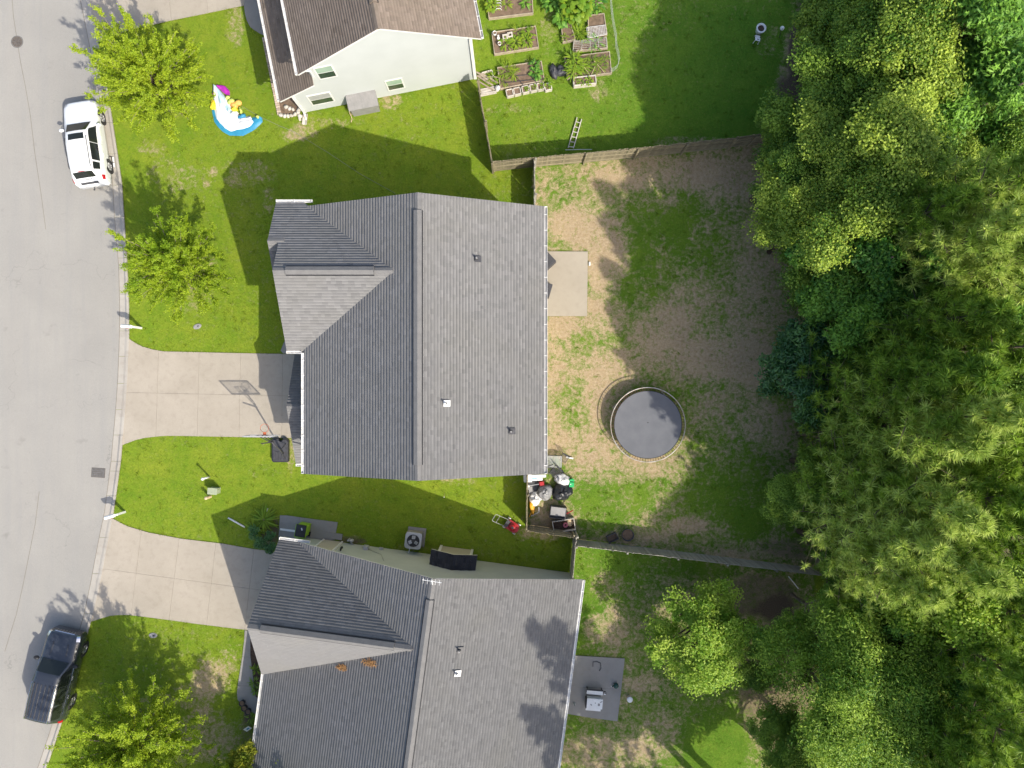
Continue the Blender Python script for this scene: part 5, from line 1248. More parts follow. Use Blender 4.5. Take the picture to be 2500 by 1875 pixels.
# utility posts on the lawn
o = thing('pipe_post', 'tall white pipe post with a cap on the lawn by the green utility box', 'post', W(512, 1164))
MB().tube([(0, 0, 0), (0, 0, 0.9)], 0.055, 12).build('pipe', M['white'], o, True); MB().lathe([(0.0, 0.08), (0.08, 0.06), (0.09, 0.0), (0.07, -0.06)], 14, c=(0, 0, 0.94)).build('cap', M['white'], o, True)
o = thing('stub_post', 'short tan plastic post beside the green utility box', 'post', W(514, 1212))
MB().lathe([(0.085, 0.0), (0.085, 0.62), (0.06, 0.67), (0.0, 0.68)], 14).build('tube', M['tan'], o, True); MB().lathe([(0.095, 0.52), (0.1, 0.6), (0.08, 0.68), (0.0, 0.70)], 14).build('cap', M['tan'], o, True)
o = thing('utility_box', 'sage green utility cabinet on the lawn between the two posts', 'cabinet', W(528, 1196), R(-4))
MB().box((0, 0, 0.27), (0.5, 0.33, 0.54), taper=0.96).build('cabinet', M['sage'], o); MB().box((0, 0, 0.555), (0.54, 0.37, 0.03)).build('lid', M['sage'], o)
for k in range(5): MB().bar((-0.2, -0.10 + k * 0.05, 0.573), (0.2, -0.10 + k * 0.05, 0.573), 0.015, 0.006).build('rib', M['sage'], o)
MB().box((0.26, 0, 0.3), (0.02, 0.2, 0.3)).build('door', M['sage'], o)
o = MB().tube([W(557, 1264, 0.05), W(598, 1287, 0.05)], 0.05, 10).build('white_pipe', M['white'], None, True); tag(o, 'length of white pipe lying in the shaded grass by the yucca', 'pipe')
o = MB().lathe([(0, 0.04), (0.09, 0.04), (0.11, 0.0)], 16, c=W(652, 1245)).build('round_disc', M['white'], None); tag(o, 'small round white disc in the grass above the side pad', 'disc')

# ---------------- basketball hoop
hb = W(697, 1103); BH = thing('basketball_hoop', 'portable basketball hoop with a black water base beside the driveway', 'basketball hoop', hb)
m = MB(); bx_ = [(-0.55, -0.62), (-0.45, -0.70), (0.35, -0.70), (0.42, -0.62), (0.42, 0.55), (0.30, 0.68), (0.12, 0.70), (0.05, 0.55), (-0.10, 0.55), (-0.2, 0.72), (-0.5, 0.68), (-0.55, 0.5)]
bx_ = [(x - 0.17, y + 0.12) for x, y in bx_]
m.prism(bx_, 0.02, 0.24); bs = m.build('water_base', M['black'], BH)
m = MB(); m.prism([(x * 0.9, y * 0.9) for x, y in bx_], 0.24, 0.29); m.build('base_top', M['dgrey'], bs)
for q in (-0.62, -0.5, -0.34, -0.18, -0.02, 0.1): MB().tube([(q, -0.5, 0.295), (q + 0.05, -0.2, 0.31), (q + 0.02, 0.0, 0.295)], 0.016, 5).build('rib', M['dgrey'], bs)
MB().tube([(-0.6, 0.1, 0.3), (-0.35, 0.0, 0.31), (-0.1, 0.1, 0.3)], 0.02, 5).build('rib', M['dgrey'], bs)
top = W(664, 1080, 2.75) - hb; foot = Vector((-0.03, -0.1, 0.2))
MB().tube([foot, top], 0.045, 10).build('pole', M['dgrey'], BH, True)
MB().bar((0.02, -0.35, 0.28), foot.lerp(top, 0.35), 0.04, 0.03).build('pole_brace', M['dgrey'], BH); MB().bar((0.12, 0.5, 0.28), foot.lerp(top, 0.33), 0.035, 0.03).build('pole_brace', M['dgrey'], BH)
bbc = W(641, 1063.5, 3.3) - hb; el = W(647, 1081, 3.0) - hb
for dz in (-0.25, 0.2):
    for s in (-0.11, 0.11): MB().bar(top + Vector((s * 0.3, 0, dz * 0.6)), Vector((bbc.x + s, bbc.y - 0.02, bbc.z + dz)), 0.035, 0.035).build('arm', M['black'], BH)
MB().bar(top + Vector((0, 0, -0.3)), el + Vector((-0.25, -0.05, -0.1)), 0.06, 0.05).build('crank', M['black'], BH)
bdx, bdz = 0.80, 0.5
m = MB(); m.box(bbc + Vector((0, 0, 0.15)), (2 * bdx, 0.02, 2 * bdz)); M['acrylic'] = None
am, ant, ab = new_mat('smoked_acrylic'); ab.inputs['Base Color'].default_value = (0.3, 0.3, 0.3, 1); ab.inputs['Roughness'].default_value = 0.1
tb = ant.nodes.new('ShaderNodeBsdfTransparent'); mx = ant.nodes.new('ShaderNodeMixShader'); mx.inputs[0].default_value = 0.2
ant.links.new(tb.outputs[0], mx.inputs[1]); ant.links.new(ab.outputs[0], mx.inputs[2]); ant.links.new(mx.outputs[0], ant.nodes['Material Output'].inputs[0])
bd = m.build('backboard', am, BH)
m = MB(); c0 = bbc + Vector((0, 0, 0.15))
for s in (-1, 1): m.box(c0 + Vector((s * bdx, 0, 0)), (0.05, 0.05, 2 * bdz + 0.05)); m.box(c0 + Vector((0, 0, s * bdz)), (2 * bdx, 0.05, 0.05))
m.build('board_frame', M['lgrey'], bd)
m = MB(); c1 = bbc + Vector((0, 0.014, -0.02))
for s in (-1, 1): m.box(c1 + Vector((s * 0.28, 0, 0)), (0.05, 0.008, 0.45)); m.box(c1 + Vector((0, 0, s * 0.2)), (0.56, 0.0075, 0.05))
m.build('target_square', M['dgrey'], bd)
rm = Vector((bbc.x + 0.02, bbc.y + 0.38, bbc.z - 0.25))
MB().ring(rm, 0.228, 0.012, 28).build('rim', M['orange'], BH, True); MB().box((rm.x, bbc.y + 0.09, rm.z - 0.02), (0.16, 0.16, 0.06)).build('rim_bracket', M['orange'], BH)
m = MB()
for k in range(12):
    t0, t1 = 2 * PI * k / 12, 2 * PI * (k + 0.5) / 12
    m.tube([rm + Vector((0.225 * math.cos(t0), 0.225 * math.sin(t0), 0)), rm + Vector((0.17 * math.cos(t1), 0.17 * math.sin(t1), -0.2)), rm + Vector((0.13 * math.cos(t0), 0.13 * math.sin(t0), -0.4))], 0.004, 4)
m.build('net', M['white'], BH)

# ---------------- trampoline
tp = W(1582, 1037, 0.9); TR = thing('trampoline', 'round trampoline with a grey mat on the dry back lawn', 'trampoline', (tp.x, tp.y, 0))
MB().ring((0, 0, 0.9), 2.12, 0.026, 72, 8).build('frame_ring', M['galv'], TR, True)
m = MB(); m.lathe([(0.0, 0.865), (0.8, 0.868), (1.5, 0.878), (1.9, 0.89), (1.93, 0.892)], 60); m.build('jumping_mat', M['tramp'], TR, True)
MB().ring((0, 0, 0.89), 1.92, 0.016, 60, 6).build('mat_hem', M['black'], TR, True); MB().lathe([(0, 0), (0.035, 0)], 10, c=(0, 0.12, 0.872)).build('centre_mark', M['black'], TR)
m = MB()
for k in range(84): t = 2 * PI * k / 84; m.tube([(1.93 * math.cos(t), 1.93 * math.sin(t), 0.89), (2.10 * math.cos(t), 2.10 * math.sin(t), 0.905)], 0.014, 5, caps=False)
m.build('springs', M['rust'], TR, kind='stuff')
for k in range(4):
    t = PI / 4 + k * PI / 2; a_, b_ = t - 0.33, t + 0.33
    MB().tube([(2.12 * math.cos(a_), 2.12 * math.sin(a_), 0.89), (2.1 * math.cos(a_), 2.1 * math.sin(a_), 0.04), (2.1 * math.cos(b_), 2.1 * math.sin(b_), 0.04), (2.12 * math.cos(b_), 2.12 * math.sin(b_), 0.89)], 0.022, 7).build('leg', M['galv'], TR)

# ---------------- air conditioners, bin, mower
def aircon(label, p, rz):
    o = thing('air_conditioner', label, 'air conditioner', p, rz)
    MB().box((0.05, 0.06, 0.05), (1.05, 1.05, 0.1)).build('pad', M['walk'], o); MB().box((0, 0, 0.5), (0.86, 0.86, 0.78)).build('casing', M['grey'], o)
    m = MB(); n = 32; vs = []; 
    sq = []
    for k in range(n):
        t = 2 * PI * k / n; cx, sx = math.cos(t), math.sin(t); s = 0.47 / max(abs(cx), abs(sx)); s = min(s, 0.60); sq.append((cx * s, sx * s))
    vs = [(x, y, 0.93) for x, y in sq] + [(0.36 * math.cos(2 * PI * k / n), 0.36 * math.sin(2 * PI * k / n), 0.95) for k in range(n)] + [(x, y, 0.87) for x, y in sq] + [(0.35 * math.cos(2 * PI * k / n), 0.35 * math.sin(2 * PI * k / n), 0.87) for k in range(n)]
    fs = []
    for k in range(n): j = (k + 1) % n; fs += [(k, j, n + j, n + k), (2 * n + k, 2 * n + j, j, k), (n + k, n + j, 3 * n + j, 3 * n + k)]
    m.add(vs, fs); m.build('top_cover', M['lgrey'], o)
    MB().lathe([(0.0, 0.895), (0.36, 0.895)], 28).build('fan_well', M['black'], o)
    fan = MB().lathe([(0, 0.06), (0.07, 0.04), (0.08, 0)], 14, c=(0, 0, 0.9)).build('fan_hub', M['dgrey'], o)
    for k in range(3):
        t = R(90) + k * 2 * PI / 3; MB().box((0.20 * math.cos(t), 0.20 * math.sin(t), 0.925), (0.2, 0.20, 0.012), m=Matrix.Rotation(t, 4, 'Z') @ Matrix.Rotation(0.3, 4, 'X')).build('fan_blade', M['lgrey'], fan)
    m = MB()
    for r in (0.1, 0.19, 0.28, 0.355): m.ring((0, 0, 0.955), r, 0.005, 28, 4)
    m.build('grille', M['dgrey'], o)
    return o
p = W(1009, 1320, 0.9); ac = aircon('grey air conditioner with a visible three-blade fan beside the lower house', (p.x, p.y, 0), R(-7))
MB().tube([(-0.2, -0.43, 0.35), (-0.22, -0.75, 0.45), (-0.25, -0.9, 0.45), (-0.75, -0.95, 0.9)], 0.025, 6).build('refrigerant_line', M['white'], ac)
p = Vector((-1.62, -4.72, 0)); aircon('air conditioner mostly hidden under the eave of the main house', p, 0)

p = W(747, 1288); wb_ = thing('wheeled_bin', 'lime green wheeled bin with a black lid on the side pad', 'bin', p, R(-10))
MB().box((0, 0, 0.53), (0.56, 0.62, 0.94), taper=1.0, m=Matrix.Rotation(0, 4, 'Z')).build('body', M['lime'], wb_)
m = MB(); m.box((0, 0, 1.02), (0.64, 0.74, 0.05)); m.build('rim', M['lime'], wb_)
m = MB(); m.box((0, 0.02, 1.06), (0.60, 0.72, 0.06), taper=0.94); m.build('lid', M['black'], wb_)
for k in range(3): MB().bar((-0.2, -0.12 - 0.07 * k, 1.095), (0.2, -0.12 - 0.07 * k, 1.095), 0.015, 0.01).build('lid_rib', M['dgrey'], wb_)
MB().box((0.06, 0.14, 1.095), (0.06, 0.14, 0.006), 0.4).build('sticker', M['white'], wb_); MB().tube([(-0.24, -0.42, 1.03), (0.24, -0.42, 1.03)], 0.02, 8).build('handle', M['lime'], wb_)
for s in (-0.3, 0.3): MB().lathe([(0.0, -0.04), (0.14, -0.04), (0.14, 0.04), (0.0, 0.04)], 16).build('wheel', M['tyre'], wb_, loc=(s, -0.3, 0.14), rot=(0, R(90), 0))
o = MB().bar(W(684, 1292, 0.05), W(731, 1298, 0.05), 0.12, 0.03).build('white_board', M['white']); tag(o, 'narrow white board lying on the side pad left of the bin', 'board')

p = W(1250, 1283); MW = thing('lawn_mower', 'red push mower at the edge of the shade by the rubbish-corner fence', 'lawn mower', p, R(-33))
m = MB(); m.prism([(-0.36, -0.22), (-0.26, -0.28), (0.25, -0.28), (0.42, -0.14), (0.42, 0.14), (0.25, 0.28), (-0.26, 0.28), (-0.36, 0.22)], 0.12, 0.27); dk = m.build('deck', M['red'], MW)
MB().lathe([(0.25, 0.27), (0.22, 0.33), (0.0, 0.34)], 20, c=(0.04, 0, 0)).build('deck_dome', M['red'], dk, True)
MB().lathe([(0.16, 0.33), (0.17, 0.47), (0.12, 0.52), (0, 0.53)], 18, c=(0.04, 0, 0)).build('engine', M['red'], MW, True); MB().lathe([(0.07, 0.53), (0.07, 0.56), (0, 0.56)], 12, c=(0.04, 0, 0)).build('recoil_cover', M['black'], MW)
MB().box((-0.33, 0, 0.27), (0.2, 0.42, 0.16)).build('rear_flap', M['dgrey'], MW)
for x in (-0.36, 0.33):
    for s in (-0.31, 0.31): MB().lathe([(0.0, -0.03), (0.1, -0.03), (0.1, 0.03), (0.0, 0.03)], 14).build('wheel', M['lgrey'], MW, loc=(x, s, 0.1), rot=(R(90), 0, 0))
m = MB(); m.tube([(-0.36, 0.22, 0.25), (-0.75, 0.22, 0.62), (-1.15, 0.22, 0.98), (-1.22, 0.18, 1.0), (-1.22, -0.18, 1.0), (-1.15, -0.22, 0.98), (-0.75, -0.22, 0.62), (-0.36, -0.22, 0.25)], 0.013, 6); m.tube([(-0.95, -0.22, 0.8), (-0.95, 0.22, 0.8)], 0.01, 5); m.build('handle', M['lgrey'], MW)

# ---------------- deflated inflatable on the lawn
IF = thing('deflated_inflatable', 'collapsed white and blue inflatable lying on the front lawn', 'inflatable', W(562, 290))
ioff = IF.location
def loft(spine, h, seed, seg=9, wob=0.25):
    rg = random.Random(seed); pts = [(Vector(P2(x, y)), w * GS) for x, y, w in spine]; m = MB(); rows = []; ph = [rg.uniform(0, 6) for _ in range(6)]
    n = len(pts) * 4
    for i in range(n):
        t = i / (n - 1) * (len(pts) - 1); k = min(int(t), len(pts) - 2); f = t - k
        c = pts[k][0].lerp(pts[k + 1][0], f); w = pts[k][1] * (1 - f) + pts[k + 1][1] * f
        a = pts[max(k - 0, 0)][0]; b = pts[k + 1][0]; d = (b - a).normalized(); nn = Vector((-d.y, d.x))
        r = []
        for j in range(seg + 1):
            s = -1 + 2 * j / seg; q = c + nn * (s * w)
            fold = math.sin(9 * s + ph[0] + t * 0.6) * 0.4 + math.sin(17 * s + ph[1] - t) * 0.25 + math.sin(3.5 * t + 2 * s + ph[2]) * 0.5
            z = h * (1 - abs(s) ** 2.4) * (0.75 + wob * fold) + 0.015
            r.append((q.x - ioff.x, q.y - ioff.y, z))
        rows.append(r)
    N_ = seg + 1; m.v = [q for r in rows for q in r]; m.t = [0.5] * len(m.v)
    for i in range(n - 1):
        for j in range(seg): m.f.append((i * N_ + j, i * N_ + j + 1, (i + 1) * N_ + j + 1, (i + 1) * N_ + j))
    return m
loft([(522, 208, 2), (532, 236, 14), (539, 262, 23), (549, 289, 27), (565, 306, 26), (588, 313, 20), (612, 306, 15), (632, 293, 11), (636, 286, 5)], 0.12, 1).build('blue_skirt', M['fab_b'], IF, True)
loft([(525, 211, 2), (534, 238, 14), (543, 262, 23), (553, 284, 27), (568, 299, 26), (588, 304, 19), (606, 299, 15), (618, 294, 12)], 0.26, 2, 16, 0.35).build('white_body', M['fab_w'], IF, True)
loft([(527, 212, 2), (537, 234, 9), (547, 254, 12), (560, 272, 8), (566, 276, 2)], 0.33, 3, 10, 0.3).build('pale_panel', M['fab_lb'], IF, True)
loft([(532, 211, 3), (545, 216, 8), (555, 226, 7), (560, 235, 2)], 0.22, 4).build('magenta_panel', M['fab_p'], IF, True)
for i, (x, y, rx, ry, c, rz) in enumerate(((524, 256, .16, .28, 'fab_y', 0.3), (520, 263, .12, .14, 'fab_y', 0), (566, 250, .22, .18, 'fab_g', 0), (574, 258, .2, .22, 'fab_o', 0.4), (584, 252, .17, .15, 'fab_o', 0), (573, 268, .2, .12, 'fab_y', 0), (590, 272, .06, .2, 'fab_g', 0.2), (525, 232, .07, .14, 'fab_p', 0.2), (592, 286, .2, .14, 'fab_b', 0.5), (558, 240, .13, .12, 'fab_g', 0.2), (631, 287, .09, .09, 'fab_g', 0))):
    q = W(x, y) - ioff; MB().blob((q.x, q.y, 0.09), (rx, ry, 0.15), i, 0.3, 18, 10, rz).build('frill', M[c], IF, True)
MB().tube([W(590, 259, 0.1) - ioff, W(630, 283, 0.05) - ioff, W(680, 306, 0.02) - ioff, W(718, 322, 0.02) - ioff, W(800, 372, 0.02) - ioff, W(880, 425, 0.02) - ioff, W(965, 472, 0.02) - ioff], 0.008, 5).build('power_cord', M['grey'], IF)

# ---------------- side of the brown-roofed house
p = W(893, 262); SH = thing('storage_box', 'grey plastic storage shed against the white siding', 'storage box', p, A1)
MB().box((0, 0, 0.5), (1.55, 0.8, 1.0)).build('body', M['grey'], SH)
m = MB(); m.add([(-0.85, -0.46, 1.0), (0.85, -0.46, 1.0), (0.85, 0.46, 1.25), (-0.85, 0.46, 1.25), (-0.85, -0.46, 0.94), (0.85, -0.46, 0.94), (0.85, 0.46, 1.0), (-0.85, 0.46, 1.0)], [(0, 1, 2, 3), (7, 6, 5, 4), (4, 5, 1, 0), (5, 6, 2, 1), (6, 7, 3, 2), (7, 4, 0, 3)]); ld = m.build('lid', M['grey'], SH)
for k in range(11): x = -0.75 + k * 0.15; MB().bar((x, -0.44, 1.012), (x, 0.44, 1.252), 0.05, 0.02).build('lid_rib', M['grey'], ld)
m = MB(); m.tube([(-0.85, -0.3, 0.6), (-0.95, -0.2, 0.3), (-0.9, -0.5, 0.05), (-1.0, -0.7, 0.03)], 0.02, 6); m.tube([(-0.85, 0.2, 0.7), (-1.0, 0.0, 0.3), (-0.85, -0.3, 0.05)], 0.015, 6); m.build('garden_tools', M['tan'], SH)
# planting bed with stones and brick edging
bd_ = thing('stone_bed', 'mulched corner bed ringed with stones under the brown porch roof', 'flower bed', W(710, 265))
bo = bd_.location
MB().prism([tuple((Vector(P2(*q)) - bo.to_2d())) for q in ((683, 236), (683, 280), (700, 284), (720, 282), (734, 272), (736, 250), (722, 236))], 0.0, 0.05).build('mulch', M['soil'], bd_)
for i, (x, y, r) in enumerate(((700, 262, .16), (708, 266, .14), (716, 268, .12), (687, 282, .15), (696, 284, .14), (704, 284, .13), (712, 283, .13), (721, 280, .14), (729, 275, .17), (733, 284, .15), (732, 268, .14))):
    q = W(x, y) - bo; MB().blob((q.x, q.y, 0.06), (r, r * 0.75, 0.12), i, 0.15, 10, 7, i).build('stone', M['stone'], bd_, True)
ed = thing('brick_edging', 'row of edging bricks along the front of the brown-roofed house', 'edging', W(668, 230), 0)
bm_ = MB().box((0, 0, 0.05), (0.23, 0.11, 0.1)).mesh('brick', M['brick'])
for k in range(34):
    t = k / 33; x = 646 + (683 - 646) * t; y = 95 + (279 - 95) * t; q = W(x, y) - ed.location; link('brick', bm_, ed, loc=(q.x, q.y, random.uniform(-0.01, 0.01)), rot=(0, 0, R(11) + random.gauss(0, 0.06)))
o = thing('splash_block', 'pale downspout extension lying on the grass at the white house corner', 'downspout extension', W(745, 292), R(-6))
m = MB(); m.box((0, 0, 0.03), (0.24, 0.62, 0.03)); m.build('tray', M['stone'], o); 
for s in (-0.115, 0.115): MB().box((s, 0, 0.07), (0.03, 0.62, 0.08)).build('side', M['stone'], o)
o = thing('stepping_block', 'small stone block beside the downspout extension', 'block', W(732, 288), R(15)); MB().box((0, 0, 0.05), (0.14, 0.34, 0.1), taper=0.9).build('slab', M['stone'], o); MB().box((0.01, 0, 0.11), (0.1, 0.2, 0.03), taper=0.8).build('chip', M['stone'], o)
# ================================================================ VEGETABLE GARDEN
def leafy(seed, n, rad, hgt, ll, lw, material, arch=0.5):
    """rosette/clump of arching leaves; each leaf is a folded blade"""
    rg = np.random.default_rng(seed); V = []; F = []; T = []
    for i in range(n):
        az = rg.uniform(0, 2 * PI); L_ = ll * rg.uniform(0.7, 1.25); w = lw * rg.uniform(0.8, 1.2); r0 = rad * rg.random() ** 0.6 * 0.8; z0_ = hgt * rg.uniform(0.1, 1.0) * (1 - 0.4 * r0 / (rad + 1e-6))
        d = np.array([math.cos(az), math.sin(az), 0]); s = np.array([-d[1], d[0], 0]); b = d * r0 + np.array([0, 0, z0_ * 0.5]); up = rg.uniform(0.1, 0.8)
        o = len(V); tn = np.clip(rg.normal(0.5, 0.22), 0, 1)
        for k, (t, ww) in enumerate(((0, 0.15), (0.35, 1.0), (0.7, 0.8), (1.0, 0.05))):
            c = b + d * L_ * t + np.array([0, 0, z0_ * 0.5 + L_ * (up * t - arch * t * t)])
            V += [c - s * w * ww / 2 + np.array([0, 0, w * ww * 0.18]), c + s * w * ww / 2 + np.array([0, 0, w * ww * 0.18])]; T += [tn, tn]
        for k in range(3): F.append((o + 2 * k, o + 2 * k + 1, o + 2 * k + 3, o + 2 * k + 2))
    V = np.array(V); V[:, 2] = np.maximum(V[:, 2], 0.01)
    return npmesh('foliage', V, np.array(F), material, T)
def veg(px, py, seed, n, rad, hgt, ll, lw, label, z=0.22, material='lf_veg', name='vegetable_plant', group=None, cat='plant', arch=0.5):
    p = W(px, py, z); o = thing(name, label, cat, p, 0, group)
    link('foliage', leafy(seed, n, rad, hgt, ll, lw, M[material], arch), o)
    m = MB(); rg = random.Random(seed)
    for k in range(5): a_ = rg.uniform(0, 6.28); m.tube([(0, 0, -0.03), (rad * 0.4 * math.cos(a_), rad * 0.4 * math.sin(a_), hgt * 0.6)], 0.012, 5)
    m.build('stem', M['lf_veg'], o); return o

def raised_bed(label, corners, h=0.24, material='wood_n', soil='soil', th=0.05):
    """four-cornered bed given by photo pixels of its top rim"""
    P = [W(x, y, h) for x, y in corners]; c = sum(P, Vector()) / 4; root = thing('raised_bed', label, 'garden bed', (c.x, c.y, 0))
    Q = [Vector((p.x - c.x, p.y - c.y, 0)) for p in P]
    for i in range(4):
        a, b = Q[i], Q[(i + 1) % 4]; d = (b - a).normalized() * (th / 2 if i % 2 else -th / 2)
        MB().bar(a + d * -1 + Vector((0, 0, h / 2)), b + d + Vector((0, 0, h / 2)), th, h).build('board', M[material], root)
    MB().prism([(q.x * 0.97, q.y * 0.97) for q in Q], 0.0, h - 0.05).build('soil', M[soil], root)
    return root
def Z4(x, y): return (1170 + x / 5.978, y / 5.978)
raised_bed('raised bed with pale hoops at the top beside the brown roof', [Z4(100, -110), Z4(765, -130), Z4(785, 185), Z4(145, 262)])
raised_bed('raised bed with white pots and two square blocks', [Z4(185, 470), Z4(820, 380), Z4(865, 685), Z4(225, 785)])
raised_bed('raised bed with a pipe grid next to the row of planters', [Z4(270, 985), Z4(905, 890), Z4(950, 1170), Z4(310, 1290)])
raised_bed('raised bed under the big-leaved squash plant', [Z4(1190, 290), Z4(1310, 265), Z4(1400, 575), Z4(1225, 610)])
raised_bed('raised bed partly covered by a white wire panel', [Z4(1590, 225), Z4(1820, 195), Z4(1865, 490), Z4(1600, 540)])
raised_bed('raised bed under the sagging mesh cover', [Z4(1380, 600), Z4(1855, 540), Z4(1870, 700), Z4(1370, 740)], 0.2)
raised_bed('raised bed of tall corn-like leaves in the lower right of the garden', [Z4(1250, 835), Z4(1900, 750), Z4(1930, 1060), Z4(1290, 1140)])
raised_bed('raised bed cut by the top edge of the picture behind the squash', [Z4(1145, -130), Z4(1790, -180), Z4(1800, 40), Z4(1150, 70)])
# planters
VG = 'vegetable plants in the garden beds'
names = ('first', 'second', 'third', 'fourth', 'fifth', 'sixth')
for i, (x, y) in enumerate(((445, 1350), (555, 1325), (675, 1298), (790, 1275), (897, 1255), (1005, 1262))):
    hh = 0.30; p = W(*Z4(x, y), hh); o = thing('square_planter', names[i] + ' square timber planter in the row of six, counted from the fence', 'planter', (p.x, p.y, 0), R(12), 'row of six planters')
    w = 0.37
    for a_, b_ in (((-1, -1), (1, -1)), ((1, -1), (1, 1)), ((1, 1), (-1, 1)), ((-1, 1), (-1, -1))):
        MB().bar((a_[0] * w / 2, a_[1] * w / 2, hh / 2), (b_[0] * w / 2, b_[1] * w / 2, hh / 2), 0.045, hh).build('side_board', M['stone'], o)
    MB().prism([(-.17, -.17), (.17, -.17), (.17, .17), (-.17, .17)], 0, hh - 0.05).build('soil', M['soil'], o)
    if i >= 2: veg(*Z4(x + 10, y), 40 + i, 14, 0.12, 0.1, 0.13, 0.06, 'seedlings in the %s planter of the row' % names[i], hh - 0.05, name='seedling_plant', group=VG)
o = thing('trough_planter', 'long timber trough planter standing alone below the corn bed', 'planter', W(*Z4(1530, 1215), 0), R(6))
hh = 0.4; a_, b_ = 1.28, 0.45
for q0, q1 in (((-1, -1), (1, -1)), ((1, -1), (1, 1)), ((1, 1), (-1, 1)), ((-1, 1), (-1, -1))): MB().bar((q0[0] * a_ / 2, q0[1] * b_ / 2, hh / 2), (q1[0] * a_ / 2, q1[1] * b_ / 2, hh / 2), 0.05, hh).build('side_board', M['stone'], o)
MB().prism([(-.6, -.19), (.6, -.19), (.6, .19), (-.6, .19)], 0, 0.34).build('soil', M['soil'], o)
veg(*Z4(1470, 1210), 60, 26, 0.2, 0.12, 0.14, 0.05, 'pale seedlings at the left end of the trough planter', 0.34, name='seedling_plant'); veg(*Z4(1600, 1190), 61, 30, 0.22, 0.15, 0.15, 0.07, 'yellow-green seedlings at the right end of the trough planter', 0.34, name='seedling_plant')
# crops
for i, (x, y, n, rad, hg, ll, lw, lb, mt_) in enumerate((
    (185, 90, 60, .32, .35, .28, .13, 'bushy greens in the hooped bed beside the brown roof', 'lf_veg'), (400, 70, 34, .22, .2, .28, .03, 'wispy onion-like clump inside the hooped bed', 'lf_veg'), (680, 55, 34, .24, .22, .26, .07, 'round leafy clump at the right end of the hooped bed', 'lf_c'),
    (390, 650, 44, .3, .25, .28, .08, 'bright green plant beside the lower white pot', 'lf_veg'), (540, 630, 44, .28, .25, .28, .08, 'bright green plant in the middle of the bed with square blocks', 'lf_veg'), (690, 600, 50, .34, .3, .28, .08, 'yellow-green plant at the right of the bed with square blocks', 'lf_veg'),
    (560, 470, 30, .28, .25, .3, .03, 'thin grassy plant behind the two square blocks', 'lf_veg'), (720, 500, 40, .3, .25, .26, .06, 'dark-shadowed plant at the far corner of the bed with square blocks', 'lf_veg'),
    (400, 1030, 44, .36, .3, .42, .035, 'long-bladed leek-like plants in the pipe-grid bed', 'lf_veg'), (500, 1080, 30, .26, .2, .34, .04, 'smaller long-bladed plants in the pipe-grid bed', 'lf_veg'), (800, 960, 36, .24, .24, .22, .09, 'blue-green plant at the top of the pipe-grid bed', 'lf_c'), (830, 1080, 46, .3, .25, .24, .1, 'blue-green cabbage-like plant in the pipe-grid bed', 'lf_c'),
    (350, 1180, 26, .3, .2, .3, .03, 'straggly plant at the lower left of the pipe-grid bed', 'lf_veg'),
    (1350, 880, 46, .34, .5, .4, .07, 'tall corn-like clump at the upper left of the corn bed', 'lf_veg'), (1400, 970, 50, .36, .5, .42, .07, 'tall corn-like clump in the middle left of the corn bed', 'lf_veg'), (1370, 1060, 46, .32, .45, .4, .07, 'corn-like clump at the lower left of the corn bed', 'lf_veg'), (1500, 1000, 40, .3, .4, .34, .05, 'mid-height plants in the centre of the corn bed', 'lf_veg'),
    (1650, 900, 46, .36, .3, .3, .03, 'feathery carrot-like tops in the right half of the corn bed', 'lf_veg'), (1750, 980, 46, .36, .3, .3, .03, 'feathery tops near the right board of the corn bed', 'lf_veg'), (1620, 1020, 36, .3, .25, .3, .03, 'feathery tops near the lower board of the corn bed', 'lf_veg'), (1830, 900, 36, .26, .25, .26, .025, 'sparse feathery tops at the upper right of the corn bed', 'lf_veg'),
    (1460, 500, 44, .42, .25, .4, .04, 'grassy clump spilling over beneath the white wire panel', 'lf_veg'), (1250, 560, 20, .2, .15, .2, .04, 'small sprout in the corner of the squash bed', 'lf_veg'), (1690, 620, 40, .5, .12, .3, .05, 'greens flattened under the mesh cover', 'lf_c'),
    (205, 1140, 26, .3, .25, .26, .05, 'weeds growing by the lumber stack', 'lf_veg'), (1010, 1200, 22, .2, .25, .24, .07, 'yellow-green plant in the last planter of the row', 'lf_veg'))):
    veg(*Z4(x, y), 100 + i, n, rad, hg, ll, lw, lb, 0.2, mt_)
veg(*Z4(1390, 150), 200, 210, .95, 1.5, .36, .30, 'big-leaved squash vine towering over the garden beds', 0.2, 'lf_veg', 'squash_plant')
veg(*Z4(1200, 300), 201, 60, .4, .8, .3, .2, 'lower shoot of the squash vine nearer the house', 0.2, 'lf_c', 'squash_plant'); veg(*Z4(1080, 60), 203, 80, .6, .7, .3, .16, 'dark leafy plant left of the squash vine', 0.1, 'lf_c', 'leafy_plant'); veg(*Z4(1690, 80), 204, 80, .6, .8, .3, .14, 'leafy plant right of the squash vine by the wire fence', 0.1, 'lf_c', 'leafy_plant')
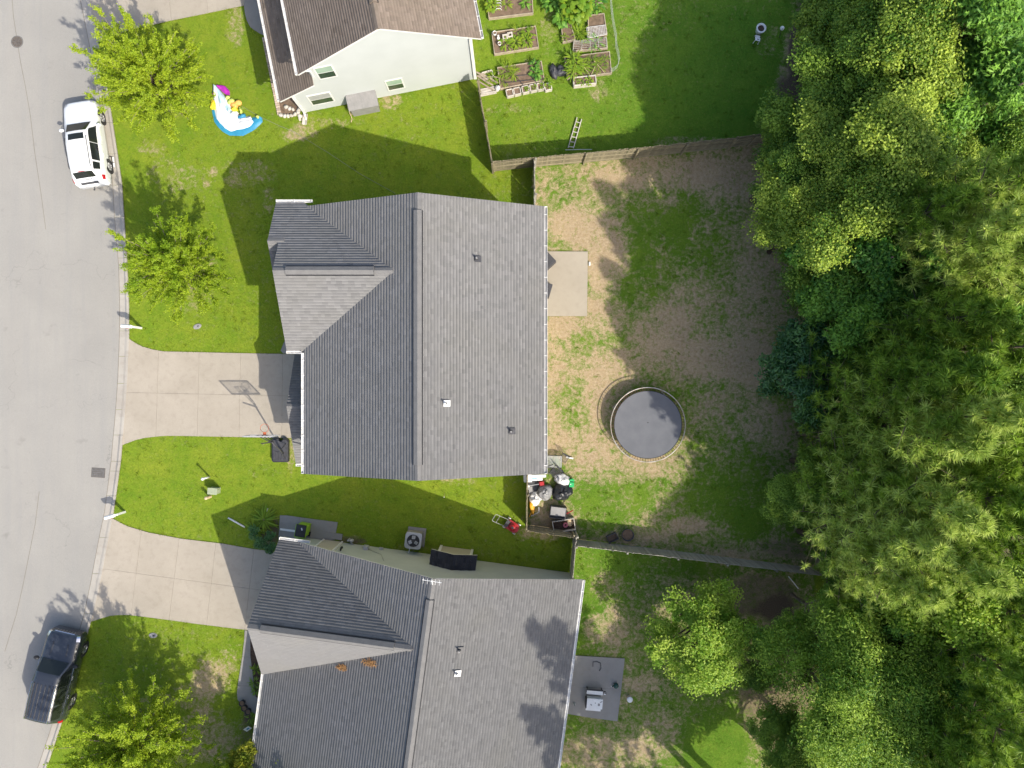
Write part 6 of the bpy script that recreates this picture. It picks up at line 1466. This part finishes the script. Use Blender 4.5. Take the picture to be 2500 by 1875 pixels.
# hoops, pots, blocks, grids
o = thing('bed_hoops', 'four pale hoop bars over the greens in the hooped bed', 'hoops', W(*Z4(280, 80), 0.22))
for k in range(4):
    a_ = W(*Z4(235, 20 + 40 * k), 0.3) - o.location; b_ = W(*Z4(325, 12 + 40 * k), 0.3) - o.location; MB().tube([a_ + Vector((0, 0, -0.1)), a_.lerp(b_, 0.2) + Vector((0, 0, .1)), a_.lerp(b_, 0.8) + Vector((0, 0, .1)), b_ + Vector((0, 0, -0.1))], 0.016, 6).build('hoop', M['white'], o)
def pot(px, py, r, h, label, material='white', soil='soil', z=0.0, name='plant_pot'):
    p = W(px, py, z + h); o = thing(name, label, 'pot', (p.x, p.y, z)); MB().lathe([(r * 0.72, 0), (r, h), (r * 0.88, h), (r * 0.7, h * 0.25)], 18, capb=True).build('wall', M[material], o, True)
    MB().lathe([(0, h * 0.82), (r * 0.84, h * 0.82)], 16).build('soil', M[soil], o); return o
pot(*Z4(225, 475), 0.115, 0.28, 'white pot on the corner of the bed with square blocks', z=0.24); pot(*Z4(295, 630), 0.1, 0.22, 'white pot inside the bed nearest the bright plant', z=0.2)
o = thing('garden_ornament', 'small white figure-like ornament between the two white pots', 'ornament', W(*Z4(278, 570), 0.2)); MB().blob((0, 0, 0.1), (.09, .08, .12), 1, .1, 12, 8).build('base', M['white'], o, True); MB().blob((0, 0.06, 0.24), (.06, .06, .08), 2, .1, 12, 8).build('top', M['white'], o, True)
for i, (x, y) in enumerate(((378, 558), (450, 528))):
    o = thing('square_block', ('left' if i == 0 else 'right') + ' hollow square concrete block in the bed of pots', 'block', W(*Z4(x, y), 0.2), R(8))
    for s, t in ((-1, 0), (1, 0), (0, -1), (0, 1)): MB().box((s * 0.11, t * 0.11, 0.1), (0.07 if s else 0.15, 0.07 if t else 0.29, 0.2)).build('side', M['stone'], o)
    MB().box((0, 0, 0.03), (0.15, 0.15, 0.04)).build('floor', M['mulch'], o)
o = thing('pipe_grid', 'dark irrigation pipe grid lying in the bed by the row of planters', 'pipe grid', W(*Z4(600, 1150), 0.22)); m = MB()
def rel(x, y, z): return W(*Z4(x, y), z) - o.location
for a_, b_ in (((370, 1180), (440, 1270)), ((530, 1105), (640, 1240)), ((735, 1090), (845, 1215)), ((530, 1105), (735, 1090)), ((360, 1210), (800, 1160)), ((1540, 1000), (1540, 1000))):
    if a_ != b_: MB().tube([rel(*a_, 0.24), rel(*b_, 0.24)], 0.018, 6).build('pipe', M['dgrey'], o)
m = thing('bean_canes', 'dark canes laid across the corn bed', 'canes', W(*Z4(1640, 1000), 0.22)); o = m
for a_, b_ in (((1510, 950), (1620, 1100)), ((1680, 890), (1830, 1060)), ((1420, 1010), (1390, 1150)), ((1690, 970), (1620, 1130))): MB().tube([rel(*a_, 0.45), rel(*b_, 0.3)], 0.014, 6).build('cane', M['tan'], o)
o = thing('wire_grid', 'white wire grid laid over the right-hand bed', 'wire grid', W(*Z4(1720, 440), 0.3)); m = MB()
c4 = [Vector(W(*Z4(x, y), 0.3) - o.location) for x, y in ((1570, 400), (1840, 365), (1860, 500), (1580, 560))]
for i in range(13): t = i / 12; m.tube([c4[0].lerp(c4[1], t), c4[3].lerp(c4[2], t)], 0.007, 4, caps=False)
for i in range(9): t = i / 8; m.tube([c4[0].lerp(c4[3], t), c4[1].lerp(c4[2], t)], 0.007, 4, caps=False)
m.build('wires', M['white'], o); MB().tube([c4[0], c4[1], c4[2], c4[3], c4[0]], 0.014, 5).build('rim', M['white'], o)
o = thing('wire_shelf', 'pale wire shelving by the squash vine at the top edge', 'wire shelf', W(*Z4(1530, 30), 0.4)); m = MB(); c4 = [Vector(W(*Z4(x, y), 0.4) - o.location) for x, y in ((1420, -40), (1640, -60), (1660, 60), (1500, 90))]
for i in range(9): t = i / 8; m.tube([c4[0].lerp(c4[1], t), c4[3].lerp(c4[2], t)], 0.008, 4, caps=False)
for i in range(6): t = i / 5; m.tube([c4[0].lerp(c4[3], t), c4[1].lerp(c4[2], t)], 0.008, 4, caps=False)
m.build('wires', M['white'], o); MB().tube([c4[0], c4[1], c4[2], c4[3], c4[0]], 0.015, 5).build('rim', M['white'], o)
o = thing('mesh_cover', 'thin sagging mesh cover on low hoops between the beds', 'mesh cover', W(*Z4(1620, 640), 0.2)); m = MB()
for i in range(5):
    t = i / 4; a_ = rel(1380 + 460 * t, 590 - 40 * t, 0.22); b_ = rel(1370 + 490 * t, 735 - 45 * t, 0.22); MB().tube([a_, a_.lerp(b_, 0.25) + Vector((0, 0, .22)), a_.lerp(b_, 0.75) + Vector((0, 0, .22)), b_], 0.01, 5).build('hoop', M['net'], o)
for j in range(9):
    s = j / 8; pts = []
    for i in range(9): t = i / 8; a_ = rel(1380 + 460 * t, 590 - 40 * t, 0.22); b_ = rel(1370 + 490 * t, 735 - 45 * t, 0.22); pts.append(a_.lerp(b_, s) + Vector((0, 0, 0.22 * math.sin(PI * s) - 0.03 * math.sin(PI * t * 4) ** 2)))
    m.tube(pts, 0.006, 4, caps=False)
m.build('netting', M['net'], o, kind='stuff')
WF = thing('wire_fence', 'low wire netting fence curving round the right side of the garden', 'fence', W(1510, 90)); o = WF
path = [(1940, -60), (1930, 40), (1945, 200), (1970, 380), (2005, 560), (2010, 700), (2040, 820), (2050, 920), (2030, 1000), (1980, 1045), (1930, 1070)]
for zz in (0.03, 0.2, 0.38, 0.55): MB().tube([W(*Z4(x * 0.985 + 10, y * 0.985 + 10)) - WF.location + Vector((0, 0, zz)) for x, y in path], 0.005, 4).build('wire', M['net'], WF)
m = MB(); P_ = [W(*Z4(x * 0.985 + 10, y * 0.985 + 10)) - WF.location for x, y in path]
for a_, b_ in zip(P_[:-1], P_[1:]):
    k = max(2, int((b_ - a_).length / 0.08))
    for i in range(k): q = a_.lerp(b_, i / k); m.tube([q + Vector((0, 0, 0.03)), q + Vector((0, 0, 0.55))], 0.003, 3, caps=False)
m.build('netting', M['net'], WF, kind='stuff')
for i in (0, 2, 4, 7, 10): q = P_[i]; MB().tube([q, q + Vector((0, 0, 0.62))], 0.014, 6).build('post', M['net'], WF)
for i, (x, y, rz) in enumerate(((1085, 1060, 0.2), (1200, 1050, -0.3))):
    o = thing('grow_bag' if i == 0 else 'folded_chair', ('limp dark grey grow bag on the grass between the beds', 'collapsed dark canvas chair against the corn bed')[i], ('bag', 'chair')[i], W(*Z4(x, y)), rz)
    MB().blob((0, 0, 0.12), (0.22 if i == 0 else 0.36, 0.42 if i == 0 else 0.3, 0.16), 5 + i, 0.25, 18, 10).build('fabric', M['dgrey'], o, True)
    MB().tube([(-0.2, -0.4, 0.05), (0.0, 0.0, 0.3), (0.15, 0.4, 0.06)], 0.015, 6).build('frame' if i else 'strap', M['black'], o)
LS = thing('lumber_stack', 'stack of pale boards beside the fence next to the pipe-grid bed', 'lumber', W(*Z4(130, 1330)), R(10)); rg = random.Random(4)
for k in range(8): MB().box((rg.uniform(-.08, .08), -0.22 + 0.075 * (k % 6), 0.05 + 0.06 * (k // 6)), (1.0, 0.06, 0.05), rg.gauss(0, 0.03)).build('plank', M['stone'], LS)
LS2 = thing('scrap_lumber', 'tangle of yellowish scrap boards above the neat lumber stack', 'lumber', W(*Z4(90, 1190)), R(-25))
for k in range(9): MB().box((rg.uniform(-.2, .2), rg.uniform(-.3, .3), 0.04 + 0.035 * k), (rg.uniform(.8, 1.3), 0.08, 0.03), rg.gauss(0, 0.18)).build('plank', M['wood_n'], LS2)
o = MB().blob(W(*Z4(270, 1285), 0.12), (0.16, 0.17, 0.16), 9, 0.15).build('white_bundle', M['bag_w'], None, True); tag(o, 'small white bundle at the end of the neat lumber stack', 'bundle')
o = thing('timber_crate', 'small open timber crate above the scrap boards', 'crate', W(*Z4(125, 1110)), R(15))
for s, t, a_, b_ in ((0, -1, .6, .04), (0, 1, .6, .04), (-1, 0, .04, .36), (1, 0, .04, .36)): MB().box((s * 0.3, t * 0.2, 0.1), (a_, b_, 0.2)).build('side', M['stone'], o)
# ladder
LD = thing('ladder', 'aluminium ladder lying on the grass against the long mossy fence', 'ladder', W(1392, 361))
l0, l1, r0, r1 = [W(x, y, z) - LD.location for x, y, z in ((1387, 361, .08), (1409, 287, .10), (1400, 362, .08), (1420, 291, .10))]
MB().bar(l0, l1, 0.045, 0.07).build('rail', M['stone'], LD); MB().bar(r0, r1, 0.045, 0.07).build('rail', M['stone'], LD)
for k in range(6): t = 0.04 + k * 0.165; MB().bar(l0.lerp(l1, t), r0.lerp(r1, t), 0.04, 0.03).build('rung', M['stone'], LD)
o = MB().tube([W(1380, 366, 0.9), W(1412, 365, 0.9), W(1445, 365, 0.9)], 0.02, 6).build('metal_bar', M['net']); tag(o, 'thin grey bar propped along the mossy fence below the ladder', 'bar')
# things on the upper lawn
o = thing('planter_urn', 'wide white round planter of brown soil on the shaded upper lawn', 'planter', W(1852, 78)); MB().lathe([(0.17, 0), (0.2, 0.06), (0.27, 0.42), (0.29, 0.46), (0.2, 0.46), (0.18, 0.36)], 22, capb=True).build('bowl', M['white'], o, True); MB().lathe([(0, 0.40), (0.2, 0.40)], 18).build('soil', M['mulch'], o)
o = thing('white_stool', 'small white plastic step stool beside the round planter', 'stool', W(1846, 98), R(-12))
MB().box((0, 0.08, 0.2), (0.26, 0.2, 0.03)).build('step', M['white'], o); MB().box((0, -0.12, 0.34), (0.28, 0.16, 0.03)).build('seat', M['white'], o); MB().box((0.02, -0.12, 0.357), (0.13, 0.04, 0.006)).build('hand_slot', M['black'], o)
for s in (-0.12, 0.12):
    for y in (-0.19, 0.17): MB().bar((s, y, 0.34 if y < 0 else 0.2), (s * 1.2, y * 1.15, 0), 0.035, 0.03).build('leg', M['white'], o)
o = thing('post_ball', 'white ball lamp on a thin dark post in the shaded upper lawn', 'garden lamp', W(1903, 92)); tp_ = W(1908, 71, 0.9) - o.location
MB().tube([(0, 0, 0), tp_], 0.018, 7).build('post', M['black'], o); MB().blob(tp_ + Vector((0, 0, 0.1)), (.12, .12, .12), 1, 0.0, 18, 12, flat=False).build('globe', M['white'], o, True)

# ================================================================ RUBBISH CORNER
def Z5(x, y): return (1270 + x / 6.6375, 1080 + y / 6.6375)
o = thing('slatted_chair', 'white slatted patio chair lying near the house gutter', 'chair', W(*Z5(540, 300)), R(-2))
for k in range(13): MB().bar((-0.42 + k * 0.07, -0.33, 0.42), (-0.42 + k * 0.07, 0.33, 0.42), 0.036, 0.015).build('slat', M['net'], o)
m = MB(); m.tube([(-0.45, -0.36, 0.4), (0.45, -0.36, 0.4), (0.45, 0.36, 0.4), (-0.45, 0.36, 0.4), (-0.45, -0.36, 0.4)], 0.022, 6); m.build('frame', M['black'], o)
for x, y in ((-.42, -.33), (.42, -.33), (.42, .33), (-.42, .33)): MB().tube([(x, y, 0.4), (x * 1.05, y * 1.05, 0)], 0.018, 6).build('leg', M['black'], o)
def frame_chair(label, x, y, rz, sc=1.0, z=0.0, name='metal_chair'):
    o = thing(name, label, 'chair', W(*Z5(x, y)), rz); o.scale = (sc,) * 3
    m = MB(); m.tube([(-.25, -.25, 0), (-.25, -.25, .42), (-.28, .28, .42), (-.3, .4, .9), (.3, .4, .9), (.28, .28, .42), (.25, -.25, .42), (.25, -.25, 0)], 0.016, 6); m.build('frame', M['black'], o)
    m = MB()
    for k in range(7): m.bar((-.26, -.22 + .075 * k, .42), (.26, -.22 + .075 * k, .42), 0.03, 0.012)
    for k in range(4): m.bar((-.28, .31 + .03 * k, .52 + .1 * k), (.28, .31 + .03 * k, .52 + .1 * k), 0.03, 0.012)
    m.build('seat', M['dgrey'], o)
    for s in (-.28, .28): MB().tube([(s, .28, .42), (s * 1.05, .4, 0)], 0.016, 6).build('leg', M['black'], o)
    return o
frame_chair('tipped black metal chair next to the white slatted chair', 700, 260, R(-30), 0.75)
frame_chair('black metal chair heaped over the white sacks', 560, 480, R(-45)); frame_chair('second black metal chair nearer the house under the heap', 490, 440, R(20), 0.8)
o = MB().bar(W(*Z5(745, 240), 0.1), W(*Z5(860, 262), 0.1), 0.08, 0.04).build('white_stick', M['white']); tag(o, 'short white stick on the dry grass right of the slatted chair', 'stick')
def sack(label, x, y, r, material, seed, rz=0, name='sack', rough=0.3, tie=None):
    o = thing(name, label, 'bag', W(*Z5(x, y)), rz); MB().blob((0, 0, r[2] * 0.72), r, seed, rough, 24, 14, 0).build('bag', M[material], o, True)
    MB().blob((r[0] * 0.3, r[1] * 0.2, r[2] * 1.5), (r[0] * 0.22, r[1] * 0.18, r[2] * 0.35), seed + 1, 0.4, 10, 8).build('knot', M[material], o, True); return o
sack('plump white sack among the black chairs', 670, 590, (.42, .30, .32), 'bag_w', 3, R(-25)); sack('small white sack next to the green can', 735, 655, (.17, .16, .2), 'bag_w', 8)
sack('large shiny black bin bag in the open', 670, 790, (.58, .46, .34), 'bag_b', 11, 0.3); sack('translucent grey rubbish bag by the fence', 395, 800, (.44, .40, .36), 'bag_s', 15, 0.5); sack('crumpled white sheet bag beside the yellow plastic', 240, 905, (.34, .34, .2), 'bag_w', 21, 0.8, rough=0.5)
o = thing('watering_can', 'bright green watering can on its side by the white sack', 'watering can', W(*Z5(828, 655)), R(-4))
MB().box((0, -0.07, 0.18), (0.30, 0.30, 0.32), taper=0.92).build('body', M['green'], o); MB().box((0, 0.17, 0.22), (0.30, 0.14, 0.1), taper=0.85).build('spout_hood', M['green'], o); MB().tube([(-0.13, 0.2, 0.3), (0, 0.3, 0.42), (0.13, 0.2, 0.3)], 0.02, 7).build('handle', M['green'], o); MB().box((-0.06, -0.05, 0.345), (0.05, 0.05, 0.01)).build('cap', M['white'], o)
o = thing('string_trimmer', 'red garden machine with a pale shaft in the fence corner', 'garden machine', W(*Z5(345, 655)), R(12)); MB().box((0, 0, 0.25), (0.32, 0.26, 0.3), taper=0.8).build('housing', M['red'], o); MB().tube([(-0.05, 0, 0.3), (-0.75, 0.02, 0.35)], 0.018, 6).build('shaft', M['lgrey'], o); MB().blob((-0.78, 0.02, 0.34), (.07, .07, .07), 2, .1).build('head', M['white'], o, True)
o = thing('grey_panel', 'flat dark grey panel on the ground behind the translucent bag', 'panel', W(*Z5(215, 740)), R(0)); MB().box((0, 0, 0.06), (0.62, 0.95, 0.05)).build('sheet', M['dgrey'], o); MB().box((-0.2, -0.2, 0.1), (0.3, 0.6, 0.03), 0.1).build('flap', M['grey'], o)
o = thing('white_tank', 'white plastic tub tucked under the corner eave of the main house', 'tub', W(*Z5(190, 560)), R(2)); MB().box((-0.25, 0.05, 0.45), (0.5, 0.5, 0.9), taper=0.9).build('tub', M['white'], o); MB().box((0.35, 0.1, 0.5), (0.9, 0.16, 0.12)).build('rail', M['white'], o); MB().box((0.2, -0.1, 0.35), (0.8, 0.14, 0.1)).build('rail', M['white'], o); MB().box((0.15, 0.02, 0.43), (0.3, 0.12, 0.1)).build('label_patch', M['fab_b'], o)
o = thing('yellow_slide', 'crumpled yellow plastic piece by the fence', 'plastic piece', W(*Z5(185, 1010)), R(10)); MB().blob((0, 0, 0.15), (0.14, 0.42, 0.18), 4, 0.3, 16, 12).build('shell', M['amber'], o, True); MB().tube([(-0.05, -0.35, 0.1), (-0.25, -0.65, 0.1)], 0.03, 6).build('handle', M['amber'], o)
o = MB().tube([W(*Z5(300, 1050), .3), W(*Z5(305, 1130), .3), W(*Z5(175, 1195), .12)], 0.035, 7).build('bent_pipe', M['lgrey']); tag(o, 'bent pale pipe lying below the yellow plastic', 'pipe')
def tub(label, x, y, w, d, h, rz, mat_o, mat_i, name='open_tub', wall=0.04):
    o = thing(name, label, 'tub', W(*Z5(x, y)), rz)
    for s, t, a_, b_ in ((0, -1, w, wall), (0, 1, w, wall), (-1, 0, wall, d - 2 * wall), (1, 0, wall, d - 2 * wall)): MB().box((s * (w - wall) / 2, t * (d - wall) / 2, h / 2), (a_, b_, h)).build('side', M[mat_o], o)
    MB().box((0, 0, h * 0.35), (w - 2 * wall, d - 2 * wall, h * 0.1)).build('contents', M[mat_i], o); return o
o = tub('grey garden cart half in the fence shade', 605, 1115, 0.92, 0.68, 0.5, R(-7), 'dgrey', 'grey', 'garden_cart')
MB().tube([(0.5, 0, 0.45), (0.82, 0.26, 0.6)], 0.03, 6).build('handle', M['red'], o); MB().box((0, 0.08, 0.49), (0.86, 0.5, 0.02)).build('lid', M['grey'], o)
o = tub('open framed box holding a pink ring in the fence shade', 700, 1325, 1.28, 0.68, 0.5, R(9), 'stone', 'mulch', 'sand_box'); MB().ring((0.1, -0.02, 0.25), 0.1, 0.05, 20, 8).build('pink_ring', M['pink'], o, True); MB().blob((0.38, 0.12, 0.2), (0.2, 0.22, 0.08), 4, 0.3).build('sand', M['tan'], o, True)
o = tub('small dark rectangular tub in the shade of the long grey fence', 0, 0, 0.62, 0.42, 0.28, R(25), 'dgrey', 'soil', 'planter_tub'); o.location = W(1494, 1311)
o = thing('fire_ring', 'round dark tub of reddish soil beside the rectangular tub', 'tub', W(1531, 1304)); MB().lathe([(0.30, 0), (0.36, 0.32), (0.33, 0.32), (0.28, 0.1)], 24).build('wall', M['dgrey'], o, True); MB().lathe([(0, 0.2), (0.32, 0.2)], 20).build('soil', M['soil'], o)
o = MB().tube([W(1925, 1407, 0.3), W(1949, 1437, 0.1)], 0.03, 7).build('white_stake', M['white']); tag(o, 'white stake lying by the lower end of the long grey fence', 'stake')

# ================================================================ LOWER PATIO AND WALK
def Z8(x, y): return (1370 + x / 9.216, 1590 + y / 9.216)
o = thing('patio_bench', 'narrow white-topped black bench on the lower patio', 'bench', W(*Z8(735, 855)), R(-5)); MB().box((0, 0, 0.45), (0.92, 0.2, 0.06)).build('seat', M['white'], o); MB().box((0, 0.1, 0.43), (0.95, 0.16, 0.03)).build('back_rail', M['black'], o)
for s in (-.42, .42): MB().bar((s, 0.08, 0.43), (s, 0.14, 0), 0.05, 0.04).build('leg', M['black'], o); MB().bar((s, -0.08, 0.43), (s, -0.12, 0), 0.05, 0.04).build('leg', M['black'], o)
MB().lathe([(0.08, 0), (0.09, 0.12), (0.07, 0.12)], 14, c=(0.58, 0.03, 0.35)).build('cup_holder', M['black'], o); MB().box((0.58, -0.03, 0.48), (0.1, 0.05, 0.02)).build('clip', M['white'], o)
o = thing('white_cart', 'white lidded cooler cart with dark smudges on the lower patio', 'cart', W(*Z8(725, 1080)), R(-5)); MB().box((0, 0, 0.40), (0.84, 0.56, 0.40)).build('tub', M['white'], o); MB().box((0, 0.03, 0.63), (0.90, 0.56, 0.06)).build('lid', M['white'], o); MB().box((-0.05, -0.33, 0.55), (0.86, 0.16, 0.05)).build('shelf', M['white'], o)
MB().box((-0.48, -0.02, 0.4), (0.05, 0.5, 0.5)).build('side_handle', M['black'], o)
for i, (x, y, a_, b_) in enumerate(((.24, .0, .12, .14), (.36, .17, .14, .05), (-.2, -.04, .06, .1), (.03, .08, .05, .06))): MB().box((x, y, 0.663), (a_, b_, 0.004), 0.5 * i).build('smudge', M['grey'], o)
for x in (-.35, .35):
    for y in (-.2, .2): MB().bar((x, y, 0.22), (x, y, 0.0), 0.05, 0.05).build('leg', M['black'], o)
o = MB().lathe([(0.0, 0.03), (0.06, 0.03), (0.07, 0.07), (0.12, 0.06), (0.13, 0)], 16, c=W(*Z8(712, 1262))).build('small_dish', M['dgrey']); tag(o, 'small dark dish on the patio just below the white cart', 'dish')
o = thing('garden_pot', 'glossy dark green pot on the lower patio', 'pot', W(*Z8(1222, 745))); MB().lathe([(0.10, 0), (0.15, 0.12), (0.15, 0.24), (0.10, 0.3), (0.03, 0.3)], 20).build('wall', M['dteal'], o, True); MB().tube([(-0.14, 0.0, 0.2), (-0.24, 0, 0.28)], 0.03, 7).build('spout', M['dteal'], o); MB().blob((-0.25, -0.03, 0.2), (.035, .03, .035), 1, 0).build('tag', M['white'], o, True)
o = thing('bucket', 'cream bucket with a lid on the grass right of the lower patio', 'bucket', W(*Z8(1525, 1035))); MB().lathe([(0.13, 0), (0.16, 0.32), (0.15, 0.32), (0.13, 0.05)], 20).build('wall', M['tan'], o, True); MB().lathe([(0, 0.335), (0.13, 0.34), (0.165, 0.33), (0.165, 0.3)], 20).build('lid', M['white'], o, True); MB().tube([(0.17, 0.02, 0.3), (0.12, 0.2, 0.26), (-0.1, 0.2, 0.26), (-0.17, 0.02, 0.3)], 0.008, 5).build('handle', M['lgrey'], o)
o = MB().tube([W(*Z8(715, 350), .08), W(*Z8(720, 240), .08), W(*Z8(790, 232), .08), W(*Z8(885, 265), .08), W(*Z8(895, 380), .08), W(*Z8(860, 440), .08)], 0.02, 7).build('bent_hose', M['dgrey'], None, True); tag(o, 'bent length of dark hose on the lower patio', 'hose')
o = thing('glass_jar', 'pale green glass bottle and brown stick against the patio edge', 'bottle', W(*Z8(295, 1165))); MB().lathe([(0.06, 0), (0.07, 0.15), (0.03, 0.22), (0.03, 0.27)], 12).build('bottle', M['net'], o, True); MB().bar((0.02, -0.15, 0.02), (-0.03, -0.35, 0.02), 0.03, 0.03).build('stick', M['bark'], o)
def Z9(x, y): return (540 + x / 6.03, 1600 + y / 6.03)
for i, (x, y, lb) in enumerate(((300, 712, 'black pot at the upper end of the row of three by the walk'), (333, 785, 'middle black pot of the row of three by the walk'), (390, 838, 'black pot nearest the gutter in the row of three by the walk'))): pot(*Z9(x, y), 0.17, 0.3, lb, 'black', 'soil', name='black_pot')
o = thing('yard_sign', 'small tilted white yard sign under the lower house eave', 'sign', W(*Z9(425, 1035)), R(35)); MB().box((0, 0, 0.38), (0.36, 0.30, 0.015), m=Matrix.Rotation(R(35), 4, 'X')).build('panel', M['white'], o); MB().box((0.02, 0.0, 0.392), (0.16, 0.12, 0.006), m=Matrix.Rotation(R(35), 4, 'X')).build('emblem', M['fab_b'], o); MB().tube([(0, 0.05, 0), (0, 0.03, 0.4)], 0.01, 5).build('stake', M['black'], o)
for i, (x, y, lb) in enumerate(((520, 200, 'flowering plant in the mulch beside the upper part of the side walk'), (500, 390, 'strappy plant in the mulch halfway along the side walk'), (525, 500, 'low leafy plant in the mulch near the pots'), (445, 910, 'small leafy plant next to the last black pot'))): veg(*Z9(x, y), 300 + i, 26, .2, .2, .28, .05, lb, 0.05, 'lf_a' if i else 'lf_veg', 'border_plant')
# yucca by the side pad
yc = W(633, 1272, 0.3)
for i, (x, y, s, lb) in enumerate(((646, 1268, 1.0, 'spiky yucca clump by the concrete side pad'), (622, 1290, 0.8, 'smaller spiky yucca clump toward the lower lawn'))):
    o = thing('yucca', lb, 'plant', W(x, y, 0.2) * 1.0); o.location.z = 0; o.scale = (s, s, s)
    link('foliage', leafy(400 + i, 90, .12, .5, .75, .06, M['lf_veg'], 0.55), o); MB().tube([(0, 0, 0), (0, 0, 0.35)], [0.07, 0.05], 8).build('stem', M['bark'], o)
for x, y, s_, rz, lb in ((1333, 637, 0.86, R(43), 'square dark grey covered table with its corner out from the eave on the bare patio'), (1329, 706, 0.80, R(-16), 'smaller dark grey covered box below the covered table on the bare patio')):
    o = thing('covered_table', lb, 'covered table', W(x, y, 0.6)); o.location.z = 0.07; o.rotation_euler = (0, 0, rz)
    MB().box((0, 0, 0.33), (s_, s_, 0.66), taper=0.93).build('cover', M['dgrey'], o); MB().box((0, 0, 0.67), (s_ * 0.95, s_ * 0.95, 0.03), taper=0.96).build('top', M['dgrey'], o)
    for a_, b_ in ((-1, -1), (1, -1), (1, 1), (-1, 1)): MB().box((a_ * s_ * 0.44, b_ * s_ * 0.44, 0.02), (0.06, 0.06, 0.05)).build('foot', M['black'], o)
# downspout tag, patio valve and small wall fittings
o = thing('patio_spigot', 'small white tap box at the edge of the bare patio', 'tap box', W(1439, 645)); MB().box((0, 0, 0.08), (0.09, 0.2, 0.16)).build('case', M['white'], o); MB().tube([(0, 0.05, 0.14), (0, 0.12, 0.2)], 0.02, 6).build('tap', M['lgrey'], o)
o = thing('ground_stake', 'thin stake casting a long shadow on the side lawn below the main house', 'stake', W(1086, 1205)); MB().tube([(0, 0, 0), (0.05, -0.05, 0.95)], 0.012, 6).build('rod', M['tan'], o); MB().box((0.05, -0.05, 0.95), (0.04, 0.04, 0.06)).build('top', M['white'], o)
o = thing('utility_stub', 'cluster of grey utility pipes in the mulch by the sage wall', 'utility pipes', W(860, 1318)); MB().tube([(-.15, .05, 0), (-.15, .05, .4)], 0.06, 10).build('pipe', M['lgrey'], o); MB().tube([(-.05, -.05, 0), (-.05, -.05, .3), (.15, -.25, .3)], 0.035, 8).build('pipe', M['grey'], o); MB().blob((0, 0, 0.2), (.14, .1, .16), 3, .2).build('valve', M['lgrey'], o, True)

# ================================================================ GRASS
def scatter_grass():
    rg = np.random.default_rng(99); n = 330000
    X = rg.uniform(-30.5, 19.5, n); Y = rg.uniform(-23, 23, n); px = X / GS + 1250; py = 937.5 - Y / GS
    d, l, t = ground_fields(X, Y)
    ok = (px > np.interp(py, KY, KI) + 1) & (t < 0.5) & (rg.random(n) > np.clip(d * 1.5 - 0.1, 0, 0.93))
    for o in bpy.data.objects:
        if o.name.startswith(('concrete_slab', 'joint_bed')):
            vv = [v.co for v in o.data.vertices]; k = len(vv) // 2; ok &= ~inpoly(X, Y, [(v.x, v.y) for v in vv[:k]])
    ok &= ~inpoly(X, Y, [(-11.3, -4.1), (1.3, -4.1), (1.3, 8.6), (-11.4, 8.6)])
    X, Y, l, d = X[ok], Y[ok], l[ok], d[ok]; n0 = len(X)
    # coarse tufts and weeds standing above the mown sward
    k = rg.choice(n0, 2600, replace=False); k = k[(d[k] > 0.05) | (rg.random(len(k)) < 0.4)]
    tx = np.repeat(X[k], 16) + rg.normal(0, 0.06, len(k) * 16); ty = np.repeat(Y[k], 16) + rg.normal(0, 0.06, len(k) * 16); tl = np.repeat(l[k], 16); big = [np.ones(n0), np.full(len(tx), 1.9)]
    # blades leaning over the edges of slabs, walks and kerb
    ex_, ey_ = [], []
    for o in bpy.data.objects:
        if o.name.startswith('joint_bed'):
            vv = [v.co for v in o.data.vertices]; kk = len(vv) // 2
            for i in range(kk):
                p, q = vv[i], vv[(i + 1) % kk]; m_ = int((p - q).length / 0.02); tt = rg.random(m_)
                ex_.append(p.x + (q.x - p.x) * tt + rg.normal(0, 0.02, m_)); ey_.append(p.y + (q.y - p.y) * tt + rg.normal(0, 0.02, m_))
    kyy = rg.uniform(-40, 1900, 3200); ex_.append((np.interp(kyy, KY, KI) - 1250) * GS + rg.normal(0.01, 0.02, 3200)); ey_.append((937.5 - kyy) * GS)
    ex_ = np.concatenate(ex_); ey_ = np.concatenate(ey_)
    epx = ex_ / GS + 1250; epy = 937.5 - ey_ / GS; kj_ = np.interp(epy, KY, KI)
    onk = np.abs(epx - kj_) < 3; drv = ((epy > 826) & (epy < 1086)) | ((epy > 1266) & (epy < 1516)) | (epy < 102)
    eok = (epx > kj_ - 1.5) & ~(onk & drv) & (ex_ > -30) & ~((np.abs(ex_ + 10.9) < 1.2) & (ey_ > -4) & (ey_ < 2))
    ex_, ey_ = ex_[eok], ey_[eok]; big.append(np.full(len(ex_), 1.25))
    X = np.concatenate([X, tx, ex_]); Y = np.concatenate([Y, ty, ey_]); l = np.concatenate([l, tl, np.full(len(ex_), 0.3)]); n = len(X); big = np.concatenate(big)
    f = fbm(X + 90, Y + 90, 2.2, 5); V = []; T = []
    ln = rg.uniform(0.03, 0.085, n) * (0.7 + 0.6 * f) * big; az = rg.uniform(0, 2 * PI, n); lean = rg.uniform(0.25, 1.1, n)
    dx, dy = np.cos(az), np.sin(az); w = rg.uniform(0.007, 0.016, n)
    b = np.stack([X, Y, np.zeros(n)], 1); s = np.stack([-dy, dx, np.zeros(n)], 1) * w[:, None]
    tip = b + np.stack([dx * np.sin(lean), dy * np.sin(lean), np.cos(lean)], 1) * ln[:, None]
    V = np.stack([b - s, b + s, tip], 1).reshape(-1, 3); F = np.arange(3 * n).reshape(-1, 3)
    tn = np.clip(0.95 - 0.75 * l + rg.normal(0, 0.15, n) + 0.5 * (f - 0.5), 0, 1)
    o = link('grass', npmesh('grass', V, F, M['grass'], np.repeat(tn, 3)), None, 'stuff')
    o['label'] = 'short mown grass covering the lawns'; o['category'] = 'grass'
scatter_grass()
